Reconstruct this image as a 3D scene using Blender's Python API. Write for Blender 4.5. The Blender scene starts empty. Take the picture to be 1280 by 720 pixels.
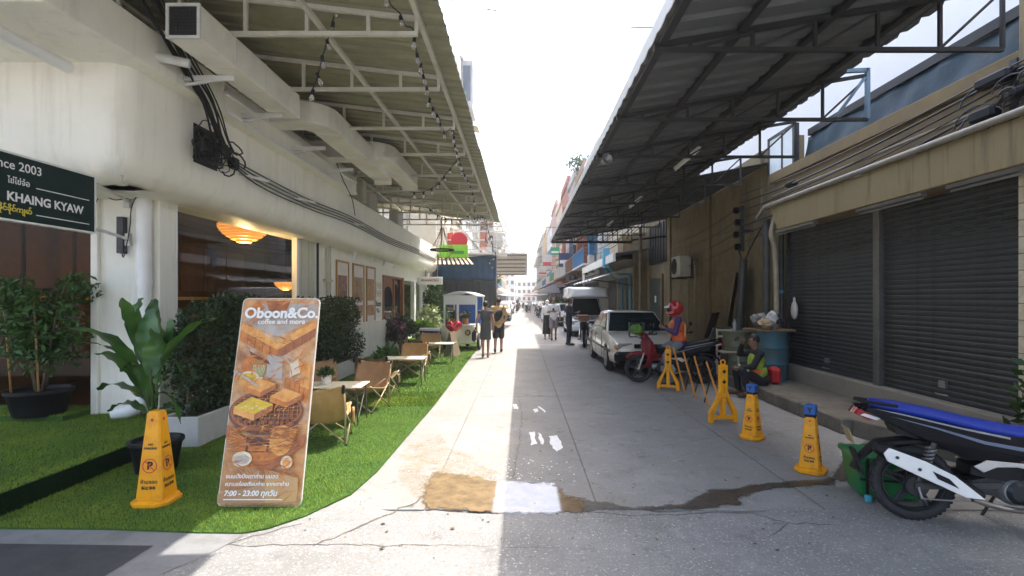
import bpy, bmesh, math, random
import numpy as np
from mathutils import Vector, Matrix, Euler, noise as mnoise
R = math.radians
random.seed(7); rng = np.random.default_rng(7)
scene = bpy.context.scene
col = scene.collection
CAMZ = 1.7
# ------------------------------------------------------------------ camera
cam_d = bpy.data.cameras.new("camera"); cam = bpy.data.objects.new("camera", cam_d); col.objects.link(cam)
cam.location = (0, 0, CAMZ); cam.rotation_euler = (R(90), 0, 0)
cam_d.sensor_width = 36; cam_d.lens = 18.0
cam_d.shift_x = -12/1280; cam_d.shift_y = 13/1280
cam_d.clip_start = 0.05; cam_d.clip_end = 4000
scene.camera = cam
# ------------------------------------------------------------------ light
SUNDIR = Vector((0.305, 0.30, 1.0)).normalized()          # towards the sun
world = bpy.data.worlds.new("World"); scene.world = world; world.use_nodes = True
wn = world.node_tree; wn.nodes.clear()
sky = wn.nodes.new("ShaderNodeTexSky"); sky.sky_type = 'NISHITA'; sky.sun_disc = False
sky.sun_elevation = math.asin(SUNDIR.z); sky.sun_rotation = math.atan2(SUNDIR.x, SUNDIR.y)
sky.altitude = 0; sky.air_density = 1.0; sky.dust_density = 5.0; sky.ozone_density = 1.0
bg = wn.nodes.new("ShaderNodeBackground"); bg.inputs[1].default_value = 0.15
out = wn.nodes.new("ShaderNodeOutputWorld")
wn.links.new(sky.outputs[0], bg.inputs[0]); wn.links.new(bg.outputs[0], out.inputs[0])
sun_d = bpy.data.lights.new("sun", 'SUN'); sun_d.energy = 2.0; sun_d.angle = R(0.5); sun_d.color = (1.0, 0.93, 0.84)
sun = bpy.data.objects.new("sun", sun_d); col.objects.link(sun)
sun.rotation_euler = SUNDIR.to_track_quat('Z', 'Y').to_euler(); sun.location = (6, 10, 30)
scene.view_settings.view_transform = 'Standard'; scene.view_settings.look = 'None'
scene.view_settings.exposure = 2.35; scene.view_settings.gamma = 1.0; scene.view_settings.use_curve_mapping = False
scene.render.engine = 'CYCLES'
scene.cycles.use_denoising = True
scene.cycles.max_bounces = 7; scene.cycles.diffuse_bounces = 4; scene.cycles.glossy_bounces = 3
scene.cycles.transparent_max_bounces = 12; scene.cycles.transmission_bounces = 4
scene.cycles.sample_clamp_indirect = 6; scene.cycles.caustics_reflective = False; scene.cycles.caustics_refractive = False

# ------------------------------------------------------------------ helpers
def at(px, py, Y):                       # survey note: a photo pixel at depth Y -> world point
    return Vector(((px-652)*Y/640, Y, CAMZ-(py-373)*Y/640))
def gnd(px, py, z=0):
    Y = (CAMZ-z)*640/(py-373); return Vector(((px-652)*Y/640, Y, z))

def mat(name, c, rough=.6, metal=0., var=.12, scale=6., bump=0., bscale=80., c2=None, spec=.5, emit=0., coat=0., trans=0., stretch=None, dirt=None, dscale=1.5, damt=.5, fine=True):
    m = bpy.data.materials.new(name); m.use_nodes = True
    nt = m.node_tree; N = nt.nodes; L = nt.links; b = N["Principled BSDF"]
    tc = N.new("ShaderNodeTexCoord"); vec = tc.outputs["Object"]
    if stretch:
        mp = N.new("ShaderNodeMapping"); mp.inputs["Scale"].default_value = stretch; L.new(vec, mp.inputs[0]); vec = mp.outputs[0]
    n = N.new("ShaderNodeTexNoise"); n.inputs["Scale"].default_value = scale; n.inputs["Detail"].default_value = 6; n.inputs["Roughness"].default_value = .65
    L.new(vec, n.inputs["Vector"])
    r = N.new("ShaderNodeValToRGB"); r.color_ramp.elements[0].position = .3; r.color_ramp.elements[1].position = .7
    ca = c2 if c2 else tuple(x*(1-var) for x in c); cb = c if c2 else tuple(min(1, x*(1+var)) for x in c)
    r.color_ramp.elements[0].color = (*ca, 1); r.color_ramp.elements[1].color = (*cb, 1)
    L.new(n.outputs["Fac"], r.inputs[0]); co = r.outputs[0]
    if dirt:
        n3 = N.new("ShaderNodeTexNoise"); n3.inputs["Scale"].default_value = dscale; n3.inputs["Detail"].default_value = 9; n3.inputs["Roughness"].default_value = .7
        L.new(vec, n3.inputs["Vector"])
        r3 = N.new("ShaderNodeValToRGB"); r3.color_ramp.elements[0].position = .48; r3.color_ramp.elements[1].position = .68
        r3.color_ramp.elements[0].color = (0, 0, 0, 1); r3.color_ramp.elements[1].color = (damt,)*3+(1,)
        L.new(n3.outputs["Fac"], r3.inputs[0])
        mx = N.new("ShaderNodeMixRGB"); mx.inputs[2].default_value = (*dirt, 1); L.new(r3.outputs[0], mx.inputs[0]); L.new(co, mx.inputs[1]); co = mx.outputs[0]
    L.new(co, b.inputs["Base Color"])
    b.inputs["Roughness"].default_value = rough; b.inputs["Metallic"].default_value = metal
    b.inputs["Specular IOR Level"].default_value = spec; b.inputs["Coat Weight"].default_value = coat
    b.inputs["Coat Roughness"].default_value = .06
    if trans: b.inputs["Transmission Weight"].default_value = trans
    if emit:
        L.new(co, b.inputs["Emission Color"]); b.inputs["Emission Strength"].default_value = emit
    if bump:
        n2 = N.new("ShaderNodeTexNoise"); n2.inputs["Scale"].default_value = bscale; n2.inputs["Detail"].default_value = 4
        L.new(vec, n2.inputs["Vector"])
        bp = N.new("ShaderNodeBump"); bp.inputs["Strength"].default_value = bump; bp.inputs["Distance"].default_value = .02
        L.new(n2.outputs["Fac"], bp.inputs["Height"]); L.new(bp.outputs[0], b.inputs["Normal"])
    return m

def glass(name, tint=(.9, .95, .93), refl=1.0, rough=0.0):
    m = bpy.data.materials.new(name); m.use_nodes = True; nt = m.node_tree; N = nt.nodes; L = nt.links; N.clear()
    t = N.new("ShaderNodeBsdfTransparent"); t.inputs[0].default_value = (*tint, 1)
    g = N.new("ShaderNodeBsdfGlossy"); g.inputs["Roughness"].default_value = rough; g.inputs[0].default_value = (refl,)*3+(1,)
    f = N.new("ShaderNodeFresnel"); f.inputs[0].default_value = 1.5
    x = N.new("ShaderNodeMixShader"); o = N.new("ShaderNodeOutputMaterial")
    gm = N.new("ShaderNodeNewGeometry"); mu = N.new("ShaderNodeMath"); mu.operation = 'SUBTRACT'; mu.use_clamp = True   # no total reflection on leaving the thin pane
    L.new(f.outputs[0], mu.inputs[0]); L.new(gm.outputs["Backfacing"], mu.inputs[1]); L.new(mu.outputs[0], x.inputs[0]); L.new(t.outputs[0], x.inputs[1]); L.new(g.outputs[0], x.inputs[2]); L.new(x.outputs[0], o.inputs[0])
    return m

def leafmat(name, c, c2, scale=3., rough=.45):
    m = bpy.data.materials.new(name); m.use_nodes = True; nt = m.node_tree; N = nt.nodes; L = nt.links
    b = N["Principled BSDF"]; oi = N.new("ShaderNodeTexCoord"); n = N.new("ShaderNodeTexNoise"); n.inputs["Scale"].default_value = scale; n.inputs["Detail"].default_value = 5
    L.new(oi.outputs["Object"], n.inputs["Vector"])
    r = N.new("ShaderNodeValToRGB"); r.color_ramp.elements[0].position = .35; r.color_ramp.elements[1].position = .65
    r.color_ramp.elements[0].color = (*c2, 1); r.color_ramp.elements[1].color = (*c, 1); L.new(n.outputs["Fac"], r.inputs[0]); L.new(r.outputs[0], b.inputs["Base Color"])
    b.inputs["Roughness"].default_value = rough
    tr = N.new("ShaderNodeBsdfTranslucent"); L.new(r.outputs[0], tr.inputs[0])
    x = N.new("ShaderNodeMixShader"); x.inputs[0].default_value = .25; o = N["Material Output"]
    L.new(b.outputs[0], x.inputs[1]); L.new(tr.outputs[0], x.inputs[2]); L.new(x.outputs[0], o.inputs[0])
    return m

class MB:
    def __init__(s): s.v = []; s.f = []
    def add(s, vs, fs):
        k = len(s.v); s.v += [tuple(v) for v in vs]; s.f += [tuple(i+k for i in f) for f in fs]; return s
    def box(s, c, d, rot=None):
        x, y, z = d[0]/2, d[1]/2, d[2]/2
        vs = [Vector((sx*x, sy*y, sz*z)) for sz in (-1, 1) for sy in (-1, 1) for sx in (-1, 1)]
        if rot is not None:
            M = rot if isinstance(rot, Matrix) else Euler(rot).to_matrix()
            vs = [M @ v for v in vs]
        c = Vector(c)
        return s.add([v+c for v in vs], [(0, 2, 3, 1), (4, 5, 7, 6), (0, 1, 5, 4), (2, 6, 7, 3), (0, 4, 6, 2), (1, 3, 7, 5)])
    def bx(s, a, b):                      # box from corner to corner
        return s.box([(p+q)/2 for p, q in zip(a, b)], [abs(q-p) for p, q in zip(a, b)])
    def rbox(s, c, d, r=.02, rot=None):   # rounded upright box (chamfered)
        M = (rot if isinstance(rot, Matrix) else Euler(rot).to_matrix()) if rot is not None else Matrix.Identity(3)
        x, y, z = d[0]/2, d[1]/2, d[2]/2; c = Vector(c); rings = []
        for zz, k in ((-z, r), (-z+r, 0), (z-r, 0), (z, r)):
            X, Y = x-k, y-k; q = r if k == 0 else r*.6
            rings.append([Vector(p) for p in ((-X+q, -Y, zz), (X-q, -Y, zz), (X, -Y+q, zz), (X, Y-q, zz), (X-q, Y, zz), (-X+q, Y, zz), (-X, Y-q, zz), (-X, -Y+q, zz))])
        return s.rings([[M @ p + c for p in g] for g in rings])
    def rings(s, rs, cap=True, closed=False):
        n = len(rs[0]); vs = [p for r in rs for p in r]; fs = []
        m = len(rs)
        for i in range(m if closed else m-1):
            for j in range(n):
                a = i*n+j; b = i*n+(j+1) % n; c_ = ((i+1) % m)*n+(j+1) % n; d = ((i+1) % m)*n+j
                fs.append((a, b, c_, d))
        if cap and not closed: fs += [tuple(range(n-1, -1, -1)), tuple((m-1)*n+j for j in range(n))]
        return s.add(vs, fs)
    def tube(s, pts, r, n=8, cap=True, closed=False, sq=1.):
        pts = [Vector(p) for p in pts]; m = len(pts); rad = r if isinstance(r, (list, tuple)) else [r]*m; rs = []
        u = None
        for i, p in enumerate(pts):
            if closed: t = pts[(i+1) % m]-pts[i-1]
            else: t = pts[min(i+1, m-1)]-pts[max(i-1, 0)]
            if t.length < 1e-9: t = Vector((0, 0, 1))
            t.normalize()
            if u is None:
                a = Vector((0, 0, 1)) if abs(t.z) < .9 else Vector((1, 0, 0)); u = t.cross(a).normalized()
            else:
                u = (u-t*u.dot(t)); u = u.normalized() if u.length > 1e-6 else t.orthogonal().normalized()
            w = t.cross(u)
            rs.append([p+rad[i]*(u*math.cos(2*math.pi*(k+.5)/n)+w*sq*math.sin(2*math.pi*(k+.5)/n)) for k in range(n)])
        return s.rings(rs, cap, closed)
    def bar(s, p, q, w, h=None):          # square bar from p to q
        p, q = Vector(p), Vector(q); d = q-p; h = h or w
        t = d.normalized(); a = Vector((0, 0, 1)) if abs(t.z) < .95 else Vector((0, 1, 0)); u = t.cross(a).normalized(); w2 = u.cross(t)
        M = Matrix((t, u, w2)).transposed()
        return s.box((p+q)/2, (d.length, w, h), M)
    def lathe(s, prof, n=20, c=(0, 0, 0), M=None, cap=True):
        c = Vector(c); rs = []
        for r, z in prof:
            g = [Vector((r*math.cos(2*math.pi*k/n), r*math.sin(2*math.pi*k/n), z)) for k in range(n)]
            rs.append([(M @ p if M else p)+c for p in g])
        return s.rings(rs, cap)
    def disc(s, c, r, axis='y', t=.01, n=20):
        M = {'y': Matrix.Rotation(R(90), 3, 'X'), 'x': Matrix.Rotation(R(90), 3, 'Y'), 'z': Matrix.Identity(3)}[axis]
        return s.lathe([(r, -t/2), (r, t/2)], n, c, M)
    def ell(s, c, r, nu=14, nv=9, M=None):
        c = Vector(c); rs = []
        for i in range(nv+1):
            th = math.pi*(i+.02)/(nv+.04)
            g = [Vector((r[0]*math.sin(th)*math.cos(2*math.pi*k/nu), r[1]*math.sin(th)*math.sin(2*math.pi*k/nu), -r[2]*math.cos(th))) for k in range(nu)]
            rs.append([(M @ p if M else p)+c for p in g])
        return s.rings(rs)
    def cap_seg(s, p, q, r1, r2, n=10):   # tapered capsule
        p, q = Vector(p), Vector(q); d = (q-p); L = max(d.length, 1e-6); t = d/L; pts = []; rr = []
        for k in (-1, -.8, -.4): pts.append(p+t*r1*k); rr.append(r1*math.sqrt(max(0.02, 1-k*k)))
        for k in (0, .5, 1): pts.append(p+d*k); rr.append(r1+(r2-r1)*k)
        for k in (.4, .8, 1): pts.append(q+t*r2*k); rr.append(r2*math.sqrt(max(0.02, 1-k*k)))
        return s.tube(pts, rr, n)
    def prism(s, poly, a, b, M=None, o=(0, 0, 0), axis='y'):
        # polygon in (u,v) extruded along axis from a to b.  axis y: (u,t,v); x: (t,u,v); z: (u,v,t)
        f = {'y': lambda u, v, t: (u, t, v), 'x': lambda u, v, t: (t, u, v), 'z': lambda u, v, t: (u, v, t)}[axis]
        o = Vector(o); n = len(poly)
        vs = [Vector(f(u, v, a)) for u, v in poly]+[Vector(f(u, v, b)) for u, v in poly]
        vs = [(M @ v if M else v)+o for v in vs]
        return s.add(vs, [tuple(range(n)), tuple(range(2*n-1, n-1, -1))]+[(i, i+n, (i+1) % n+n, (i+1) % n) for i in range(n)])
    def puff(s, poly, h, k=.12, axis='y', o=(0, 0, 0)):   # outline with rounded sides: half thickness h, edge shrink k
        cx = sum(p[0] for p in poly)/len(poly); cy = sum(p[1] for p in poly)/len(poly)
        f = {'y': lambda u, v, t: (u, t, v), 'x': lambda u, v, t: (t, u, v)}[axis]; o = Vector(o); rs = []
        for t, q in ((-h, k), (-h*.8, k*.3), (0, 0), (h*.8, k*.3), (h, k)):
            rs.append([Vector(f(cx+(u-cx)*(1-q), cy+(v-cy)*(1-q), t))+o for u, v in poly])
        return s.rings(rs)
    def grid(s, fn, nu, nv):              # open sheet
        vs = [fn(i/nu, j/nv) for j in range(nv+1) for i in range(nu+1)]
        return s.add(vs, [(j*(nu+1)+i, j*(nu+1)+i+1, (j+1)*(nu+1)+i+1, (j+1)*(nu+1)+i) for j in range(nv) for i in range(nu)])
    def slabgrid(s, fn, nu, nv, t):       # closed sheet with thickness t along its normal-ish vector (0,0,-t) or vector
        t = Vector(t) if not isinstance(t, (int, float)) else Vector((0, 0, -t))
        k = len(s.v); n = (nu+1)*(nv+1)
        top = [Vector(fn(i/nu, j/nv)) for j in range(nv+1) for i in range(nu+1)]
        vs = top+[p+t for p in top]; fs = []
        ix = lambda i, j: j*(nu+1)+i
        for j in range(nv):
            for i in range(nu):
                q = (ix(i, j), ix(i+1, j), ix(i+1, j+1), ix(i, j+1)); fs.append(q); fs.append(tuple(a+n for a in reversed(q)))
        for i in range(nu):
            fs.append((ix(i+1, 0), ix(i, 0), ix(i, 0)+n, ix(i+1, 0)+n)); fs.append((ix(i, nv), ix(i+1, nv), ix(i+1, nv)+n, ix(i, nv)+n))
        for j in range(nv):
            fs.append((ix(0, j), ix(0, j+1), ix(0, j+1)+n, ix(0, j)+n)); fs.append((ix(nu, j+1), ix(nu, j), ix(nu, j)+n, ix(nu, j+1)+n))
        return s.add(vs, fs)
    def xf(s, M):
        s.v = [tuple(M @ Vector(v)) for v in s.v]; return s
    def mesh(s, name, m=None, smooth=False, fix=True):
        me = bpy.data.meshes.new(name); me.from_pydata(s.v, [], s.f)
        if fix:
            b = bmesh.new(); b.from_mesh(me); bmesh.ops.recalc_face_normals(b, faces=b.faces); b.to_mesh(me); b.free()
        if m: me.materials.append(m)
        if smooth:
            me.shade_smooth() if smooth is True else me.shade_smooth()
            if smooth is not True:
                try: me.set_sharp_from_angle(angle=R(smooth))
                except Exception: pass
        return me
    def build(s, name, m, parent=None, smooth=False, world=False, loc=None, fix=True, bevel=0):
        me = s.mesh(name, m, smooth, fix)
        return put(name, me, parent, world, loc, bevel=bevel)

def woff(o):
    v = Vector((0, 0, 0))
    while o is not None: v += o.location; o = o.parent
    return v
def put(name, me, parent=None, world=False, loc=None, rot=None, bevel=0):
    o = bpy.data.objects.new(name, me); col.objects.link(o)
    if parent is not None:
        o.parent = parent
        if world: o.location = -woff(parent)
    if loc is not None: o.location = o.location+Vector(loc) if world else Vector(loc)
    if rot is not None: o.rotation_euler = rot
    if bevel:
        bv = o.modifiers.new("bevel", 'BEVEL'); bv.width = bevel; bv.segments = 2; bv.limit_method = 'ANGLE'; bv.angle_limit = R(40)
    return o
def tag(o, label=None, cat=None, group=None, kind=None):
    if label: o['label'] = label
    if cat: o['category'] = cat
    if group: o['group'] = group
    if kind: o['kind'] = kind
    return o
def thing(name, label, cat, loc=(0, 0, 0), rz=0, group=None):
    o = bpy.data.objects.new(name, None); col.objects.link(o); o.location = loc; o.rotation_euler = (0, 0, rz)
    o.empty_display_size = .1
    return tag(o, label, cat, group)
def copy_tree(o, loc=None, rz=None, label=None, parent=None, skip=()):
    c = o.copy(); col.objects.link(c)
    if parent is not None: c.parent = parent
    if loc is not None: c.location = loc
    if rz is not None: c.rotation_euler = (0, 0, rz)
    if label: c['label'] = label
    for ch in list(o.children):
        if ch.name.split('.')[0] in skip: continue
        copy_tree(ch, parent=c)
    return c
def bake(mb, name, m, voxel=.014, smooth=5, extra=None):
    me = mb.mesh(name+"_src"); o = bpy.data.objects.new(name+"_tmp", me); col.objects.link(o)
    r = o.modifiers.new("r", 'REMESH'); r.mode = 'VOXEL'; r.voxel_size = voxel; r.use_smooth_shade = True
    sm = o.modifiers.new("s", 'SMOOTH'); sm.factor = .5; sm.iterations = smooth
    dg = bpy.context.evaluated_depsgraph_get(); e = o.evaluated_get(dg)
    res = bpy.data.meshes.new_from_object(e, depsgraph=dg); res.name = name
    bpy.data.objects.remove(o); bpy.data.meshes.remove(me)
    if extra and extra.v:
        b = bmesh.new(); b.from_mesh(res); t = extra.mesh("x", None, True); b.from_mesh(t); b.to_mesh(res); b.free(); bpy.data.meshes.remove(t)
    res.materials.clear(); res.materials.append(m); res.shade_smooth()
    return res
_tx = {}
def text_mesh(s, size, m, bold=0., align='CENTER', ext=.0008, shear=0.):
    c = bpy.data.curves.new("t", 'FONT'); c.body = s; c.size = size; c.align_x = align; c.align_y = 'CENTER'; c.extrude = ext; c.offset = bold; c.shear = shear
    c.resolution_u = 3
    o = bpy.data.objects.new("t", c); col.objects.link(o)
    dg = bpy.context.evaluated_depsgraph_get(); me = bpy.data.meshes.new_from_object(o.evaluated_get(dg), depsgraph=dg)
    bpy.data.objects.remove(o); bpy.data.curves.remove(c); me.materials.clear(); me.materials.append(m); return me
def text(s, size, m, parent, M, name="lettering", bold=0., align='CENTER', shear=0.):
    me = text_mesh(s, size, m, bold, align, shear=shear); o = bpy.data.objects.new(name, me); col.objects.link(o)
    o.parent = parent; o.matrix_local = M; return o
def frame_M(o, x, y, z):                 # matrix with axes x (text right), y (text up), origin o
    x = Vector(x).normalized(); y = Vector(y).normalized(); n = x.cross(y)
    M = Matrix((x, y, n)).transposed().to_4x4(); M.translation = Vector(o)+n*z; return M
def npmesh(name, V, F, m, k):
    me = bpy.data.meshes.new(name); me.vertices.add(len(V)); me.vertices.foreach_set("co", V.astype(np.float32).ravel())
    nf = len(F); me.loops.add(nf*k); me.loops.foreach_set("vertex_index", F.astype(np.int32).ravel())
    me.polygons.add(nf); me.polygons.foreach_set("loop_start", np.arange(0, nf*k, k, dtype=np.int32))
    me.update(calc_edges=True); me.validate(); me.materials.append(m); return me
def leaf_cloud(P, size, m, name="foliage", aspect=.5, up=.3, droop=0., out=None):
    # one folded leaf (two quads' worth of triangles) per point
    n = len(P); d = rng.normal(size=(n, 3)); d[:, 2] += up
    if out is not None: d += out
    d /= np.linalg.norm(d, axis=1)[:, None]
    a = rng.normal(size=(n, 3)); s = np.cross(d, a); s /= np.linalg.norm(s, axis=1)[:, None]
    nn = np.cross(s, d); L = size*(0.6+.8*rng.random(n))[:, None]; w = L*aspect*.5
    tip = P+d*L; tip[:, 2] -= droop*L[:, 0]
    mid = P+d*L*.5; l = mid+s*w+nn*w*.4; r_ = mid-s*w+nn*w*.4
    V = np.stack([P, l, tip, r_], 1).reshape(-1, 3); i = np.arange(n)*4
    F = np.concatenate([np.stack([i, i+1, i+2], 1), np.stack([i, i+2, i+3], 1)])
    return npmesh(name, V, F, m, 3)
def catenary(a, b, sag, n=12):
    a, b = Vector(a), Vector(b); return [a.lerp(b, i/n)-Vector((0, 0, sag*4*(i/n)*(1-i/n))) for i in range(n+1)]
def spline(pts, n=6):
    pts = [Vector(p) for p in pts]; o = []
    for i in range(len(pts)-1):
        p0 = pts[max(i-1, 0)]; p1 = pts[i]; p2 = pts[i+1]; p3 = pts[min(i+2, len(pts)-1)]
        for k in range(n):
            t = k/n; o.append(.5*((2*p1)+(p2-p0)*t+(2*p0-5*p1+4*p2-p3)*t*t+(3*p1-p0-3*p2+p3)*t**3))
    o.append(pts[-1]); return o

def streaks(m, c, amt=.5, sc=(5, 5, .35), lo=.52, hi=.72):   # rain streaks running down a wall
    nt = m.node_tree; N = nt.nodes; L = nt.links; b = N["Principled BSDF"]; src = b.inputs["Base Color"].links[0].from_socket
    tc = N.new("ShaderNodeTexCoord"); mp = N.new("ShaderNodeMapping"); mp.inputs["Scale"].default_value = sc; L.new(tc.outputs["Object"], mp.inputs[0])
    n = N.new("ShaderNodeTexNoise"); n.inputs["Scale"].default_value = 1.6; n.inputs["Detail"].default_value = 7; n.inputs["Roughness"].default_value = .65; L.new(mp.outputs[0], n.inputs["Vector"])
    r = N.new("ShaderNodeMapRange"); r.inputs[1].default_value = lo; r.inputs[2].default_value = hi; r.inputs[4].default_value = amt; L.new(n.outputs["Fac"], r.inputs[0])
    mx = N.new("ShaderNodeMixRGB"); mx.inputs[2].default_value = (*c, 1); L.new(r.outputs[0], mx.inputs[0]); L.new(src, mx.inputs[1]); L.new(mx.outputs[0], b.inputs["Base Color"])
# ------------------------------------------------------------------ common materials
WHITE = mat("white_wall_paint", (.87, .845, .74), .55, var=.03, scale=1.5, bump=.1, bscale=30, dirt=(.68, .63, .52), dscale=.8, damt=.4); streaks(WHITE, (.50, .44, .33), .30)
WPAINT = mat("white_paint", (.80, .80, .77), .4, var=.04)
WMETAL = mat("white_metal", (.66, .66, .62), .4, var=.08, scale=4, dirt=(.42, .36, .28), dscale=5, damt=.3)
BLACK = mat("black_plastic", (.011, .011, .012), .5, var=.3, spec=.25)
RUBBER = mat("black_rubber", (.016, .016, .016), .8, var=.25, bump=.2)
CABLE = mat("black_cable", (.018, .018, .02), .5, var=.2)
STEEL = mat("dark_steel", (.05, .05, .05), .5, .3, var=.3, scale=12)
CHROME = mat("bright_metal", (.65, .65, .66), .22, 1., var=.08)
GREYM = mat("grey_metal", (.32, .33, .34), .4, .7, var=.12)
SKIN = mat("brown_skin", (.36, .20, .13), .55, var=.08, scale=20)
SKIN2 = mat("dark_skin", (.24, .135, .085), .5, var=.1, scale=20)
HAIR = mat("black_hair", (.012, .011, .010), .5, var=.3, scale=60, bump=.4, bscale=120)
WHT = mat("white_print", (.85, .85, .83), .5, var=.02)
BLKP = mat("black_print", (.015, .015, .015), .5, var=.05)
REDP = mat("red_print", (.60, .03, .03), .5, var=.05)
WOOD = mat("red_brown_wood", (.30, .11, .045), .4, var=.3, scale=3, stretch=(8, 8, 1), coat=.2)
DARKW = mat("dark_wood", (.07, .035, .02), .5, var=.4, scale=4, stretch=(1, 6, 6))
GLASS = glass("window_glass")
DGLASS = mat("dark_car_glass", (.012, .022, .024), .06, var=.2, spec=.45)
# ================================================================== GROUND
CONC = mat("street_concrete", (.25, .246, .236), .88, var=.2, scale=2.6, bump=.35, bscale=90, dirt=(.17, .155, .13), dscale=1.3, damt=.6, spec=.3)
def speckle(m, amt=.5, sc=70, dark=(.12, .11, .10), light=(.6, .59, .57)):
    # aggregate: pale and dark specks over a ground colour
    nt = m.node_tree; N = nt.nodes; L = nt.links; b = N["Principled BSDF"]; src = b.inputs["Base Color"].links[0].from_socket
    tc = N.new("ShaderNodeTexCoord")
    for k, (c, s, th) in enumerate(((light, sc, .64), (dark, sc*.7, .66))):
        n = N.new("ShaderNodeTexNoise"); n.inputs["Scale"].default_value = s; n.inputs["Detail"].default_value = 3; n.inputs["Roughness"].default_value = .8
        mp = N.new("ShaderNodeMapping"); mp.inputs["Location"].default_value = (k*3.7, k*1.3, 0); L.new(tc.outputs["Object"], mp.inputs[0]); L.new(mp.outputs[0], n.inputs["Vector"])
        r = N.new("ShaderNodeValToRGB"); r.color_ramp.elements[0].position = th-.06; r.color_ramp.elements[1].position = th+.03
        r.color_ramp.elements[0].color = (0, 0, 0, 1); r.color_ramp.elements[1].color = (amt,)*3+(1,)
        L.new(n.outputs["Fac"], r.inputs[0]); mx = N.new("ShaderNodeMixRGB"); mx.inputs[2].default_value = (*c, 1)
        L.new(r.outputs[0], mx.inputs[0]); L.new(src, mx.inputs[1]); src = mx.outputs[0]
    L.new(src, b.inputs["Base Color"])
speckle(CONC, .45, 45); speckle(CONC, .5, 7, dark=(.10, .095, .085), light=(.36, .355, .34))
ASPH = mat("street_asphalt", (.225, .225, .22), .9, var=.14, scale=1.6, bump=.5, bscale=140, dirt=(.17, .165, .155), dscale=1.1, damt=.5)
speckle(ASPH, .8, 48, light=(.62, .61, .59)); speckle(ASPH, .45, 5, dark=(.12, .115, .11), light=(.33, .33, .32))
JOINT = mat("joint_filler", (.17, .165, .15), .9, var=.3, scale=20)
PAVE = mat("pavement_concrete", (.22, .225, .23), .85, var=.14, scale=3, bump=.2, bscale=80, dirt=(.12, .115, .10), dscale=2.2, damt=.6)
DPAVE = mat("dark_asphalt_patch", (.055, .056, .06), .9, var=.25, scale=5, bump=.4, bscale=160); speckle(DPAVE, .3, 90, light=(.2, .2, .2))
KERBM = mat("dirty_kerb_concrete", (.15, .135, .105), .9, var=.25, scale=4, bump=.4, bscale=50, dirt=(.07, .06, .045), dscale=2.5, damt=.7)
def poly_sheet(name, pts, z, m, parent=None, kind='structure', t=.0):
    b = MB(); n = len(pts); zz = lambda p: z
    b.add([(p[0], p[1], z) for p in pts], [tuple(range(n))])
    o = b.build(name, m, parent, world=parent is not None)
    if kind: o['kind'] = kind
    return o
g = MB(); g.add([(-900, -300, -.06), (900, -300, -.06), (900, 1500, -.06), (-900, 1500, -.06)], [(0, 1, 2, 3)])
tag(g.build("ground", mat("bare_ground", (.22, .21, .19), .9, var=.2, scale=.3)), kind='structure')
rb = MB(); rb.bx((-5.2, 4.05, -.055), (5.6, 62, -.012))
road = tag(rb.build("road", JOINT), kind='structure')
xe = [-5.2, -3.1, -.78, .62, 2.45, 4.12]; ye = [4.12, 8.88, 14.1, 19.4, 24.7, 30, 35.3, 40.6, 46, 62]
for j in range(len(ye)-1):
    for i in range(len(xe)-1):
        s_ = MB(); a = (xe[i]+.006, ye[j]+.006); c = (xe[i+1]-.006, ye[j+1]-.006)
        dz = random.uniform(-.003, .002) if j else 0
        s_.bx((a[0], a[1], -.03), (c[0], c[1], dz))
        s_.build("concrete_slab", CONC, road, bevel=.006)
f = MB(); f.add([(-9, 62, -.002), (9, 62, -.002), (9, 420, -.002), (-9, 420, -.002)], [(0, 1, 2, 3)])
tag(f.build("far_road", CONC), kind='structure')
cs = MB()
jag = [(-40, 4.1)]+[(x, 4.1+.05*math.sin(x*3.1)+.035*math.sin(x*9+1)+random.uniform(-.015, .015)) for x in np.arange(-1.9, 4.6, .12)]+[(40, 4.1)]
cs.add([(x, y, .0035) for x, y in jag]+[(40, -12, .0035), (-40, -12, .0035)], [tuple(range(len(jag)+2))])
cross = tag(cs.build("cross_street", ASPH), kind='structure')
# cracks: thin jagged strips of broken surface
def crack(pts, w, m=None, name="crack", z=.006, parent=None):
    b = MB(); P = []
    for a, c in zip(pts[:-1], pts[1:]):
        n = max(2, int((Vector(c)-Vector(a)).length/.07))
        P += [Vector(a).lerp(Vector(c), k/n)+Vector((random.uniform(-.02, .02), random.uniform(-.02, .02), 0)) for k in range(n)]
    P.append(Vector(pts[-1])); vs = []
    for i, p in enumerate(P):
        t = (P[min(i+1, len(P)-1)]-P[max(i-1, 0)]); n_ = Vector((-t.y, t.x, 0)).normalized()
        ww = w*random.uniform(.35, 1.2)*(.25 if i in (0, len(P)-1) else 1)
        vs += [(p.x+n_.x*ww, p.y+n_.y*ww, z), (p.x-n_.x*ww, p.y-n_.y*ww, z)]
    b.add(vs, [(2*i, 2*i+1, 2*i+3, 2*i+2) for i in range(len(P)-1)])
    return tag(b.build(name, m or CRK, parent or cross, world=True), kind=None)
CRK = mat("crack_dark", (.10, .092, .08), .95, var=.3, scale=30)
G2 = lambda px, py: gnd(px, py)
crack([G2(205, 718), G2(262, 688), G2(300, 676), G2(380, 655)], .012)
crack([G2(395, 683), G2(470, 650), G2(520, 628), G2(545, 606)], .010)
crack([G2(270, 683), G2(420, 682), G2(540, 683)], .005)
crack([G2(725, 640), G2(800, 645), G2(930, 641), G2(985, 655), G2(960, 672)], .007)
crack([G2(960, 657), G2(1010, 655), G2(1060, 658)], .006)
crack([G2(540, 683), G2(700, 685)], .003)
crack([G2(640, 600), G2(648, 560), G2(652, 530), G2(650, 500)], .004)
crack([G2(560, 520), G2(600, 519), G2(625, 521)], .006)
crack([G2(820, 560), G2(905, 545), G2(975, 573)], .004)
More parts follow.
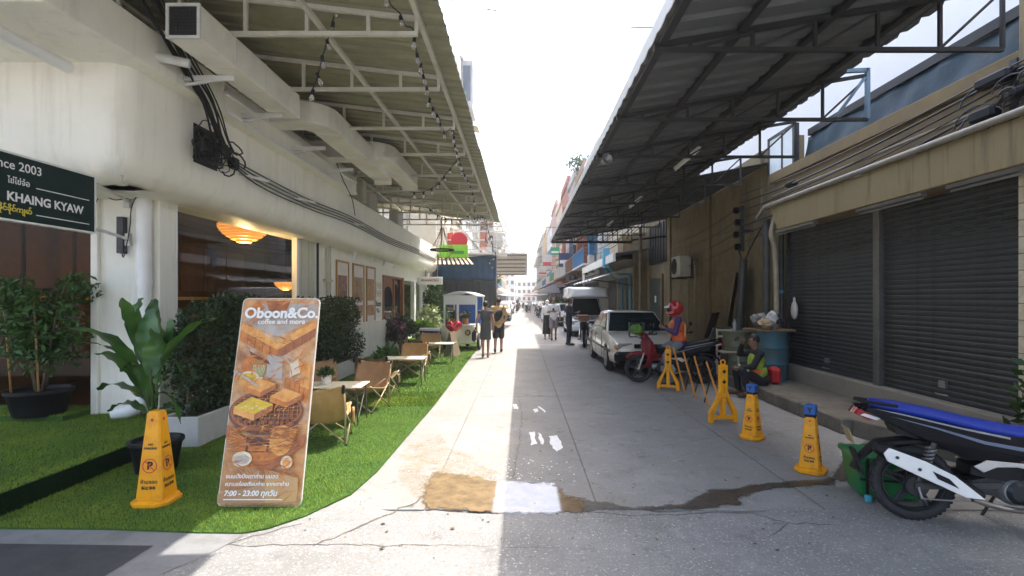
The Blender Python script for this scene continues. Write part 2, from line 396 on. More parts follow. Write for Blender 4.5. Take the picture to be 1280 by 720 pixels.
# puddle and wet trail
WATER = bpy.data.materials.new("puddle_water"); WATER.use_nodes = True
def mk_water(m, c, refl, rough):
    nt = m.node_tree; N = nt.nodes; L = nt.links; b = N["Principled BSDF"]
    n = N.new("ShaderNodeTexNoise"); n.inputs["Scale"].default_value = 6; n.inputs["Detail"].default_value = 9; n.inputs["Roughness"].default_value = .7
    tcw = N.new("ShaderNodeTexCoord"); L.new(tcw.outputs["Object"], n.inputs["Vector"])
    r = N.new("ShaderNodeValToRGB"); r.color_ramp.elements[0].position = .36; r.color_ramp.elements[1].position = .62; r.color_ramp.elements[0].color = (*[x*.65 for x in c], 1); r.color_ramp.elements[1].color = (*[x*1.25 for x in c], 1)
    L.new(n.outputs["Fac"], r.inputs[0]); L.new(r.outputs[0], b.inputs["Base Color"]); b.inputs["Roughness"].default_value = .9
    gl = N.new("ShaderNodeBsdfGlossy"); gl.inputs["Roughness"].default_value = rough
    lw = N.new("ShaderNodeFresnel"); lw.inputs[0].default_value = refl
    mx = N.new("ShaderNodeMixShader"); L.new(lw.outputs[0], mx.inputs[0]); L.new(b.outputs[0], mx.inputs[1]); L.new(gl.outputs[0], mx.inputs[2])
    L.new(mx.outputs[0], N["Material Output"].inputs[0])
mk_water(WATER, (.22, .15, .075), 3.2, .06)
WET = mat("wet_dirt", (.055, .046, .034), .35, var=.5, scale=11, bump=.5, bscale=60)
def patchy(m, sc, lo, hi):                # let the ground show through in irregular gaps
    nt = m.node_tree; N = nt.nodes; L = nt.links; b = N["Principled BSDF"]; tc = N.new("ShaderNodeTexCoord"); n = N.new("ShaderNodeTexNoise"); n.inputs["Scale"].default_value = sc; n.inputs["Detail"].default_value = 8; n.inputs["Roughness"].default_value = .7
    L.new(tc.outputs["Object"], n.inputs["Vector"]); r = N.new("ShaderNodeMapRange"); r.inputs[1].default_value = lo; r.inputs[2].default_value = hi; L.new(n.outputs["Fac"], r.inputs[0]); L.new(r.outputs[0], b.inputs["Alpha"])

SAND = mat("sand_stain", (.34, .27, .18), .9, var=.25, scale=30, bump=.3); patchy(SAND, 7, .40, .75)
def inpoly(P, poly):
    x, y = P[:, 0], P[:, 1]; c = np.zeros(len(P), bool); m = len(poly)
    for i in range(m):
        x1, y1 = poly[i][:2]; x2, y2 = poly[(i+1) % m][:2]
        c ^= ((y1 > y) != (y2 > y)) & (x < (x2-x1)*(y-y1)/((y2-y1) or 1e-9)+x1)
    return c
def feather_sheet(name, pts, z, m, soft=.10, step=.035):      # sheet whose rim breaks up into the ground
    A = np.array([tuple(p)[:2] for p in pts]); lo = A.min(0)-.12; hi = A.max(0)+.12; nx, ny = [int(v) for v in np.ceil((hi-lo)/step)]
    gx, gy = np.meshgrid(np.linspace(lo[0], hi[0], nx+1), np.linspace(lo[1], hi[1], ny+1)); P = np.stack([gx.ravel(), gy.ravel()], 1); d = np.full(len(P), 9.)
    for i in range(len(A)):
        p, q = A[i], A[(i+1) % len(A)]; e = q-p; t = np.clip(((P-p) @ e)/max(1e-9, e @ e), 0, 1); d = np.minimum(d, np.linalg.norm(P-(p+t[:, None]*e), axis=1))
    cov = np.clip(.5+np.where(inpoly(P, A), d, -d)/(2*soft), 0, 1); k = np.arange((nx+1)*ny).reshape(ny, nx+1)[:, :-1].ravel(); F = np.stack([k, k+1, k+nx+2, k+nx+1], 1); F = F[cov[F].max(1) > 0]
    used = np.unique(F); re_ = np.zeros(len(P), int); re_[used] = np.arange(len(used)); me = bpy.data.meshes.new(name); me.from_pydata([(x, y, z) for x, y in P[used]], [], re_[F].tolist())
    at_ = me.attributes.new("cover", 'FLOAT', 'POINT'); at_.data.foreach_set("value", cov[used].astype(np.float32)); me.materials.append(m)
    return tag(put(name, me), kind='structure')
def feather(m, sc, top=1.0, lo=.80):
    nt = m.node_tree; N = nt.nodes; L = nt.links; out_ = N["Material Output"]; sh = out_.inputs["Surface"].links[0].from_socket
    a = N.new("ShaderNodeAttribute"); a.attribute_name = "cover"; tc = N.new("ShaderNodeTexCoord"); n = N.new("ShaderNodeTexNoise"); n.inputs["Scale"].default_value = sc; n.inputs["Detail"].default_value = 9; n.inputs["Roughness"].default_value = .75
    L.new(tc.outputs["Object"], n.inputs["Vector"]); ad = N.new("ShaderNodeMath"); ad.operation = 'ADD'; L.new(a.outputs["Fac"], ad.inputs[0]); L.new(n.outputs["Fac"], ad.inputs[1])
    r = N.new("ShaderNodeMapRange"); r.inputs[1].default_value = lo; r.inputs[2].default_value = lo+.18; r.inputs[4].default_value = top; L.new(ad.outputs[0], r.inputs[0])
    t = N.new("ShaderNodeBsdfTransparent"); x = N.new("ShaderNodeMixShader"); L.new(r.outputs[0], x.inputs[0]); L.new(t.outputs[0], x.inputs[1]); L.new(sh, x.inputs[2]); L.new(x.outputs[0], out_.inputs["Surface"])
feather(WATER, 16); feather(SAND, 12, .8)
def blob(pts, amp=.025, n=5):
    o = []
    for i, p in enumerate(pts):
        q = pts[(i+1) % len(pts)]
        for k in range(n):
            v = Vector(p).lerp(Vector(q), k/n); o.append(v+Vector((random.uniform(-amp, amp), random.uniform(-amp, amp)*1.5, 0)))
    return o
feather_sheet("puddle", blob([G2(534, 635), G2(534, 612), G2(545, 592), G2(590, 598), G2(625, 604), G2(690, 607), G2(702, 622), G2(726, 627), G2(724, 640), G2(640, 641), G2(590, 637)], .022, 12), .009, WATER)
feather(WET, 7, .9, 1.0)
feather_sheet("wet_trail", blob([G2(700, 642), G2(715, 622), G2(790, 634), G2(850, 630), G2(890, 612), G2(960, 604), G2(1040, 598), G2(1048, 606), G2(985, 610), G2(930, 622), G2(925, 632), G2(860, 640), G2(800, 640)], .02), .0065, WET)
feather_sheet("sand_stain", blob([G2(505, 562), G2(545, 546), G2(585, 572), G2(622, 590), G2(625, 604), G2(545, 592), G2(530, 625), G2(505, 606)], .05), .005, SAND)
feather_sheet("mud_patch", blob([G2(1035, 598), G2(1060, 562), G2(1085, 552), G2(1098, 570), G2(1060, 606)], .03), .008, WET)
PAINTM = mat("old_white_paint", (.72, .73, .73), .8, var=.12, scale=20)
for k, pl in enumerate(([(662, 541), (668, 540), (671, 556), (664, 557)], [(673, 541), (677, 543), (680, 557), (675, 555)], [(687, 546), (697, 545), (705, 560), (695, 565), (688, 556)], [(667, 512), (672, 511), (673, 515), (668, 516)], [(671, 509), (674, 508), (683, 515), (681, 516)], [(641, 505), (646, 506), (648, 512), (642, 511)])):
    poly_sheet("paint_mark", blob([G2(*p) for p in pl], .013, 4), .006, PAINTM, None, 'structure')
for k in range(110):                       # white spatter thrown round the puddle
    p = G2(random.gauss(650, 40), random.uniform(574, 604)); r_ = random.uniform(.003, .011)
    if k == 0: sp = MB()
    sp.add([(p.x+r_*math.cos(a)*random.uniform(.6, 1.4), p.y+r_*1.5*math.sin(a)*random.uniform(.6, 1.4), .0062) for a in np.arange(0, 6.2, .9)], [tuple(range(7))])
tag(sp.build("paint_spatter", PAINTM), kind='stuff')
lt = MB()                                 # leaves, grit and scraps lying about
for k in range(130):
    q_ = G2(random.uniform(380, 1060), random.triangular(480, 715, 640)); r_ = random.uniform(.004, .016); a0 = random.random()*6
    lt.add([(q_.x+r_*math.cos(a0+a)*random.uniform(.6, 1.5), q_.y+r_*math.sin(a0+a), .008+random.random()*.008) for a in (0, 1.5, 3, 4.6)], [(0, 1, 2), (0, 2, 3)])
tag(lt.build("litter", mat("litter_bits", (.10, .075, .045), .9, var=.6, scale=9)), kind='stuff')
# left pavement strip and dark patch
pv = MB(); pv.add([(-40, 4.0, .007), (-2.1, 3.74, .007), (-1.98, 3.7, .007), (-2.05, 3.45, .007), (-2.5, 2.6, .007), (-40, 2.6, .007)], [(0, 1, 2, 3, 4, 5)][::1])
tag(pv.build("pavement", PAVE), kind='structure')
poly_sheet("asphalt_patch", [G2(-400, 676), G2(192, 684), G2(128, 724), G2(90, 760), G2(-400, 760)], .011, DPAVE)
# ------------------------------------------------------------------ turf
TURFB = mat("turf_backing", (.06, .13, .03), .95, var=.3, scale=14, bump=.8, bscale=150, spec=.1)
TURFG = mat("turf_blades", (.29, .37, .05), .6, var=.3, scale=1.6, c2=(.10, .20, .035), spec=.12)
edge = [(-3.85, 3.76), (-3.0, 3.74), (-2.35, 3.69), (-2.01, 3.68), (-1.86, 3.76), (-1.68, 3.97), (-1.47, 4.42), (-1.41, 5.0), (-1.40, 6.33), (-1.38, 8.24), (-1.42, 11), (-1.46, 15.1), (-1.5, 22.5)]
tpoly = [(-4.75, 3.78)]+edge+[(-4.75, 22.5)]
turf = MB(); n = len(tpoly)
turf.prism(tpoly, .004, .016, axis='z')
turfo = tag(turf.build("artificial_turf", TURFB), kind='structure')
pf = MB(); pf.bx((-12, 3.8, .0), (-4.02, 6.85, .2)); pf.bx((-12, 6.2, .2), (-5.56, 6.86, .27))
tag(pf.build("turf_platform", TURFB), kind='structure')
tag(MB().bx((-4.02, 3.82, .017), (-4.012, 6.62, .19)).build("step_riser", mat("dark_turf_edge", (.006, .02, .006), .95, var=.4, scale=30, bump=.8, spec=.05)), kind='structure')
def blades(P, h, w, name):
    n = len(P); a = rng.random(n)*6.283; l = rng.normal(0, .5, (n, 2))
    hh = h*(.6+.7*rng.random(n)); s = np.stack([np.cos(a), np.sin(a), 0*a], 1)*w*.5
    tip = P+np.stack([l[:, 0]*hh, l[:, 1]*hh, hh], 1); V = np.stack([P-s, P+s, tip], 1).reshape(-1, 3)
    F = np.arange(n*3).reshape(-1, 3); o = put(name, npmesh(name, V, F, TURFG, 3)); return tag(o, kind='stuff')
P = np.concatenate([np.stack([-4.75+3.4*rng.random(150000), 3.66+(5.5)*rng.random(150000)**1.25], 1), np.stack([-4.7+3.35*rng.random(90000), 8+14.4*rng.random(90000)**1.2], 1)])
P = P[inpoly(P, tpoly)]; P = np.concatenate([P, np.full((len(P), 1), .012)], 1)
far_ = P[:, 1] > 8
blades(P[~far_], .024, .005, "grass_blades"); blades(P[far_], .028, .012, "grass_blades")
Pp = np.stack([-7.2+3.2*rng.random(60000), 3.8+3.0*rng.random(60000), np.full(60000, .2)], 1); Pp[(Pp[:, 1] > 6.2) & (Pp[:, 0] < -5.56), 2] = .27
Pr = np.stack([np.full(16000, -4.02), 3.8+3.0*rng.random(16000), .2*rng.random(16000)], 1)
blades(Pp, .024, .006, "grass_blades")
# ================================================================== RIGHT PLATFORM
pl = MB(); kp = [(4.12, 6.35), (4.10, 8), (4.14, 12), (4.12, 20.5), (5.35, 20.5), (5.35, 4.9), (4.75, 4.9), (4.45, 5.5)]
pl.prism(kp, -.02, .2, axis='z')
platform = tag(pl.build("raised_pavement", KERBM, bevel=.02), kind='structure')
for k in range(9):
    kb = MB(); kb.rbox((4.09+random.uniform(-.012, .012), 6.9+k*1.02, .095), (.16, 1.0, .21), .02); kb.build("kerb_stone", KERBM, platform, world=True)

# ================================================================== LEFT BUILDING
cafe = thing("cafe_building", "long white cafe building on the left with rounded overhang and big window", "building", (-4.7, 6.7, 0))
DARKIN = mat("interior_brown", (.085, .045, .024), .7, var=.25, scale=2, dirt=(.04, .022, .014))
TANIN = mat("interior_tan", (.34, .25, .16), .8, var=.12, scale=2)
def part(name, b, m, parent, **k): return b.build(name, m, parent, world=True, **k)
w = MB(); w.bx((-4.95, 11.72, 0), (-4.70, 17.28, 3.3)); w.bx((-4.95, 17.28, 2.5), (-4.70, 24.1, 3.3)); w.bx((-4.95, 24.1, 0), (-4.70, 27.4, 3.3)); w.bx((-4.95, 6.95, 0), (-4.72, 11.72, .22)); w.bx((-4.95, 20.15, 0), (-4.72, 24.1, .35))
part("wall", w, WHITE, cafe)
# rounded foot of the wall beside the door
part("curved_wall", MB().prism([(-4.70, 14.4)]+[(-4.70+.42*math.sin(t), 15.8-1.4*math.cos(t)) for t in np.linspace(0, math.pi, 15)][1:-1]+[(-4.70, 17.2)], 0.001, 1.0, axis='z'), WHITE, cafe, smooth=40)
p = MB(); p.bx((-5.55, 6.65, .05), (-4.70, 6.95, 3.3)); p.bx((-5.56, 6.60, .05), (-5.47, 6.66, 3.2)); p.bx((-5.02, 6.61, .05), (-4.93, 6.66, 3.2))
part("corner_pillar", p, WHITE, cafe, bevel=.008)
dp = MB(); dp.tube(spline([(-4.83, 6.55, 3.3), (-4.83, 6.55, 2.6), (-4.83, 6.55, .6), (-4.83, 6.53, .40), (-4.9, 6.45, .3), (-5.1, 6.4, .26)], 5), .085, 14)
for z in (2.9, 1.9, .8): dp.lathe([(.094, -.04), (.094, .04)], 14, (-4.83, 6.55, z))
part("downpipe", dp, WPAINT, cafe, smooth=40)
eb = MB(); eb.bx((-5.2, 6.57, 2.28), (-5.12, 6.65, 2.75)); part("junction_box", eb, STEEL, cafe)
wr = MB(); wr.tube(spline([(-5.14, 6.58, 2.3), (-5.08, 6.54, 2.24), (-5.02, 6.56, 2.6), (-5.0, 6.56, 2.85), (-4.85, 6.45, 2.98), (-4.78, 6.5, 3.05)], 6), .007, 5); wr.tube(spline([(-5.5, 6.6, 2.9), (-5.38, 6.55, 3.02), (-5.2, 6.55, 2.96), (-5.0, 6.56, 3.0)], 6), .007, 5); part("wiring", wr, CABLE, cafe)
# big street window
fr = MB(); fr.bx((-4.80, 6.95, .22), (-4.70, 7.0, 3.3)); fr.bx((-4.80, 10.72, .22), (-4.70, 10.82, 3.3)); fr.bx((-4.79, 7.0, .221), (-4.71, 10.72, .3))
win = part("window_frame", fr, WPAINT, cafe, bevel=.004)
for a, b_ in ((7.0, 8.24), (8.26, 9.48), (9.5, 10.72)):
    part("pane", MB().bx((-4.765, a, .3), (-4.755, b_, 3.3)), GLASS, win)
sp_ = MB()
for k in range(5): sp_.bx((-4.86, 10.83+k*.18, .22), (-4.735+.012*(k % 2), 10.83+k*.18+.172, 3.3))
part("side_panel", sp_, mat("cream_panel", (.62, .60, .48), .5, var=.05), cafe)
part("black_post", MB().bx((-4.72, 11.73, 0), (-4.66, 11.78, 3.2)), STEEL, cafe)
# interior
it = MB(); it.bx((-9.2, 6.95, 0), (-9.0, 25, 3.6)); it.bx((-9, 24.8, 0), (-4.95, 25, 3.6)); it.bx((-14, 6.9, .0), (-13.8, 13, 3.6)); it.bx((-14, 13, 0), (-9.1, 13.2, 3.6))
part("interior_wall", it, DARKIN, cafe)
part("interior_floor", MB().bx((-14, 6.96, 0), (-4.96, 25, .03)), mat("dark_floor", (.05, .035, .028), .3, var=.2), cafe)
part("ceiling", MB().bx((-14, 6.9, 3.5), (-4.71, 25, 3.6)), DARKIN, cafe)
for k in range(8):
    part("wall_panel", MB().bx((-8.99, 8.2+k*1.05, 1.9), (-8.95, 9.15+k*1.05, 3.1)), mat("panel_brown", (.13, .07, .04), .5, var=.2) if k == 0 else bpy.data.materials["panel_brown"], cafe)
part("wall_shelf", MB().bx((-8.98, 9, 1.66), (-8.7, 16, 1.74)), mat("shelf_gold", (.45, .30, .12), .5), cafe)
part("service_counter", MB().bx((-7.6, 9.5, .03), (-6.9, 14, 1.05)), DARKW, cafe)
ps = MB()
for k in range(10): ps.bx((-7.5, 9.7+k*.42, 1.05), (-7.2+random.uniform(-.05, .05), 9.9+k*.42, 1.2+random.random()*.3))
part("counter_clutter", ps, mat("clutter", (.25, .14, .07), .5, var=.5, scale=5), cafe)
part("tan_partition", MB().bx((-7.95, 9.9, .03), (-7.2, 10.0, 2.9)), TANIN, cafe)
GLASS2 = glass("tinted_shop_glass", (.85, .82, .78), .35)
# side shopfront facing the cross street
sf = MB()
for x in (-5.6, -8.3, -11.0): sf.bx((x-.03, 6.82, .2), (x+.03, 6.9, 3.3))
part("shopfront_frame", sf, STEEL, cafe)
for x in (-10.97, -8.27): part("shopfront_pane", MB().bx((x, 6.855, .22), (x+2.64, 6.863, 3.3)), GLASS2, cafe)
# rounded overhang swept round the corner
prof = [(0, 4.2), (0, 3.75), (.0, 3.36), (.015, 3.24), (.05, 3.14), (.12, 3.05), (.22, 2.99), (.34, 2.97), (.6, 2.97), (.9, 2.99)]
path = [((-12, 5.42), (0, 1)), ((-4.42, 5.42), (0, 1)), ((-4.32, 5.45), (-.45, 1)), ((-4.24, 5.52), (-1, .8)), ((-4.2, 5.62), (-1, .3)), ((-4.2, 6.2), (-1, 0))]+[((-4.2, y), (-1, 0)) for y in np.arange(8, 25, 2)]+[((-4.2, 25.2), (-1, 0)), ((-4.22, 25.5), (-1, -.3)), ((-4.32, 25.75), (-.8, -.8)), ((-4.5, 25.85), (-.4, -1)), ((-4.8, 25.9), (0, -1))]
b = MB(); vs = []; m_ = len(prof)
for (x, y), (nx, ny) in path:
    for d, z in prof: vs.append((x+nx*d, y+ny*d, z))
b.add(vs, [(i*m_+j, (i+1)*m_+j, (i+1)*m_+j+1, i*m_+j+1) for i in range(len(path)-1) for j in range(m_-1)])
part("rounded_overhang", b, WHITE, cafe, smooth=35)
part("overhang_soffit", MB().bx((-12, 6.2, 2.985), (-4.7, 6.64, 3.02)).bx((-4.72, 6.2, 2.984), (-4.6, 25.6, 3.03)), WHITE, cafe)
part("overhang_top", MB().bx((-6.2, 5.6, 4.14), (-4.21, 25.7, 4.19)), WHITE, cafe)
part("balcony_slab", MB().bx((-12, 4.3, 4.2), (-4.0, 12.4, 4.62)), WHITE, cafe, bevel=.01)
part("slab_edge_strip", MB().bx((-3.998, 6.9, 4.45), (-3.95, 12.3, 4.50)).bx((-3.998, 6.9, 4.2), (-3.965, 12.35, 4.24)), WPAINT, cafe)
wd = mat("upper_wall_grey", (.16, .165, .16), .7, var=.2, scale=3, dirt=(.06, .05, .04))
uw = MB(); uw.bx((-6.3, 4.3, 4.62), (-6.0, 27, 9.5)); part("upper_wall", uw, wd, cafe)
for k in range(7): 
    q = part("upper_window", MB().bx((-5.99, 5.2+k*2.6, 4.75), (-5.95, 7.0+k*2.6, 5.25)), WMETAL, cafe)
    for e in range(3): part("pane", MB().bx((-5.965, 5.25+k*2.6+e*.58, 4.8), (-5.945, 5.75+k*2.6+e*.58, 5.2)), DGLASS, q)
for k in range(4): part("brown_strut", MB().bar((-4.3+.02*k, 5.6+k*.35, 4.62), (-5.9, 6.2+k*.35, 5.6), .07), DARKW, cafe)
part("service_opening", MB().bx((-4.215, 6.55, 3.45), (-4.19, 7.05, 3.95)), BLKP, cafe)
part("drain_pipe", MB().tube([(-4.69, 4.2, 4.09), (-4.69, 5.3, 4.09)], .062, 12), WPAINT, cafe, smooth=40)
stub = MB(); stub.tube([(-4.05, 5.62, 4.36), (-3.72, 5.74, 4.33)], .05, 14, cap=False); stub.tube([(-3.72, 5.74, 4.33), (-4.0, 5.64, 4.355)], .04, 12)
part("pipe_stub", stub, WMETAL, cafe, smooth=40)
for y in (6.05, 7.3, 8.9, 10.4):
    part("bracket", MB().bar((-3.99, y, 4.3), (-3.45, y+.1, 4.34), .04, .06).bar((-3.98, y, 4.22), (-3.6, y+.08, 4.32), .03), WMETAL, cafe)
for y in (7.6, 9.4, 12.6): part("wall_bar", MB().bar((-4.19, y, 3.55), (-4.02, y+.55, 3.56), .04), WMETAL, cafe)
# conduits on the white wall
cd = MB(); cd.tube([(-4.64, 12.25, .2), (-4.64, 12.25, 2.9)], .03, 8); cd.tube([(-4.64, 12.42, .2), (-4.64, 12.42, 2.95)], .02, 8); cd.bx((-4.7, 12.1, 2.1), (-4.6, 12.5, 2.16))
part("wall_conduit", cd, mat("cream_pipe", (.55, .52, .40), .5), cafe)
# spot lights under the overhang
for y in (13.6, 15.2, 16.6, 17.9):
    sl = MB(); sl.lathe([(.035, -.09), (.05, .09)], 12, (-4.45, y, 2.83), Euler((0, .35, 0)).to_matrix()); sl.bar((-4.45, y, 2.97), (-4.45, y, 2.9), .02); part("spot_lamp", sl, WPAINT, cafe)
# door and shop window further down
dfr = MB(); dfr.bx((-4.82, 17.28, 0), (-4.66, 17.4, 2.5)); dfr.bx((-4.82, 19.95, 0), (-4.62, 20.15, 2.5)); dfr.bx((-4.82, 17.4, 2.42), (-4.66, 19.95, 2.5)); dfr.bx((-4.82, 18.75, 0), (-4.66, 18.85, 2.42))
dfo = part("door_frame", dfr, WOOD, cafe, bevel=.01)
dl = MB(); dl.bx((-4.8, 17.4, .02), (-4.72, 18.75, 2.42)); dlo = part("door", dl, WOOD, cafe)
arch = [(17.55, .35), (18.6, .35), (18.6, 1.7)]+[(18.075+.525*math.cos(t), 1.7+.42*math.sin(t)) for t in np.linspace(0, math.pi, 12)][1:-1]+[(17.55, 1.7)]
part("arched_pane", MB().prism(arch, -4.722, -4.700, axis='x'), DGLASS, dlo)
part("handle", MB().tube([(-4.66, 18.66, .95), (-4.66, 18.66, 1.3)], .015, 8), CHROME, dlo)
part("door_side_pane", MB().bx((-4.76, 18.85, .02), (-4.74, 19.95, 2.42)), DGLASS, cafe)
sw = MB(); sw.bx((-4.8, 20.15, 2.42), (-4.66, 24.1, 2.5)); sw.bx((-4.8, 22.15, .35), (-4.64, 22.5, 2.42)); sw.bx((-4.8, 24.0, .35), (-4.66, 24.1, 2.42)); swo = part("shop_window", sw, WPAINT, cafe)
for a, c in ((20.15, 22.15), (22.5, 24.0)): part("pane", MB().bx((-4.75, a, .35), (-4.73, c, 2.42)), GLASS, swo)
# lettering beside the door (outline logo above two black words)
lm = mat("tan_line_print", (.55, .42, .25), .6); 
logo = MB()
for (y, z) in ((16.55, 2.12), (16.95, 2.12), (16.55, 1.86), (16.95, 1.86)):
    logo.tube([(-4.695, y+.13*math.cos(t), z+.10*math.sin(t)) for t in np.linspace(0, 6.28, 15)[:-1]], .01, 5, closed=True); logo.tube([(-4.695, y-.07, z-.02), (-4.695, y, z+.05), (-4.695, y+.07, z-.02)], .008, 5)
part("wall_emblem", logo, lm, cafe)
text("Oboon", .24, BLKP, cafe, Matrix.Translation(-Vector(cafe.location)) @ frame_M((-4.697, 16.75, 1.52), (0, 1, 0), (0, 0, 1), 0), "wall_lettering", bold=.012)
text("&Co.", .18, BLKP, cafe, Matrix.Translation(-Vector(cafe.location)) @ frame_M((-4.697, 16.75, 1.30), (0, 1, 0), (0, 0, 1), 0), "wall_lettering", bold=.01)
# lintel sign
ls = thing("lintel_sign", "small white box sign with red words above the cafe shop window", "sign", (-4.4, 24.1, 2.3))
part("panel", MB().bx((-4.66, 22.9, 2.32), (-3.55, 23.0, 2.66)), WPAINT, ls, bevel=.01)
text("PRANAKORN", .13, REDP, ls, Matrix.Translation(-Vector(ls.location)) @ frame_M((-4.1, 22.896, 2.5), (1, 0, 0), (0, 0, 1), .001), bold=.004)
part("hanger", MB().tube([(-4.3, 22.95, 2.66), (-4.3, 22.95, 2.98)], .012, 6).tube([(-3.8, 22.95, 2.66), (-3.8, 22.95, 2.98)], .012, 6), STEEL, ls)
# framed pictures
PIC = [("framed tall picture with dark rose drawing, nearest to the black post", (.45, .24, .17), (.12, .05, .04)), ("framed tall picture with pale street drawing in the middle", (.55, .36, .20), (.20, .10, .05)), ("framed tall picture with orange drawing, nearest to the cafe door", (.60, .36, .16), (.28, .13, .05))]
FRM = mat("oak_frame", (.42, .24, .08), .4, var=.2)
for k, (y0, y1) in enumerate(((13.1, 14.45), (14.85, 15.75), (15.98, 16.32))):
    y0, y1 = ((12.95, 13.95), (14.3, 15.35), (15.6, 16.75))[k]
    y0, y1 = ((12.93, 13.85), (14.2, 15.2), (15.45, 16.35))[k]
    z0, z1 = .88, 2.68-.0*k
    t = thing("framed_picture", PIC[k][0]+" on white wall", "picture", (-4.68, (y0+y1)/2, z0), 0, "pictures hung along the white wall")
    f_ = MB()
    f_.bx((-4.70, y0, z0), (-4.66, y0+.05, z1)); f_.bx((-4.70, y1-.05, z0), (-4.66, y1, z1)); f_.bx((-4.70, y0+.05, z0), (-4.66, y1-.05, z0+.05)); f_.bx((-4.70, y0+.05, z1-.05), (-4.66, y1-.05, z1))
    part("frame", f_, FRM, t)
    part("print", MB().bx((-4.698, y0+.05, z0+.05), (-4.682, y1-.05, z1-.05)), mat("picture_paper", (.80, .70, .64), .6, var=.08, scale=3), t)
    part("drawing", MB().bx((-4.682, y0+.12, z0+.75), (-4.679, y1-.12, z1-.38)), mat("picture_drawing", PIC[k][1], .6, c2=PIC[k][2], scale=5), t)
    part("drawing", MB().bx((-4.682, y0+.12, z0+.3), (-4.679, y1-.12, z0+.62)), mat("picture_drawing", PIC[k][1], .6, c2=PIC[k][2], scale=5), t)
# ------------------------------------------------------------------ hanging sign of the corner shop
GREENS = mat("sign_green", (.006, .022, .018), .5, var=.1, spec=.25)
YELP = mat("yellow_print", (.75, .62, .08), .5)
sg = thing("hanging_sign", "dark green shop sign with white border on brackets from corner pillar", "sign", (-4.6, 4.8, 2.4))
part("panel", MB().bx((-4.64, 3.86, 2.41), (-4.59, 5.5, 3.0)), GREENS, sg)
bd = MB()
for a, c in (((-4.65, 3.85, 2.395), (-4.58, 5.515, 2.412)), ((-4.65, 3.85, 2.998), (-4.58, 5.515, 3.015)), ((-4.65, 5.5, 2.412), (-4.58, 5.515, 2.998)), ((-4.65, 3.85, 2.412), (-4.58, 3.865, 2.998))): bd.bx(a, c)
part("border", bd, WPAINT, sg)
SGM = Matrix.Translation(-Vector(sg.location))
def sgt(s, y, z, size, m, bold=.0, al='RIGHT'): text(s, size, m, sg, SGM @ frame_M((-4.588, y, z), (0, 1, 0), (0, 0, 1), 0), bold=bold, align=al)
sgt("Since 2003", 4.90, 2.90, .115, WHT, .001); sgt("ไข่ไข่จ๋อ", 4.78, 2.76, .075, WHT, .001); sgt("KHAING KYAW", 5.36, 2.615, .113, WHT, .003); sgt("ခိုင်ခိုင်ကျော်", 4.80, 2.505, .062, YELP, .002)
part("rule", MB().bx((-4.589, 4.84, 2.735), (-4.585, 5.43, 2.743)).bx((-4.589, 4.84, 2.482), (-4.585, 5.43, 2.490)), WHT, sg)
br = MB()
for z in (2.95, 2.46): br.tube([(-4.615, 5.5, z), (-4.95, 6.35, z), (-5.1, 6.64, z)], .018, 8); br.bx((-5.14, 6.6, z-.08), (-5.06, 6.66, z+.08))
part("bracket", br, WMETAL, sg)
# ------------------------------------------------------------------ air ducts
DUCT = mat("duct_paint", (.84, .81, .71), .5, var=.06, scale=2, dirt=(.55, .5, .4), dscale=1.2, damt=.4)
GRL = mat("grille_dark", (.02, .02, .02), .6)
d1 = thing("air_duct", "square white air duct with black mesh opening, nearest over the slab edge", "air duct", (-3.5, 5.3, 4.35), 0, "air ducts above the white overhang")
b = MB(); b.bx((-3.64, 5.27, 4.37), (-3.3, 7.62, 4.72)); part("casing", b, DUCT, d1, bevel=.01)
for y in (5.9, 6.6, 7.3): part("seam", MB().bx((-3.645, y, 4.365), (-3.295, y+.012, 4.725)), DUCT, d1)
gr = MB(); gr.bx((-3.615, 5.255, 4.395), (-3.325, 5.269, 4.695)); part("opening", gr, GRL, d1)
gm = MB()
for k in range(9): gm.bx((-3.60+k*.0335, 5.248, 4.395), (-3.597+k*.0335, 5.254, 4.695)); gm.bx((-3.615, 5.247, 4.41+k*.034), (-3.325, 5.253, 4.413+k*.034))
part("wire_mesh", gm, STEEL, d1)
rim = MB(); rim.bx((-3.645, 5.24, 4.365), (-3.615, 5.268, 4.725)); rim.bx((-3.325, 5.24, 4.365), (-3.295, 5.268, 4.725)); rim.bx((-3.615, 5.24, 4.365), (-3.325, 5.268, 4.395)); rim.bx((-3.615, 5.24, 4.695), (-3.325, 5.268, 4.725)); part("rim", rim, WMETAL, d1)
def duct_elbow(label, xr, y0, y1, z0, h, w, xin):
    d = thing("air_duct", label, "air duct", ((xr+xin)/2, (y0+y1)/2, z0), 0, "air ducts above the white overhang")
    b = MB(); pts = [(xin, y0), (xr-w*1.2, y0)]+[(xr-w*1.2+w*1.2*math.sin(t), y0+w*1.2*(1-math.cos(t))) for t in np.linspace(.2, 1.37, 5)]+[(xr, y0+w*1.2), (xr, y1)]
    inn = [(xin, y0+w), (xr-w*1.2, y0+w), (xr-w, y0+w*1.2+.03), (xr-w, y1)]
    b.prism(pts+inn[::-1], z0, z0+h, axis='z'); part("casing", b, DUCT, d, bevel=.012)
    for k in range(3):
        y = y0+w*1.6+(y1-y0-w*1.7)*k/2.2; part("seam", MB().bx((xr-w-.006, y, z0-.006), (xr+.006, y+.014, z0+h+.006)), DUCT, d)
    part("end_flap", MB().bx((xr-w+.02, y1-.01, z0-.1), (xr-.0, y1+.015, z0+.03)), DUCT, d)
    return d
duct_elbow("long white air duct with an elbow, in the middle of three ducts", -3.05, 8.0, 12.0, 4.46, .34, .42, -5.9)
duct_elbow("short rounded white air duct, farthest of three above the overhang", -2.72, 10.6, 13.4, 4.62, .34, .42, -5.9)
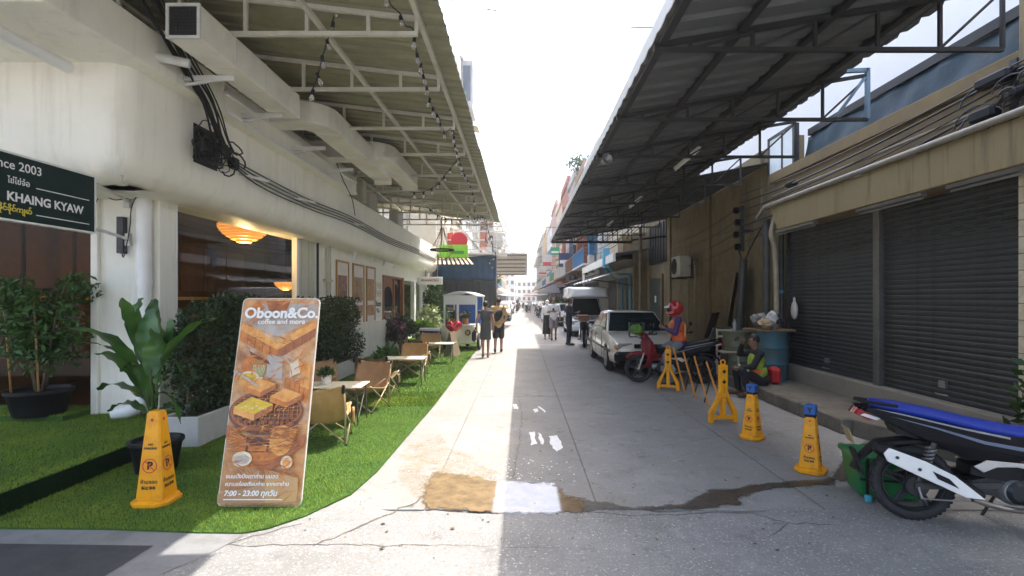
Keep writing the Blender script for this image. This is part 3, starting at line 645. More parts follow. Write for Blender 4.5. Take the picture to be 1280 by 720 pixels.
# ------------------------------------------------------------------ cable tangle and cables
ct = thing("cable_tangle", "tangle of black cables hanging from slab beside the square duct", "cables", (-4.1, 6.8, 3.6))
b = MB(); rr = random.Random(3)
for k in range(9):
    a = Vector((-3.9+rr.uniform(-.1, .1), 5.2+rr.uniform(-.3, .2), 4.95)); e = Vector((-4.08+rr.uniform(-.03, .06), 6.75+rr.uniform(-.2, .35), 3.75+rr.uniform(-.12, .2)))
    mid = a.lerp(e, .35)+Vector((.05, 0, -.02+rr.uniform(-.06, .06))); mid2 = a.lerp(e, .75)+Vector((.06, 0, .05+rr.uniform(-.05, .05)))
    b.tube(spline([a, mid, mid2, e, e+Vector((0, .15, -.15))], 5), rr.uniform(.008, .018), 5)
for k in range(34):
    c = Vector((-4.08+rr.uniform(-.04, .08), 6.75+rr.uniform(-.25, .5), 3.68+rr.uniform(-.18, .16))); r_ = rr.uniform(.06, .2); ph = rr.uniform(0, 6); fl = rr.uniform(.4, 1)
    b.tube([c+Vector((rr.uniform(-.02, .02), r_*math.cos(ph+t), r_*fl*math.sin(ph+t))) for t in np.linspace(0, rr.uniform(3, 6), 11)], rr.uniform(.006, .013), 5)
part("loops", b, CABLE, ct)
for c_, d_ in (((-4.05, 6.95, 3.72), (.09, .26, .13)), ((-4.06, 6.5, 3.62), (.08, .2, .1)), ((-4.05, 7.2, 3.6), (.1, .16, .16))): part("splice_box", MB().rbox(c_, d_, .02), BLACK, ct)
b = MB()
for k in range(4):
    z = 3.66-.06*k; b.tube(spline([(-4.12, 7.0, 3.7), (-4.14, 8, z), (-4.15, 10, z-.03), (-4.15, 12.5, z+.03), (-4.16, 16, z-.05), (-4.16, 20, z), (-4.18, 25, z)], 5), .011, 5)
b.tube(spline([(-3.97, 11.0, 4.6), (-3.96, 11.4, 4.3), (-3.98, 12.0, 4.05), (-4.1, 12.6, 3.75)], 6), .01, 5)
tag(b.build("wall_cables", CABLE), "black cables strung along face of the white rounded overhang", "cables")
# condensers on the overhang further on
def condenser(loc, rz, label, sc=1., group="air conditioner condensers"):
    t = thing("air_conditioner", label, "air conditioner", loc, rz, group); m = mat("condenser_paint", (.52, .50, .43), .5, var=.1, scale=5, dirt=(.25, .2, .13), dscale=3)
    b = MB(); b.rbox((0, 0, .3*sc), (.8*sc, .32*sc, .6*sc), .02); b.build("casing", m, t)
    f = MB(); f.disc((-.12*sc, -.163*sc, .31*sc), .235*sc, 'y', .012, 20); f.build("fan_recess", GRL, t)
    k_ = MB()
    for r_ in (.06, .12, .18, .23): k_.tube([(-.12*sc+r_*sc*math.cos(a), -.178*sc, .31*sc+r_*sc*math.sin(a)) for a in np.arange(0, 6.28, .35)], .006, 4, closed=True)
    for a in np.arange(0, 3.1, .52): k_.bar((-.12*sc-.23*sc*math.cos(a), -.178*sc, .31*sc-.23*sc*math.sin(a)), (-.12*sc+.23*sc*math.cos(a), -.178*sc, .31*sc+.23*sc*math.sin(a)), .006)
    k_.build("fan_guard", STEEL, t)
    q = MB(); q.bar((-.3*sc, -.2*sc, -.03), (-.3*sc, .25*sc, -.03), .04).bar((.3*sc, -.2*sc, -.03), (.3*sc, .25*sc, -.03), .04); q.build("bracket", STEEL, t)
    return t
condenser((-4.55, 15.2, 4.25), R(-90), "dusty condenser on overhang just past the ducts, fan facing the street")
condenser((-4.55, 18.6, 4.25), R(-90), "dusty condenser farther along the overhang near its rounded end")
condenser((-4.6, 13.7, 4.25), R(0), "dusty condenser under the far duct, fan facing the camera")
# ================================================================== CANOPIES
SHEETL = mat("olive_roof_sheet", (.30, .285, .175), .5, var=.14, scale=2, dirt=(.20, .17, .10), dscale=1.5, damt=.4)
SHEETR = mat("grey_roof_sheet", (.10, .105, .105), .5, var=.14, scale=2, dirt=(.06, .05, .035), dscale=1.2, damt=.5)
TRUSSR = mat("dark_truss_paint", (.018, .018, .018), .55, var=.3, scale=6)
CREAMM = mat("cream_steel_paint", (.60, .58, .49), .5, var=.08, scale=3, dirt=(.36, .28, .18), dscale=4, damt=.4)
def roof_sheet_mesh(x0, z0, x1, z1, wid, ribs, h, m, name, t=.004):
    ys = []; k = wid/ribs
    for r_ in range(ribs): ys += [(r_*k, 0), (r_*k+k*.55, 0), (r_*k+k*.65, h), (r_*k+k*.9, h)]
    ys.append((wid+.01, 0)); P = []
    b = MB(); nn = len(ys); vs = []
    for (x, z) in ((x0, z0), (x1, z1)):
        vs += [(x, y, z+dz) for y, dz in ys]
    for (x, z) in ((x0, z0), (x1, z1)):
        vs += [(x, y, z+dz+t) for y, dz in ys]
    fs = [(i, i+1, nn+i+1, nn+i) for i in range(nn-1)]+[(2*nn+i, 3*nn+i, 3*nn+i+1, 2*nn+i+1) for i in range(nn-1)]
    fs += [(i, 2*nn+i, 2*nn+i+1, i+1) for i in range(nn-1)]+[(nn+i, nn+i+1, 3*nn+i+1, 3*nn+i) for i in range(nn-1)]
    b.add(vs, fs); return b.mesh(name, m, fix=False)
# left canopy
lc = thing("street_canopy", "olive corrugated canopy on cream trusses over the cafe front", "canopy", (-3, 10, 5))
zl = lambda x: 4.895+.115*(abs(x)-.9)
me = roof_sheet_mesh(-.9, zl(.9), -5.98, zl(5.98), .76, 3, .035, SHEETL, "roof_sheet")
me_shade = roof_sheet_mesh(-.55, zl(.55), -5.98, zl(5.98), .76, 3, .035, SHEETL, "roof_sheet")  # near sheets, out of view, lengthened to shade the near-left pavement
y = -2.0; k = 0
while y < 21.2:
    put("roof_sheet", me if y > 4.6 else me_shade, lc, True, (random.uniform(-.015, .015), y, random.uniform(0, .003))); y += .76
tys = [2.5, 4.2, 5.85, 7.4, 9.1, 10.75, 12.6, 14.4, 16.2, 18, 19.6, 21.0]
tb = MB()
x0, x1 = -1.19, -5.95; zt = lambda x: zl(x)-.035
tb.bar((x0, 0, 4.72), (x1, 0, 4.72), .045, .05); tb.bar((x0, 0, zt(x0)), (x1, 0, zt(x1)), .045, .05)
xs = [-1.2, -1.75, -2.45, -3.15, -3.9, -4.6, -5.3]
for x in xs: tb.bx((x-.02, -.02, 4.745), (x+.02, .02, zt(x)-.02))
tm = tb.mesh("roof_truss", CREAMM)
for y in tys: put("roof_truss", tm, lc, True, (0, y, 0))
for x in (-1.17, -4.9):
    part("purlin", MB().bar((x, -2, zl(x)-.03), (x, 21.2, zl(x)-.03), .055, .07 if x == -1.17 else .05), CREAMM, lc)
dg = MB(); dg.bar((-2.3, 5.2, 4.79), (-1.95, 21, 4.79), .05); part("long_brace", dg, CREAMM, lc)
part("wall_post", MB().bar((-3.3, 21.1, 3.9), (-3.3, 21.1, 4.9), .06), CREAMM, lc)
# right canopy
rc = thing("street_canopy", "dark grey corrugated canopy on black trusses over the right side", "canopy", (3, 10, 4))
zr = lambda x: 3.735+.17*(x-1.03)
me = roof_sheet_mesh(1.03, zr(1.03), 3.55, zr(3.55), .76, 3, .035, SHEETR, "roof_sheet")
y = -2.0
while y < 18.0:
    put("roof_sheet", me, rc, True, (random.uniform(-.01, .01), y, random.uniform(0, .003))); y += .76
tb = MB(); tb.bar((1.06, 0, 3.69), (3.85, 0, 3.69), .035)
zt = lambda x: max(3.715, zr(x)-.03)
tb.bar((1.06, 0, zt(1.06)+.005), (3.85, 0, zr(3.85)-.03), .035)
xs = [1.35, 1.85, 2.35, 2.85, 3.35, 3.85]
for i, x in enumerate(xs):
    tb.bx((x-.013, -.013, 3.70), (x+.013, .013, zr(x)-.04))
    if i: tb.bar((xs[i-1], 0, 3.70), (x, 0, zr(x)-.05), .02)
tm = tb.mesh("roof_truss", TRUSSR); rty = [.8, 2.45, 4.1, 5.7, 7.2, 9.0, 10.75, 12.5, 14.3, 16.1, 17.9]
for y in rty: put("roof_truss", tm, rc, True, (0, y, 0))
me3 = roof_sheet_mesh(3.56, zr(3.56)+.03, 5.14, zr(5.14)+.06, .76, 3, .035, SHEETR, "roof_sheet")
y = 10.45
while y < 18.0: put("roof_sheet", me3, rc, True, (0, y, 0)); y += .76
for x in (1.12, 1.75, 2.5, 3.25): part("purlin", MB().bar((x, -2, zr(x)-.012), (x, 18.1, zr(x)-.012), .06, .05), TRUSSR, rc)
EDGEM = mat("pale_edge_flashing", (.74, .74, .70), .5, var=.05, scale=6)
for k in range(27):                       # scalloped edge flashing, one piece per sheet
    b = MB(); y0 = -2+k*.76
    if y0 > 17.9: break
    pts = []
    for i in range(13):
        yy = y0+.75*i/12; pts.append((yy, zr(1.03)-.055-.02*abs(math.sin(math.pi*i/4))))
    b.prism([(p_[0], p_[1]) for p_ in pts]+[(y0+.75, zr(1.0)+.05), (y0, zr(1.0)+.05)], 1.005, 1.012, axis='x'); part("edge_flashing", b, EDGEM, rc)
gb = MB(); gb.bar((1.05, 18.15, 3.69), (3.9, 18.15, 3.69), .05, .08); 
for i in range(16): gb.bx((1.05+i*.18, 18.12, 3.7), (1.07+i*.18, 18.14, zr(1.05+i*.18)))
part("end_beam", gb, TRUSSR, rc)
po = MB(); po.tube([(4.18, 18.0, .2), (4.18, 18.0, 4.2)], .06, 10); po.bx((4.08, 17.9, .2), (4.28, 18.1, .23)); part("post", po, mat("rusty_post", (.22, .19, .13), .6, var=.3, scale=5, dirt=(.15, .07, .03)), rc)
part("end_beam", MB().bar((3.85, 18.05, 3.75), (5.2, 18.05, 3.9), .06), TRUSSR, rc)
bp = MB(); bp.bx((3.83, 5.68, 3.70), (3.87, 5.72, 4.26)); bp.bar((3.85, 5.7, 4.24), (3.3, 5.7, 4.22), .04); bp.bar((3.85, 5.7, 4.2), (3.5, 5.7, 3.72), .03)
part("blue_post", bp, mat("blue_steel", (.15, .24, .31), .5, var=.15), rc)
TUBE = mat("tube_white", (.8, .8, .78), .4, var=.02); DTUBE = mat("dusty_tube", (.20, .195, .17), .5, var=.2)
for (y0, y1, lb) in ((7.55, 8.75, "bare fluorescent tube under dark canopy, nearest of three"), (11.2, 12.4, "bare fluorescent tube under dark canopy, second of three"), (14.7, 15.9, "bare fluorescent tube under dark canopy, farthest of three")):
    t = thing("tube_lamp", lb, "tube lamp", (2.6, (y0+y1)/2, 3.8), 0, "tube lamps under the dark canopy")
    part("batten", MB().bar((2.62, y0, zr(2.62)-.08), (2.62, y1, zr(2.62)-.08), .05, .03), WPAINT, t)
    part("tube", MB().tube([(2.62, y0+.03, zr(2.62)-.12), (2.62, y1-.03, zr(2.62)-.12)], .016, 8), TUBE, t)
bell = thing("alarm_speaker", "small round speaker fixed under edge of the dark canopy", "speaker", (1.18, 7.2, 3.6))
part("horn", MB().lathe([(.03, -.06), (.04, 0), (.09, .07), (.085, .07), (.03, 0)], 14, (1.16, 7.15, 3.62), Euler((1.3, 0, .4)).to_matrix()), GREYM, bell); part("mount", MB().bar((1.16, 7.18, 3.62), (1.16, 7.2, 3.72), .02), STEEL, bell)
# ------------------------------------------------------------------ string lights
SOCK = MB().lathe([(.010, .055), (.018, .05), (.021, .0), (.016, -.012)], 10).mesh("socket", BLACK, True)
BULBM = bpy.data.materials.new("clear_bulb_glass"); BULBM.use_nodes = True
_b = BULBM.node_tree.nodes["Principled BSDF"]; _b.inputs["Base Color"].default_value = (.8, .78, .7, 1); _b.inputs["Roughness"].default_value = .05; _b.inputs["Transmission Weight"].default_value = .75
BULB = MB().lathe([(.013, -.005), (.018, -.022), (.027, -.05), (.027, -.062), (.018, -.08), (.004, -.088)], 12).mesh("bulb", BULBM, True)
def string(label, pts, nb, seed=0, drop=.05):
    rr = random.Random(seed); P = spline(pts, 6); t = thing("string_light", label, "string lights", pts[0], 0, "strings of bulbs under the left canopy")
    part("cord", MB().tube(P, .0085, 5), CABLE, t)
    L = [0]
    for a, c in zip(P[:-1], P[1:]): L.append(L[-1]+(c-a).length)
    for k in range(nb):
        d = (k+.5)/nb*L[-1]; i = max(j for j in range(len(L)) if L[j] <= d); i = min(i, len(P)-2)
        q = P[i].lerp(P[i+1], (d-L[i])/max(1e-6, L[i+1]-L[i]))
        s = put("socket", SOCK, t, True, q-Vector((0, 0, drop)), None); s.rotation_euler = (rr.uniform(-.35, .35), rr.uniform(-.35, .35), 0); s.scale = (1.05,)*3
        put("bulb", BULB, s)
A_ = lambda px, py, Y: at(px, py, Y)
string("string of clear bulbs dangling loosely in front of nearest ducts", [A_(424, -40, 6.0), A_(419, 12, 5.9), A_(411, 45, 5.9), A_(404, 68, 5.9), A_(399, 88, 5.9), A_(394, 104, 5.9), A_(386, 122, 5.95)], 8, 1)
string("string of clear bulbs running along the left canopy edge", [A_(482, -30, 5.4), A_(487, 3, 5.5), A_(500, 17, 5.7), A_(507, 32, 5.85), A_(516, 36, 5.9), A_(519, 57, 6.1), A_(527, 83, 6.7), A_(534, 110, 7.3), A_(538, 128, 7.7), A_(548, 145, 8.3), A_(556, 165, 8.9), A_(566, 160, 9.15), A_(568, 176, 9.6), A_(573, 195, 10.3), A_(579, 215, 11.2)], 19, 2)
string("string of clear bulbs swagged from canopy edge back towards the ducts", [A_(574, 196, 10.7), A_(560, 214, 10.8), A_(545, 232, 10.9), A_(528, 240, 11), A_(512, 240, 11)], 7, 3)
string("string of clear bulbs at far end of the left canopy", [A_(579, 214, 11.3), A_(588, 232, 12.7), A_(594, 258, 14.3), A_(592, 272, 14.4), A_(603, 270, 16.2), A_(609, 280, 18), A_(607, 300, 18.2), A_(616, 296, 20.6), A_(614, 330, 20.7)], 20, 4)
string("string of clear bulbs looped across the last trusses", [A_(532, 256, 13), A_(545, 268, 13.2), A_(560, 273, 14.0), A_(577, 275, 14.4), A_(590, 266, 14.6)], 7, 5)
string("string of clear bulbs hanging down in a bunch past the canopy end", [A_(610, 285, 20.8), A_(616, 310, 20.8), A_(620, 318, 20.8), A_(612, 326, 20.8), A_(618, 334, 20.8)], 8, 6)
# ================================================================== RIGHT BUILDING
wh = thing("warehouse_building", "dingy yellow shop building with two dark roller shutters", "building", (5.2, 10, 0))
YEL = mat("aged_yellow_plaster", (.22, .175, .095), .85, var=.12, scale=1.4, bump=.2, bscale=30, dirt=(.14, .10, .055), dscale=1.1, damt=.75)
streaks(YEL, (.07, .05, .028), .6, (2, 2, .5), .50, .72)
YEL2 = mat("yellow_beam_paint", (.265, .21, .105), .7, var=.06, scale=1.2, dirt=(.25, .19, .09), dscale=1.5, damt=.4)
streaks(YEL2, (.11, .085, .045), .8)
BRN = mat("brown_beam_plaster", (.19, .135, .06), .8, var=.15, scale=2, dirt=(.12, .09, .05), dscale=1.5, damt=.6)
SILL = mat("sill_concrete", (.27, .245, .20), .85, var=.15, scale=3, bump=.3, bscale=60, dirt=(.13, .11, .08), dscale=1.5, damt=.6); speckle(SILL, .3, 70)
part("sill", MB().bx((4.98, 4.6, .19), (5.25, 9.95, .46)), SILL, wh, bevel=.015)
SHUT = mat("shutter_steel", (.085, .095, .102), .42, .55, var=.18, scale=3, dirt=(.06, .045, .03), dscale=3, damt=.4)
streaks(SHUT, (.045, .034, .024), .7, (2, 2, .6), .50, .70); slat_h = .068
def shutter(y0, y1, z0, z1, x=5.12, parent=wh, holes=True):
    sh = part("roller_shutter", MB().bx((x+.03, y0, z0), (x+.05, y1, z1)), STEEL, parent)
    L = y1-y0; pr = [(0, 0), (.0, .008), (.010, .018), (.014, .034), (.010, .052), (.0, .060), (.0, slat_h-.003)]
    b = MB(); nn = len(pr); vs = [(-p_[0], yy, p_[1]) for yy in (0, L) for p_ in pr]
    b.add(vs, [(j, j+1, nn+j+1, nn+j) for j in range(nn-1)]); me = b.mesh("slat", SHUT, 30)
    n_ = int((z1-z0)/slat_h)
    hm = MB().box((-.0155, 0, .034), (.004, .16, .012)).mesh("slot", BLKP)
    for i in range(n_):
        sl = put("slat", me, sh, True, (x+.028+random.uniform(-.002, .002), y0, z0+i*slat_h)); sl.rotation_euler = (0, random.gauss(0, .035), random.gauss(0, .0012))
    if holes:
        hb = MB()
        for r_ in range(6):
            for c_ in range(int(L/.32)): hb.box((x+.012, y0+.22+c_*.32+(.16 if r_ % 2 else 0), z0+(n_-3-r_)*slat_h+.034), (.01, .17, .014))
        part("vent_slots", hb, BLKP, sh)
    return sh
shutter(5.17, 7.26, .46, 3.02); shutter(7.38, 9.78, .46, 3.0)
for y_ in (6.2, 8.55):
    lk = part("shutter_lock", MB().bx((5.085, y_-.05, .62), (5.12, y_+.05, .70)).tube([(5.085, y_-.09, .54), (5.06, y_-.06, .54), (5.06, y_+.06, .54), (5.085, y_+.09, .54)], .009, 6), GREYM, wh)
part("shutter_post", MB().bx((5.06, 7.26, .46), (5.16, 7.38, 3.05)), mat("post_steel", (.18, .18, .17), .4, .6, var=.2), wh, bevel=.006)
part("shutter_rail", MB().bx((5.07, 9.78, .46), (5.16, 9.86, 3.05)), STEEL, wh); part("shutter_rail", MB().bx((5.07, 5.11, .46), (5.16, 5.17, 3.05)), GREYM, wh)
fb = MB(); fb.prism([(2.9, 2.97), (9.45, 2.97), (9.75, 3.42), (2.9, 3.42)], 4.72, 5.2, axis='x'); part("front_beam", fb, YEL2, wh, bevel=.01)
part("wall", MB().bx((5.15, 2.9, 3.03), (5.45, 9.9, 4.15)).bx((5.15, 9.87, .19), (5.45, 21.2, 4.85)), YEL, wh)
# proud wall bands, so that the panels read as recessed
bands = MB()
for z in (1.45, 2.35, 3.35): bands.bx((5.125, 10.9, z), (5.151, 17.7, z+.035))
for y_ in (10.9, 13.9, 17.6): bands.bx((5.09, y_, .2), (5.151, y_+.34, 4.84))
part("wall_band", bands, YEL, wh, bevel=.006)
part("ledge", MB().bx((5.02, 2.9, 4.02), (5.46, 10.4, 4.21)).bx((5.08, 2.9, 3.42), (5.152, 10.3, 3.55)), BRN, wh, bevel=.01)
part("upper_beam", MB().bx((5.1, 2.9, 3.6), (5.16, 10.3, 4.02)), BRN, wh)
UWH = mat("upper_white_wall", (.86, .86, .85), .6, var=.03, scale=1)
part("upper_wall", MB().bx((6.4, -12, 4.3), (6.8, 30, 19)), UWH, wh)  # white wall; its unseen top is raised to block stray sun
part("flat_roof", MB().bx((5.4, 2.9, 4.15), (6.4, 21.2, 4.2)), BRN, wh)
part("end_pier", MB().bx((4.95, 4.75, .2), (5.5, 5.10, 4.9)), YEL, wh, bevel=.01)
tp = MB()                                 # tiles on the pier between the shops
tilem = mat("tile_glaze", (.55, .50, .36), .3, var=.2, scale=8)
for i in range(2):
    for k in range(16): part("tile", MB().bx((4.93, 4.77+i*.16, .5+k*.165), (4.955, 4.92+i*.16, .655+k*.165)), tilem, wh)
part("side_shop_wall", MB().bx((5.2, 2.0, .2), (5.4, 4.75, 4.9)), mat("side_shop_paint", (.55, .45, .30), .6, var=.2), wh)
for k, c in enumerate(((.6, .55, .45), (.45, .06, .04), (.1, .35, .15), (.65, .5, .1))): part("poster", MB().bx((5.18, 4.0, .55+k*.62), (5.197, 4.6, 1.1+k*.62)), mat("poster_print", c, .5, var=.3, scale=9), wh)
# dark green door, louvre, far shutter
dd = part("door", MB().bx((5.1, 18.7, .2), (5.16, 20.3, 2.45)), mat("dark_green_door", (.045, .06, .05), .5, var=.2), wh)
part("notice", MB().bx((5.09, 19.4, 1.55), (5.102, 19.6, 1.8)), WHT, dd); part("handle", MB().bx((5.07, 20.05, 1.2), (5.1, 20.1, 1.35)), CHROME, dd)
part("door_frame", MB().bx((5.07, 18.55, .2), (5.16, 18.7, 2.6)).bx((5.07, 20.3, .2), (5.16, 20.45, 2.6)).bx((5.07, 18.7, 2.45), (5.16, 20.3, 2.6)), YEL, wh)
lv = part("louvre", MB().bx((5.11, 17.98, 3.0), (5.149, 20.6, 4.5)), BLKP, wh)
for k in range(7): part("louvre_blade", MB().bx((5.07, 18.0+k*.37, 3.02), (5.11, 18.1+k*.37, 4.48)), STEEL, lv)
part("end_return", MB().bx((4.6, 21.0, .2), (5.2, 21.2, 4.4)), YEL, wh)
# blue window panel beside the tarp
wp = MB(); wp.bx((5.05, 9.5, 4.21), (5.12, 10.45, 4.9)); wf = part("upper_window", wp, mat("pale_blue_panel", (.78, .84, .84), .4, var=.05), wh)
part("frame", MB().bx((5.03, 9.46, 4.21), (5.13, 9.52, 4.95)).bx((5.03, 10.42, 4.21), (5.13, 10.48, 4.95)).bx((5.03, 9.9, 4.21), (5.05, 9.93, 4.9)).bx((5.03, 9.5, 4.9), (5.13, 10.45, 4.95)), STEEL, wf)
# blue tarpaulin with a dark roof beam above
TARP = mat("blue_tarpaulin", (.008, .032, .048), .65, var=.25, scale=2.5, bump=.35, bscale=9, dirt=(.05, .055, .05), dscale=1.5)
b = MB(); b.slabgrid(lambda u, v: (5.22+.012*math.sin(u*37+v*4)+.008*math.sin(u*91)+.10*v, 2.9+6.6*u, 4.2+.50*v+.015*math.sin(u*23)), 90, 5, Vector((.006, 0, 0)))
tag(b.build("tarpaulin", TARP, smooth=True), "wrinkled blue tarpaulin stretched along the ledge above the shutters", "tarpaulin")
rbm = MB(); rbm.bar((5.33, 2.9, 4.76), (5.33, 9.45, 4.76), .1, .12); part("eave_beam", rbm, TRUSSR, wh)
# conduits and lamps on the beam
cb = MB(); cb.tube([(4.69, 3, 3.46), (4.69, 9.9, 3.46), (4.69, 10.2, 3.3)], .04, 10); cb.tube([(5.0, 3, 3.75), (5.0, 10.2, 3.72)], .02, 8); part("conduit", cb, mat("conduit_grey", (.24, .22, .17), .5, var=.2), wh, smooth=40)
for k, (y0, y1) in enumerate(((4.6, 5.75), (6.1, 7.3), (8.35, 9.6))):
    lab = ("nearest", "middle", "farthest")[k]
    t = thing("tube_lamp", f"dusty tube lamp under yellow beam over the shutters, {lab} of three", "tube lamp", (4.8, (y0+y1)/2, 2.94), 0, "tube lamps under the yellow beam")
    part("batten", MB().bx((4.76, y0, 2.925), (4.84, y1, 2.968)), GREYM, t); part("tube", MB().tube([(4.8, y0+.03, 2.90), (4.8, y1-.03, 2.90)], .017, 8), DTUBE, t)
# vertical pipes at the corner of the yellow wall
pipes = thing("drain_pipes", "group of tall dark and pale drainpipes at the corner beside shutters", "pipes", (4.95, 10.2, .2))
PG = mat("dark_pipe", (.05, .052, .045), .5, var=.3, scale=6, dirt=(.1, .08, .05))
part("dark_pipe", MB().tube([(4.78, 10.0, .2), (4.78, 10.0, 3.25)], .07, 12), PG, pipes, smooth=40); part("dark_pipe", MB().tube([(5.06, 9.98, .2), (5.06, 9.98, 3.05)], .05, 10), PG, pipes, smooth=40)
part("pale_pipe", MB().tube(spline([(4.93, 9.9, .3), (4.93, 9.9, 1.4), (4.9, 9.9, 2.6), (4.82, 9.88, 2.9), (4.84, 9.86, 3.1), (4.9, 9.85, 3.3)], 5), .05, 12), mat("pale_pipe", (.38, .34, .24), .5, var=.2), pipes, smooth=40)
part("tape", MB().lathe([(.053, 0), (.053, .05)], 10, (5.06, 9.98, 1.25)).lathe([(.053, 0), (.053, .06)], 10, (5.06, 9.98, 1.8)), mat("blue_tape", (.08, .25, .42), .5), pipes)
bgp = mat("plastic_bag", (.55, .53, .48), .3, var=.1, scale=12)
t = tag(MB().ell((5.06, 9.5, 1.48), (.05, .1, .17), 12, 8).ell((5.06, 9.5, 1.66), (.02, .03, .07), 8, 6).build("plastic_bag", bgp, smooth=True), "small pale plastic bag hanging on wall beside the shutter", "bag")
# electrical rack and overhead cables on the wall
er = thing("insulator_rack", "black cable rack with insulators high on the yellow wall", "cable rack", (4.8, 11.4, 3.2))
b = MB(); b.bx((4.86, 11.35, 2.75), (4.94, 11.43, 3.75)); b.bar((4.9, 11.39, 3.2), (5.15, 11.39, 3.2), .05)
part("bar", b, STEEL, er)
for k in range(4): part("insulator", MB().lathe([(.03, -.07), (.07, -.05), (.05, -.02), (.08, 0), (.05, .03), (.07, .05), (.03, .07)], 12, (4.80-.03*(k % 2), 11.39, 2.85+.27*k)), BLACK, er, smooth=30)
er2 = thing("insulator_rack", "black cable rack and splice boxes high above the nearest shutter", "cable rack", (4.9, 5.2, 3.7))
b = MB(); b.bx((4.93, 5.1, 3.4), (5.0, 5.18, 4.1)); part("bar", b, STEEL, er2)
for c_, d_ in (((4.86, 5.25, 3.95), (.14, .4, .12)), ((4.84, 5.35, 3.62), (.13, .3, .14)), ((4.86, 4.95, 3.72), (.12, .26, .1)), ((4.9, 9.3, 3.78), (.12, .3, .1))): part("splice_box", MB().rbox(c_, d_, .03), BLACK, er2)
b = MB(); rr = random.Random(5)
for k in range(14):
    c = Vector((4.82+rr.uniform(-.05, .05), 5.2+rr.uniform(-.4, .4), 3.65+rr.uniform(-.15, .2))); r_ = rr.uniform(.06, .17)
    b.tube([c+Vector((0, r_*1.6*math.cos(t), r_*math.sin(t))) for t in np.linspace(0, rr.uniform(3, 6), 10)], .009, 5)
part("loops", b, CABLE, er2)
b = MB()
for k in range(7):
    z = 3.55+.075*k; b.tube(catenary((4.86-.02*k, 1.5, z+.25), (4.9, 5.2, z+.02), .05, 8)+catenary((4.9, 5.2, z+.02), (4.84, 11.3, z-.62+.1*k), .10, 12)[1:], .010+.004*(k % 3), 5)
for k in range(4): b.tube(catenary((4.8, 11.39, 2.9+.27*k), (5.05, 17.5, 2.7+.27*k), .12, 12), .009, 5)
b.tube(spline([(4.8, 11.39, 2.9), (4.75, 11.1, 2.6), (4.7, 10.8, 2.5), (4.7, 10.5, 2.75), (4.74, 10.1, 3.1), (4.75, 9.9, 3.2)], 6), .014, 6)
tag(b.build("wall_cables", CABLE), "bundle of black cables sagging along the wall above the shutters", "cables")
ac = condenser((4.86, 15.6, 2.35), R(-90), "grimy condenser bracketed on the yellow wall", 1.05)
b = MB(); b.tube(spline([(5.1, 14.9, 2.8), (4.98, 14.75, 2.75), (4.98, 14.7, 2.4), (5.0, 14.7, .5)], 5), .035, 8); b.tube([(5.08, 15.6, 2.3), (5.08, 15.6, .6)], .02, 6)
tag(b.build("condenser_pipe", mat("pipe_tan", (.30, .25, .15), .6, var=.2), smooth=40), "tan pipe running down the yellow wall from condenser", "pipe")
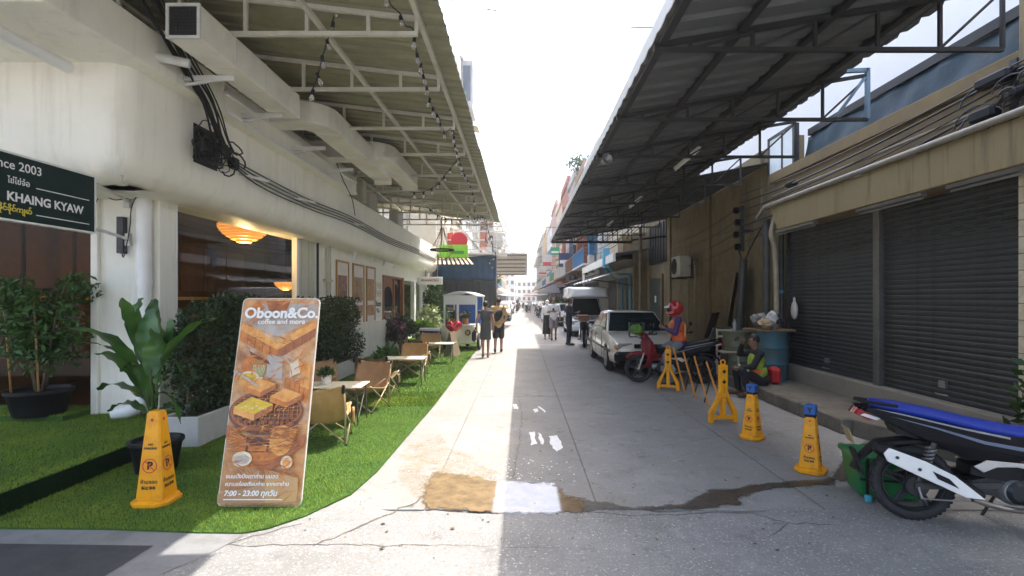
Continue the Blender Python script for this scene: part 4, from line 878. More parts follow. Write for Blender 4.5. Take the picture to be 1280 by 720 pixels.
# ================================================================== PEOPLE
CLOTH = {}
def cloth(name, c, **k):
    if name not in CLOTH: CLOTH[name] = mat(name, c, .85, var=.12, scale=9, bump=.25, bscale=25, **k)
    return CLOTH[name]
EYE = mat("eye_dark", (.02, .015, .012), .2); LIP = mat("lip_tone", (.28, .11, .09), .5)
BASE = dict(pel=(0, 0, .93), wai=(0, 0, 1.06), che=(0, .01, 1.27), nec=(0, -.01, 1.46), hea=(0, .02, 1.60),
            hR=(.09, 0, .91), kR=(.095, .02, .50), aR=(.10, -.02, .085), tR=(.115, .14, .03), sR=(.175, 0, 1.405), eR=(.225, -.03, 1.13), wR=(.235, .04, .89))
def person(name, label, loc, rz, pose, H=1.7, skin=SKIN, shirt=None, sleeve=.55, bottom=None, blen=1.0, dress=None, shoes=None, hair='short', build=1., look=0., nod=0., group=None, curl=.5, sit=False, female=False):
    k = H/1.72; J = {}
    for a, v in BASE.items():
        J[a] = Vector(v)
        if a[-1] == 'R' : J[a[:-1]+'L'] = Vector((-v[0], v[1], v[2]))
    for a, v in pose.items(): J[a] = Vector(v)
    J = {a: v*k for a, v in J.items()}
    t = thing(name, label, "person", loc, rz, group)
    bw = build*k; B = MB(); ca = lambda a, c, r1, r2, b=B: b.cap_seg(J[a], J[c], r1*bw, r2*bw)
    def torso(b, g=0.):
        up = (J['che']-J['pel']).normalized(); sh = (J['sR']-J['sL']).normalized(); f = sh.cross(up).normalized()*-1; sh = up.cross(f)*-1
        M = Matrix((sh, f, up)).transposed()
        b.ell(J['che'], ((.165+g)*bw, (.108+g)*bw, (.20+g)*k), 14, 9, M); b.ell(J['pel'], ((.155+g)*bw, (.115+g)*bw, (.14+g)*k), 14, 9, M); b.ell(J['wai'], ((.142+g-.012*female)*bw, (.10+g)*bw, (.17+g)*k), 14, 9, M)
        b.cap_seg(J['sL'], J['sR'], (.062+g)*bw, (.062+g)*bw)
    torso(B)
    B.cap_seg(J['che']+(J['nec']-J['che'])*.5, J['hea']-Vector((0, .01, .03))*k, .056*bw, .05*bw)
    for s in 'LR':
        ca('h'+s, 'k'+s, .082, .056); ca('k'+s, 'a'+s, .054, .036); ca('a'+s, 't'+s, .04, .030)
        B.cap_seg(J['a'+s]-Vector((0, 0, .02*k)), J['a'+s]+(J['t'+s]-J['a'+s])*-.28-Vector((0, 0, .035*k)), .036*k, .03*k)
        ca('s'+s, 'e'+s, .05, .04); ca('e'+s, 'w'+s, .039, .027)
    hm = Euler((-nod, 0, look)).to_matrix(); hc = J['hea']+Vector((0, 0, .03*k))
    hp = lambda v: hc+hm @ (Vector(v)*k)
    B.ell(hc, (.076*k, .094*k, .112*k), 14, 10, hm); B.ell(hp((0, .032, -.062)), (.056*k, .062*k, .058*k), 12, 8, hm)
    B.cap_seg(hp((0, .088, .01)), hp((0, .108, -.022)), .011*k, .016*k)
    for s in (-1, 1): B.ell(hp((s*.078, -.002, -.012)), (.012*k, .022*k, .032*k), 8, 6, hm)
    # hands: palm in the body skin, five fingers rooted in it
    F = MB()
    for s, sg in (('L', -1), ('R', 1)):
        d = (J['w'+s]-J['e'+s]).normalized(); fwd = Vector((0, 1, 0)); side = d.cross(fwd)
        if side.length < .2: side = d.cross(Vector((1, 0, 0)))
        side.normalize(); nrm = side.cross(d)            # fingers spread along nrm
        pc = J['w'+s]+d*.05*k
        B.cap_seg(J['w'+s], J['w'+s]+d*.085*k, .026*k, .03*k)
        inn = Vector((-sg, 0, 0)) - d*(-sg*d.x); inn = inn.normalized() if inn.length > .1 else side
        spr = d.cross(inn).normalized()
        for q, (o_, L_) in enumerate(((-.028, .068), (-.010, .078), (.010, .073), (.027, .058))):
            p0 = pc+spr*o_*k+d*.025*k; pts = [p0]; a = .15; p_ = p0
            for seg in (.44, .32, .24):
                dd = (d*math.cos(a)+inn*math.sin(a)); p_ = p_+dd*L_*1.25*seg*k; pts.append(p_); a += curl*.9
            F.tube(pts, [.0095*k, .009*k, .008*k, .006*k], 6)
        th0 = J['w'+s]+d*.03*k-spr*.024*k*sg*(1 if True else 1); th1 = th0+(d*.03-spr*.022*sg+inn*.012)*k; th2 = th1+(d*.032-spr*.004*sg+inn*.016)*k
        F.tube([th0, th1, th2], [.012*k, .011*k, .008*k], 6)
    put("body", bake(B, "body", skin, .0125*k, 4, F), t)
    e = MB()
    for s in (-1, 1): e.ell(hp((s*.031, .083, .012)), (.013*k, .008*k, .007*k), 8, 6, hm)
    e.build("eyes", EYE, t, True)
    MB().ell(hp((0, .0895, -.052)), (.022*k, .007*k, .006*k), 8, 5, hm).build("mouth", LIP, t, True)
    if hair:
        Hh = MB(); Hh.ell(hp((0, -.012, .022)), (.084*k, .098*k, .105*k), 14, 9, hm)
        if hair == 'long': Hh.ell(hp((0, -.07, -.06)), (.07*k, .045*k, .12*k), 12, 8, hm)
        if hair == 'bun': Hh.ell(hp((0, -.10, .06)), (.042*k, .042*k, .042*k), 10, 7, hm)
        # cut the face free
        me = Hh.mesh("hair_src"); b_ = bmesh.new(); b_.from_mesh(me); inv = hm.inverted()
        kill = []
        for v in b_.verts:
            l = inv @ (v.co-hc)/k
            if l.y > .052 and l.z < .062 or (l.y > -.01 and l.z < -.015) or (hair == 'short' and l.z < -.055): kill.append(v)
        bmesh.ops.delete(b_, geom=kill, context='VERTS')
        for v in b_.verts: v.co += Vector(mnoise.noise_vector(v.co*28))*.007
        b_.to_mesh(me); b_.free(); me.materials.append(HAIR); me.shade_smooth(); o = put("hair", me, t)
        sd = o.modifiers.new("s", 'SOLIDIFY'); sd.thickness = .012*k; sd.offset = -1
    if shirt:
        S = MB(); torso(S, .016)
        S.cap_seg(J['che']+(J['nec']-J['che'])*.35, J['nec']-Vector((0, 0, .03*k)), .09*bw, .068*bw)
        for s in 'LR':
            a = J['s'+s]; c = J['e'+s]
            if sleeve > 1: S.cap_seg(a, c, .066*bw, .055*bw); S.cap_seg(c, c.lerp(J['w'+s], min(1, sleeve-1)), .055*bw, .042*bw)
            elif sleeve > 0: S.cap_seg(a, a.lerp(c, sleeve), .068*bw, .066*bw)
        put("shirt", bake(S, "shirt", shirt, .0135*k, 4), t)
    if bottom:
        S = MB(); up = (J['che']-J['pel']).normalized()
        S.ell(J['pel'], (.168*bw, .13*bw, .135*k))
        for s in 'LR':
            a = J['h'+s]; c = J['k'+s]; d_ = J['a'+s]
            if blen <= 1: S.cap_seg(a, a.lerp(c, blen), .098*bw, .092*bw)
            else: S.cap_seg(a, c, .096*bw, .072*bw); S.cap_seg(c, c.lerp(d_, blen-1), .07*bw, .056*bw)
        put("trousers" if blen > 1.2 else "shorts", bake(S, "bottoms", bottom, .0135*k, 4), t)
    if dress:
        m_, z1, r1, top = dress; S = MB(); c0 = J['pel']
        S.lathe([(.15*bw, .16*k), (.165*bw, .05*k), (.175*bw, -.08*k), (r1*bw, z1*k-c0.z), (r1*.9*bw, z1*k-c0.z)], 20, c0, Matrix.Diagonal((1, .8, 1)))
        if top: torso(S, .014)
        put("dress" if top else "skirt", bake(S, "dress", m_, .014*k, 4), t)
    if shoes:
        for s in 'LR':
            S = MB(); a = J['a'+s]; d = (J['t'+s]-a); d.z = 0; S.cap_seg(a-Vector((0, 0, .035*k)), J['t'+s]+d*.12+Vector((0, 0, .01*k)), .046*k, .038*k); S.cap_seg(a, a-d*.3-Vector((0, 0, .035*k)), .044*k, .042*k)
            put("shoe", bake(S, "shoe", shoes, .012*k, 3), t)
    t["k"] = k; return t, J, hp, hm
walkA = dict(kR=(.09, .10, .50), aR=(.085, .16, .09), tR=(.095, .31, .06), kL=(-.09, -.02, .50), aL=(-.095, -.22, .14), tL=(-.10, -.09, .035), eR=(.25, -.08, 1.14), wR=(.26, -.05, .89), eL=(-.25, -.02, 1.13), wL=(-.25, .10, .90))
# the couple walking away
pw, J, hp, hm = person("person", "woman walking away in sleeveless dark grey dress carrying black bag", gnd(607, 447)+Vector((0, 0, 0)), 0, dict(kR=(.075, .06, .49), aR=(.07, .08, .085), tR=(.075, .22, .03), kL=(-.08, .0, .49), aL=(-.075, -.10, .10), tL=(-.08, .05, .03), eL=(-.27, -.05, 1.14), wL=(-.27, .02, .88), eR=(.25, -.03, 1.13), wR=(.24, .06, .88)), 1.60, SKIN, dress=(cloth("grey_dress", (.06, .065, .065)), .56, .185, True), shoes=cloth("tan_sandal", (.22, .12, .07)), hair='bun', female=True, build=.95)
bg_ = MB(); bg_.rbox((-.33, .02, .62), (.12, .30, .32), .05); bg_.tube([(-.31, -.08, .77), (-.28, -.03, .88), (-.27, .06, .88), (-.31, .12, .77)], .012, 6)
tag(bg_.build("handbag", cloth("black_leather", (.012, .012, .013)), smooth=30, loc=pw.location), "black handbag carried by the woman in the grey dress", "bag")
pm, J, hp, hm = person("person", "man walking away in beige shirt and black shorts with sling bag", gnd(623, 441), 0, dict(walkA, eR=(.26, .04, 1.14), wR=(.22, .18, 1.03)), 1.70, SKIN, shirt=cloth("beige_shirt", (.56, .36, .16)), sleeve=.7, bottom=cloth("black_shorts", (.015, .015, .016)), blen=.95, shoes=cloth("black_shoe", (.03, .03, .03)), build=1.08)
sb = MB(); sb.ell((.0, -.17, 1.17), (.12, .06, .20), 14, 9, Euler((0, .5, 0)).to_matrix()); sb.tube(spline([(.10, -.15, 1.30), (.17, -.06, 1.46), (.15, .05, 1.46), (.0, .17, 1.25), (-.15, .12, 1.05), (-.12, -.12, 1.02)], 5), .016, 6)
tag(sb.build("sling_bag", cloth("black_canvas", (.014, .014, .016)), smooth=True, loc=pm.location), "black sling bag worn across back of the man in beige", "bag")
# pair walking towards us
pA, J, hp, hm = person("person", "man in white tee and grey shorts walking towards camera, looking at phone", gnd(692, 425.5), R(180), dict(walkA, eR=(.24, -.01, 1.14), wR=(.05, .24, 1.18)), 1.72, SKIN2, shirt=cloth("white_tee", (.72, .71, .70)), sleeve=.75, bottom=cloth("grey_shorts", (.24, .22, .23)), blen=.9, shoes=cloth("black_shoe", (0, 0, 0)), nod=-.25)
ph = tag(MB().rbox((-.03, -.30, 1.25), (.07, .012, .14), .005, (.5, 0, 0)).build("phone", BLACK, loc=pA.location), "dark phone held by the man in the white tee", "phone")
pB, J, hp, hm = person("person", "woman in white top, headscarf and long black skirt walking towards camera", gnd(684, 423.5), R(180), {}, 1.60, SKIN, shirt=cloth("white_top", (.75, .76, .76)), sleeve=1.9, dress=(cloth("black_skirt", (.02, .02, .022)), .22, .23, False), shoes=cloth("white_shoe", (.6, .6, .6)), hair=None, female=True)
kk = pB["k"]; sc = MB(); sc.ell((0, -.02, 1.64*kk), (.098*kk, .105*kk, .125*kk), 14, 9); sc.ell((0, -.02, 1.47*kk), (.14*kk, .11*kk, .11*kk), 14, 9)
me = bake(sc, "headscarf", cloth("white_scarf", (.78, .78, .77)), .013, 4); put("headscarf", me, pB)
MB().ell((0, .095*kk, 1.61*kk), (.062*kk, .032*kk, .045*kk), 12, 8).build("face_mask", cloth("white_scarf", (0, 0, 0)), pB, True)
# man in dark clothes on his phone
pC, J, hp, hm = person("person", "man in navy clothes standing by white van looking at phone", gnd(711, 431.5), R(-80), dict(eR=(.23, .06, 1.13), wR=(.10, .30, 1.20), eL=(-.22, .05, 1.13), wL=(-.06, .28, 1.10)), 1.70, SKIN2, shirt=cloth("navy_shirt", (.018, .022, .035)), sleeve=1.8, bottom=cloth("navy_trousers", (.020, .025, .045)), blen=1.95, shoes=cloth("black_shoe", (0, 0, 0)), nod=-.35)
tag(MB().rbox((.40, .02, 1.20), (.012, .07, .14), .004, (0, .5, 0)).build("phone", BLACK, loc=pC.location), "dark phone held by the man in navy clothes", "phone")
# person inside the cafe by the window
pD, J, hp, hm = person("person", "person in teal shirt and pale cap standing inside behind the big window", (-5.36, 7.72, .03), R(20), {}, 1.72, SKIN, shirt=cloth("teal_shirt", (.06, .30, .33)), sleeve=.9, bottom=cloth("navy_trousers", (0, 0, 0)), blen=1.95, shoes=cloth("black_shoe", (0, 0, 0)), hair='long')
cp = MB(); cp.ell(hp((0, -.01, .05)), (.094, .112, .085), 14, 8); cp.ell(hp((0, .11, .03)), (.06, .07, .012), 12, 5); cp.build("cap", cloth("pale_cap", (.62, .60, .55)), pD, True)
bk = MB(); bk.rbox((0, -.19, 1.2), (.28, .16, .42), .06); tag(bk.build("backpack", cloth("brown_pack", (.10, .05, .03)), loc=(-5.36, 7.72, .03)), "brown backpack worn by the person inside the window", "bag").rotation_euler = (0, 0, R(20))
# man with the red helmet sitting on the red motorbike
VEST = mat("orange_vest", (.68, .13, .035), .7, var=.15, scale=8, bump=.2, bscale=30); PURP = cloth("purple_shirt", (.07, .04, .14)); NEON = mat("neon_reflective", (.30, .42, .05), .6, var=.1)
LP = Vector((3.12, 10.12, 0))
pE, J, hp, hm = person("person", "man in red helmet and orange vest sitting on the red motorbike", LP, R(82), dict(pel=(0, 0, .84), wai=(0, .02, .97), che=(0, .05, 1.16), nec=(0, .05, 1.35), hea=(0, .09, 1.47), hR=(.09, .03, .82), kR=(.16, .36, .68), aR=(.19, .22, .20), tR=(.20, .36, .15), hL=(-.09, .03, .82), kL=(-.20, .30, .58), aL=(-.30, .20, .085), tL=(-.31, .35, .03), sR=(.175, .05, 1.29), eR=(.22, .10, 1.04), wR=(.10, .28, 1.16), sL=(-.175, .05, 1.29), eL=(-.24, .12, 1.04), wL=(-.12, .30, 1.13)), 1.70, SKIN2, shirt=PURP, sleeve=1.85, bottom=cloth("grey_jeans", (.17, .19, .21)), blen=1.95, shoes=cloth("black_shoe", (0, 0, 0)), hair=None, nod=-.1)
k = pE["k"]; S = MB()
up = (J['che']-J['pel']).normalized()
S.ell(J['che'], (.195, .14, .22)); S.ell(J['wai'], (.178, .135, .17)); S.ell(J['pel']+Vector((0, 0, .07)), (.18, .145, .10)); S.cap_seg(J['sL']*.8+J['sR']*.2, J['sR']*.8+J['sL']*.2, .082, .082)
put("vest", bake(S, "vest", VEST, .014, 4), pE)
MB().tube([J['che']+Vector((.10, .145, -.20)), J['che']+Vector((.10, .14, .05)), J['che']+Vector((.10, .0, .20)), J['che']+Vector((.10, -.14, .03)), J['che']+Vector((.10, -.142, -.2))], .018, 6).tube([J['che']+Vector((-.10, .145, -.20)), J['che']+Vector((-.10, .14, .05)), J['che']+Vector((-.10, .0, .20)), J['che']+Vector((-.10, -.14, .03)), J['che']+Vector((-.10, -.142, -.2))], .018, 6).build("reflective_band", mat("vest_band", (.65, .35, .12), .5), pE)
hl = thing("helmet", "glossy red motorcycle helmet with white visor stripe on seated man", "helmet", LP+Matrix.Rotation(R(82), 3, 'Z') @ hp((0, 0, 0)), R(82))
hs = MB(); hs.ell((0, -.01, .03), (.135, .155, .145), 18, 12); hs.ell((0, .06, -.07), (.115, .10, .065), 14, 8)
hme = bake(hs, "shell", mat("red_helmet_paint", (.42, .018, .02), .15, var=.06, coat=.8), .011, 5); put("shell", hme, hl)
MB().ell((0, .09, -.005), (.11, .085, .055), 14, 8).build("visor", DGLASS, hl, True)
MB().slabgrid(lambda u, v: (.13*math.cos(math.pi*(.1+.8*u)), .10+.10*math.sin(math.pi*(.1+.8*u))*(.6+.5*v), .075-.03*v), 12, 3, .012).build("peak", mat("white_peak", (.7, .7, .7), .3), hl)
# man sitting on the kerb drinking
LS = Vector((4.17, 8.9, 0))
pF, J, hp, hm = person("person", "man in dark jacket and neon vest sitting on the kerb drinking", LS, R(83), dict(pel=(0, 0, .30), wai=(0, .03, .43), che=(0, .07, .63), nec=(0, .09, .82), hea=(0, .13, .95), hR=(.09, .04, .29), kR=(.13, .40, .47), aR=(.13, .36, .09), tR=(.14, .52, .035), hL=(-.09, .04, .29), kL=(-.17, .38, .47), aL=(-.17, .26, .09), tL=(-.18, .42, .035), sR=(.175, .08, .77), eR=(.26, .30, .72), wR=(.10, .30, .92), sL=(-.175, .08, .77), eL=(-.24, .22, .55), wL=(-.14, .40, .52)), 1.68, SKIN2, shirt=cloth("black_jacket", (.016, .016, .02)), sleeve=1.9, bottom=cloth("black_trousers", (.018, .018, .022)), blen=1.95, shoes=cloth("brown_shoe", (.09, .05, .03)), hair='short', nod=.25)
S = MB(); S.ell(J['che']+Vector((0, .02, -.02)), (.195, .142, .20)); S.ell(J['wai']+Vector((0, .01, 0)), (.175, .135, .15)); put("vest", bake(S, "vest", NEON, .014, 4), pF)
MB().ell(J['wai']+Vector((0, .035, .02)), (.178, .14, .085), 16, 8).build("vest_band", VEST, pF, True)
b = MB()
for s in 'LR': b.tube([J['k'+s]+Vector((-.065, -.09, -.0)), J['k'+s]+Vector((0, -.05, .075)), J['k'+s]+Vector((.065, -.09, 0))], .016, 6)
b.build("reflective_band", mat("grey_band", (.55, .62, .40), .4), pF)
cup = MB().lathe([(.028, -.05), (.036, .05), (.032, .05), (.026, -.045)], 12, (0, 0, 0), Euler((1.2, 0, 0)).to_matrix())
tag(cup.build("drinking_cup", glass("cup_plastic", (.75, .8, .8)), smooth=30, loc=LS+Matrix.Rotation(R(83), 3, 'Z') @ Vector((.05, .40, .985))), "clear plastic cup held to the mouth by the man sitting on kerb", "cup")
tag(MB().rbox((0, 0, .15), (.16, .26, .30), .05).build("red_bag", cloth("red_bag_cloth", (.50, .03, .03)), loc=(4.44, 9.0, .2)), "bright red bag on the platform behind the sitting man", "bag")
# ================================================================== VEHICLES
TYRE = mat("tyre_rubber", (.022, .022, .023), .8, var=.25, scale=20, bump=.3, bscale=60)
ALLOY = mat("alloy", (.40, .40, .41), .35, .85, var=.1); DALLOY = mat("dark_alloy", (.04, .042, .046), .4, .5, var=.15)
def torus(R_, r_, n=32, m=10, sq=1.):
    b = MB(); rs = [[(( R_+r_*math.cos(a)) *math.cos(t), r_*sq*math.sin(a), (R_+r_*math.cos(a))*math.sin(t)) for a in np.linspace(0, 2*math.pi, m, endpoint=False)] for t in np.linspace(0, 2*math.pi, n, endpoint=False)]
    b.rings([[Vector(p) for p in r] for r in rs], closed=True); return b
def lumpy(b, a, f):
    b.v = [tuple(Vector(v)*(1+a*mnoise.noise(Vector(v)*f))) for v in b.v]; return b
# ---- motorbike (local: x forward, y left)
BODYM = {}
def bpaint(n, c):
    if n not in BODYM: BODYM[n] = mat(n, c, .25, var=.06, coat=.18, spec=.12)
    return BODYM[n]
TREAD = None
def motorbike(name, label, loc, rz, paint, seatm, accent=None, group=None, shield=WPAINT, basket=None, box=None, rimm=DALLOY, lean=0.1, decal=False, fpaint=None):
    t = thing(name, label, "motorbike", loc, rz, group); t.rotation_euler = (lean, 0, rz)
    def B(n, b, m, p=t, s=35, bevel=0): return b.build(n, m, p, s, bevel=bevel)
    acc = accent or BLACK
    for x in (-.62, .62):
        Rr = .243
        b = torus(Rr, .040, 48, 12, 1.0)
        for k in range(52):
            a = k*2*math.pi/44; 
            for s in (-1, 1): b.box(((Rr+.0325)*math.cos(a+.03*s), s*.018, (Rr+.0325)*math.sin(a+.03*s)), (.010, .026, .018), Matrix.Rotation(-a, 3, 'Y') @ Matrix.Rotation(.5*s, 3, 'X'))
        wh_ = b.build("wheel", TYRE, t, 40); wh_.location = (x, 0, .283)
        r_ = torus(.204, .015, 40, 8, 2.2)
        for k in range(5):
            a = k*2*math.pi/5+.3
            for s in (-1, 1): r_.tube([(.045*math.cos(a+s*.5), .012*s, .045*math.sin(a+s*.5)), (.19*math.cos(a+s*.09), .018*s, .19*math.sin(a+s*.09))], [.016, .012], 6)
        r_.lathe([(.05, -.05), (.055, 0), (.05, .05)], 16, (0, 0, 0), Matrix.Rotation(R(90), 3, 'X')); r_.build("rim", rimm, wh_, 40)
        d_ = MB(); d_.lathe([(.025, -.075), (.025, .075)], 10, (0, 0, 0), Matrix.Rotation(R(90), 3, 'X')); d_.build("axle", CHROME, wh_)
    # swing arm, chain case, engine
    b = MB()
    for s in (-1, 1): b.bar((-.64, s*.10, .285), (-.08, s*.09, .34), .03, .045)
    B("swing_arm", b, STEEL)
    e = MB(); e.lathe([(.075, -.12), (.10, -.08), (.10, .08), (.075, .12)], 18, (-.02, 0, .30), Matrix.Rotation(R(90), 3, 'X')); e.rbox((.10, 0, .30), (.24, .18, .16), .03); e.tube([(.15, 0, .31), (.36, 0, .34)], [.075, .065], 12); 
    for k in range(5): e.lathe([(.085, -.006), (.085, .006)], 12, (.2+k*.028, 0, .32), Matrix.Rotation(R(82), 3, 'Y'))
    B("engine", e, GREYM); B("engine_cover", MB().lathe([(.085, -.015), (.06, .015)], 20, (0, -.135, .30), Matrix.Rotation(R(90), 3, 'X')).lathe([(.06, -.015), (.045, .015)], 16, (.12, -.115, .33), Matrix.Rotation(R(90), 3, 'X')), DALLOY)
    B("step", MB().tube([(.02, -.26, .24), (.02, -.05, .22), (.02, .05, .22), (.02, .26, .24)], .013, 6).tube([(.02, -.27, .24), (.02, -.17, .24)], .022, 8).tube([(.02, .27, .24), (.02, .17, .24)], .022, 8), RUBBER)
    B("crank_case", MB().puff([(-.28, .26), (.25, .22), (.33, .30), (.22, .40), (-.1, .42), (-.3, .36)], .085, .1), DALLOY)
    # exhaust
    ex = MB(); ex.tube(spline([(.34, -.05, .30), (.36, -.09, .22), (.18, -.12, .175), (-.12, -.135, .19), (-.30, -.15, .24)], 6), .020, 10); B("exhaust_pipe", ex, mat("warm_steel", (.35, .31, .27), .3, .9) if "warm_steel" not in bpy.data.materials else bpy.data.materials["warm_steel"])
    mf = MB(); mf.tube([(-.24, -.15, .265), (-.34, -.152, .315), (-.62, -.16, .44), (-.86, -.165, .55), (-.92, -.166, .575)], [.03, .05, .066, .06, .035], 14); mo = B("muffler", mf, BLACK)
    sh = MB(); sh.prism([(-.26, .265), (-.38, .270), (-.64, .385), (-.86, .485), (-.885, .54), (-.85, .585), (-.62, .505), (-.44, .415)], -.242, -.224); B("heat_shield", sh, shield, mo, bevel=.006)
    B("vent", MB().prism([(-.42, .33), (-.55, .388), (-.58, .44), (-.48, .395)], -.246, -.242), BLACK, mo)
    for x, z in ((-.66, .445), (-.80, .52)): B("bolt", MB().disc((x, -.244, z), .012, 'y', .008, 10), STEEL, mo)
    # shock with coil
    b = MB(); b.tube([(-.62, -.125, .33), (-.52, -.125, .62)], .018, 8); B("shock", b, STEEL)
    b = MB(); b.tube([(-.605+.07*u/60+.032*math.cos(u*.8), -.125+.032*math.sin(u*.8), .37+.22*u/60) for u in range(61)], .007, 5); B("coil_spring", b, GREYM)
    # body
    tail = [(.30, .60), (.12, .56), (-.10, .50), (-.32, .52), (-.55, .62), (-.82, .75), (-.98, .83), (-1.0, .86), (-.92, .865), (-.70, .825), (-.45, .775), (-.15, .715), (.1, .69), (.30, .70)]
    B("side_cover", MB().puff(tail, .115, .06), paint, t, 30)
    acm = bpy.data.materials.get("stripe_blue_grey") or mat("stripe_blue_grey", (.12, .16, .24), .25, coat=.6)
    for s in (-1, 1):
        B("stripe", MB().prism([(.1, .615), (-.2, .655), (-.5, .735), (-.80, .80), (-.5, .722), (-.2, .632), (.08, .59)], s*.1165, s*.1195), acm)
        B("stripe", MB().prism([(-.05, .694), (-.35, .745), (-.72, .822), (-.90, .85), (-.72, .812), (-.35, .732), (-.05, .678)], s*.1135, s*.118), bpy.data.materials.get("highlight_silver") or mat("highlight_silver", (.30, .31, .34), .25, .4, coat=.4))  # upper pale streak is a gloss highlight painted along the tail
        B("lower_panel", MB().puff([(.12, .555), (-.10, .495), (-.30, .515), (-.50, .595), (-.62, .655), (-.40, .615), (-.1, .575)], .012, .1, o=(0, s*.112, 0)), paint, t, 30)
        B("grab_rail", MB().prism([(-.28, .47), (-.20, .52), (.02, .515), (.14, .46), (-.02, .485), (-.14, .475), (-.22, .43)], s*.118, s*.135), mat("pale_silver", (.55, .53, .5), .35, .4) if "pale_silver" not in bpy.data.materials else bpy.data.materials["pale_silver"], bevel=.005)
    B("inner_fender", MB().prism([(-.30, .50), (-.12, .54), (-.12, .68), (-.80, .78), (-.74, .66), (-.52, .62)], -.085, .085), BLACK)
    B("chain_case", MB().puff([(-.70, .26), (-.62, .24), (-.10, .27), (-.05, .36), (-.12, .42), (-.60, .36), (-.70, .33)], .02, .05, o=(0, .115, 0)), BLACK)
    B("brake_drum", MB().lathe([(.075, -.03), (.085, 0), (.075, .03)], 20, (-.62, -.075, .283), Matrix.Rotation(R(90), 3, 'X')), DALLOY)
    B("brake_rod", MB().tube([(-.60, -.115, .20), (-.3, -.13, .21), (.05, -.16, .22)], .006, 5).tube([(-.62, -.115, .283), (-.60, -.12, .20)], .01, 5), GREYM)
    B("battery_cover", MB().puff([(-.30, .40), (-.05, .36), (.12, .40), (.14, .50), (-.10, .505), (-.30, .47)], .10, .08), BLACK)
    B("mudguard", MB().tube([(-.36, 0, .56), (-.6, 0, .61), (-.85, 0, .57), (-.98, 0, .44), (-1.02, 0, .36)], [.05, .07, .065, .05, .045], 8, sq=.5).box((-.99, 0, .42), (.02, .11, .2), (0, -.3, 0)), BLACK)
    sp = [(-.90, .05, .872), (-.75, .09, .862), (-.5, .115, .82), (-.25, .125, .765), (0, .12, .72), (.15, .105, .715), (.28, .07, .735)]
    rs = []
    for x, wd_, z in sp: rs.append([Vector((x, wd_*math.cos(a), z-.006+.052*math.sin(a)*(1 if math.sin(a) > 0 else 1.1))) for a in np.linspace(0, 2*math.pi, 14, endpoint=False)])
    B("seat", MB().rings(rs), seatm, t, True)
    B("tail_light", MB().puff([(-1.03, .80), (-.93, .745), (-.83, .775), (-.86, .80), (-1.0, .845)], .085, .15), mat("tail_red", (.32, .01, .02), .1, coat=1) if "tail_red" not in bpy.data.materials else bpy.data.materials["tail_red"])
    for s in (-1, 1): B("indicator", MB().puff([(-.99, .80), (-.88, .765), (-.84, .782), (-.96, .815)], .006, .1, o=(0, s*.088, -.008)), mat("clear_lens", (.7, .68, .66), .1) if "clear_lens" not in bpy.data.materials else bpy.data.materials["clear_lens"])
    B("rear_carrier", MB().tube([(-.74, .10, .875), (-.98, .07, .90), (-1.0, 0, .905), (-.98, -.07, .90), (-.74, -.10, .875)], .012, 6), BLACK)
    B("number_plate", MB().box((-1.045, 0, .62), (.008, .16, .12), (0, -.35, 0)), mat("plate_yellow", (.30, .24, .11), .5) if "plate_yellow" not in bpy.data.materials else bpy.data.materials["plate_yellow"])
    ls_ = [(.30, .70), (.34, .50), (.42, .34), (.50, .30), (.46, .48), (.44, .70), (.50, .86), (.42, .90), (.34, .82)]
    for s in (-1, 1): B("leg_shield", MB().puff(ls_, .018, .05, o=(0, s*.13, 0)), acc if accent else paint, t, 30)
    B("front_cowl", MB().puff([(.36, .62), (.46, .50), (.55, .62), (.58, .80), (.54, .92), (.44, .96), (.36, .86)], .10, .15), fpaint or paint, t, 30)
    fk = MB()
    for s in (-1, 1): fk.tube([(.62, s*.075, .28), (.47, s*.075, .72)], .02, 8)
    B("fork", fk, GREYM)
    fd = MB(); fd.tube([(.62+.31*math.cos(a), 0, .283+.31*math.sin(a)) for a in np.linspace(.7, 2.3, 12)], .042, 8, sq=1.); B("front_mudguard", fd, fpaint or paint)
    hd = MB(); hd.tube(spline([(.30, .33, .99), (.42, .22, .97), (.46, 0, .95), (.42, -.22, .97), (.30, -.33, .99)], 5), .013, 8); B("handlebar", hd, STEEL)
    gpm = MB()
    for s in (-1, 1): gpm.tube([(.30, s*.34, .99), (.38, s*.25, .975)], .02, 8)
    B("grip", gpm, RUBBER)
    B("headlight_unit", MB().ell((.52, 0, .94), (.10, .14, .075), 14, 9), fpaint or paint, t, True); B("headlight", MB().ell((.59, 0, .93), (.04, .10, .05), 12, 8), CHROME, t, True)
    for s in (-1, 1):
        B("mirror", MB().tube([(.38, s*.22, .98), (.34, s*.30, 1.12)], .007, 6).ell((.34, s*.33, 1.16), (.018, .07, .045), 12, 8), BLACK, t, True)
    B("kickstand", MB().tube([(-.02, .10, .25), (-.06, .24, .0)], .012, 6), STEEL)
    B("centre_cover", MB().prism([(-.02, .52), (.30, .50), (.36, .60), (.30, .69), (0, .68)], -.10, .10), acc, bevel=.01)
    if basket:
        bk = MB(); c0 = Vector((.66, 0, .92)); w_, d_, h_ = .40, .28, .28
        for z in (0, .5, 1): bk.tube([c0+Vector((sx*d_/2, sy*w_/2, z*h_)) for sx, sy in ((-1, -1), (1, -1), (1, 1), (-1, 1))], .009, 5, closed=True)
        for sx, sy in ((-1, -1), (1, -1), (1, 1), (-1, 1), (1, 0), (-1, 0), (0, 1), (0, -1)): bk.bar(c0+Vector((sx*d_/2, sy*w_/2, 0)), c0+Vector((sx*d_/2, sy*w_/2, h_)), .012)
        B("basket", bk, STEEL)
    if box:
        bo = MB(); bo.rbox((.66, 0, 1.03), (.26, .36, .20), .015); B("front_box", bo, box)
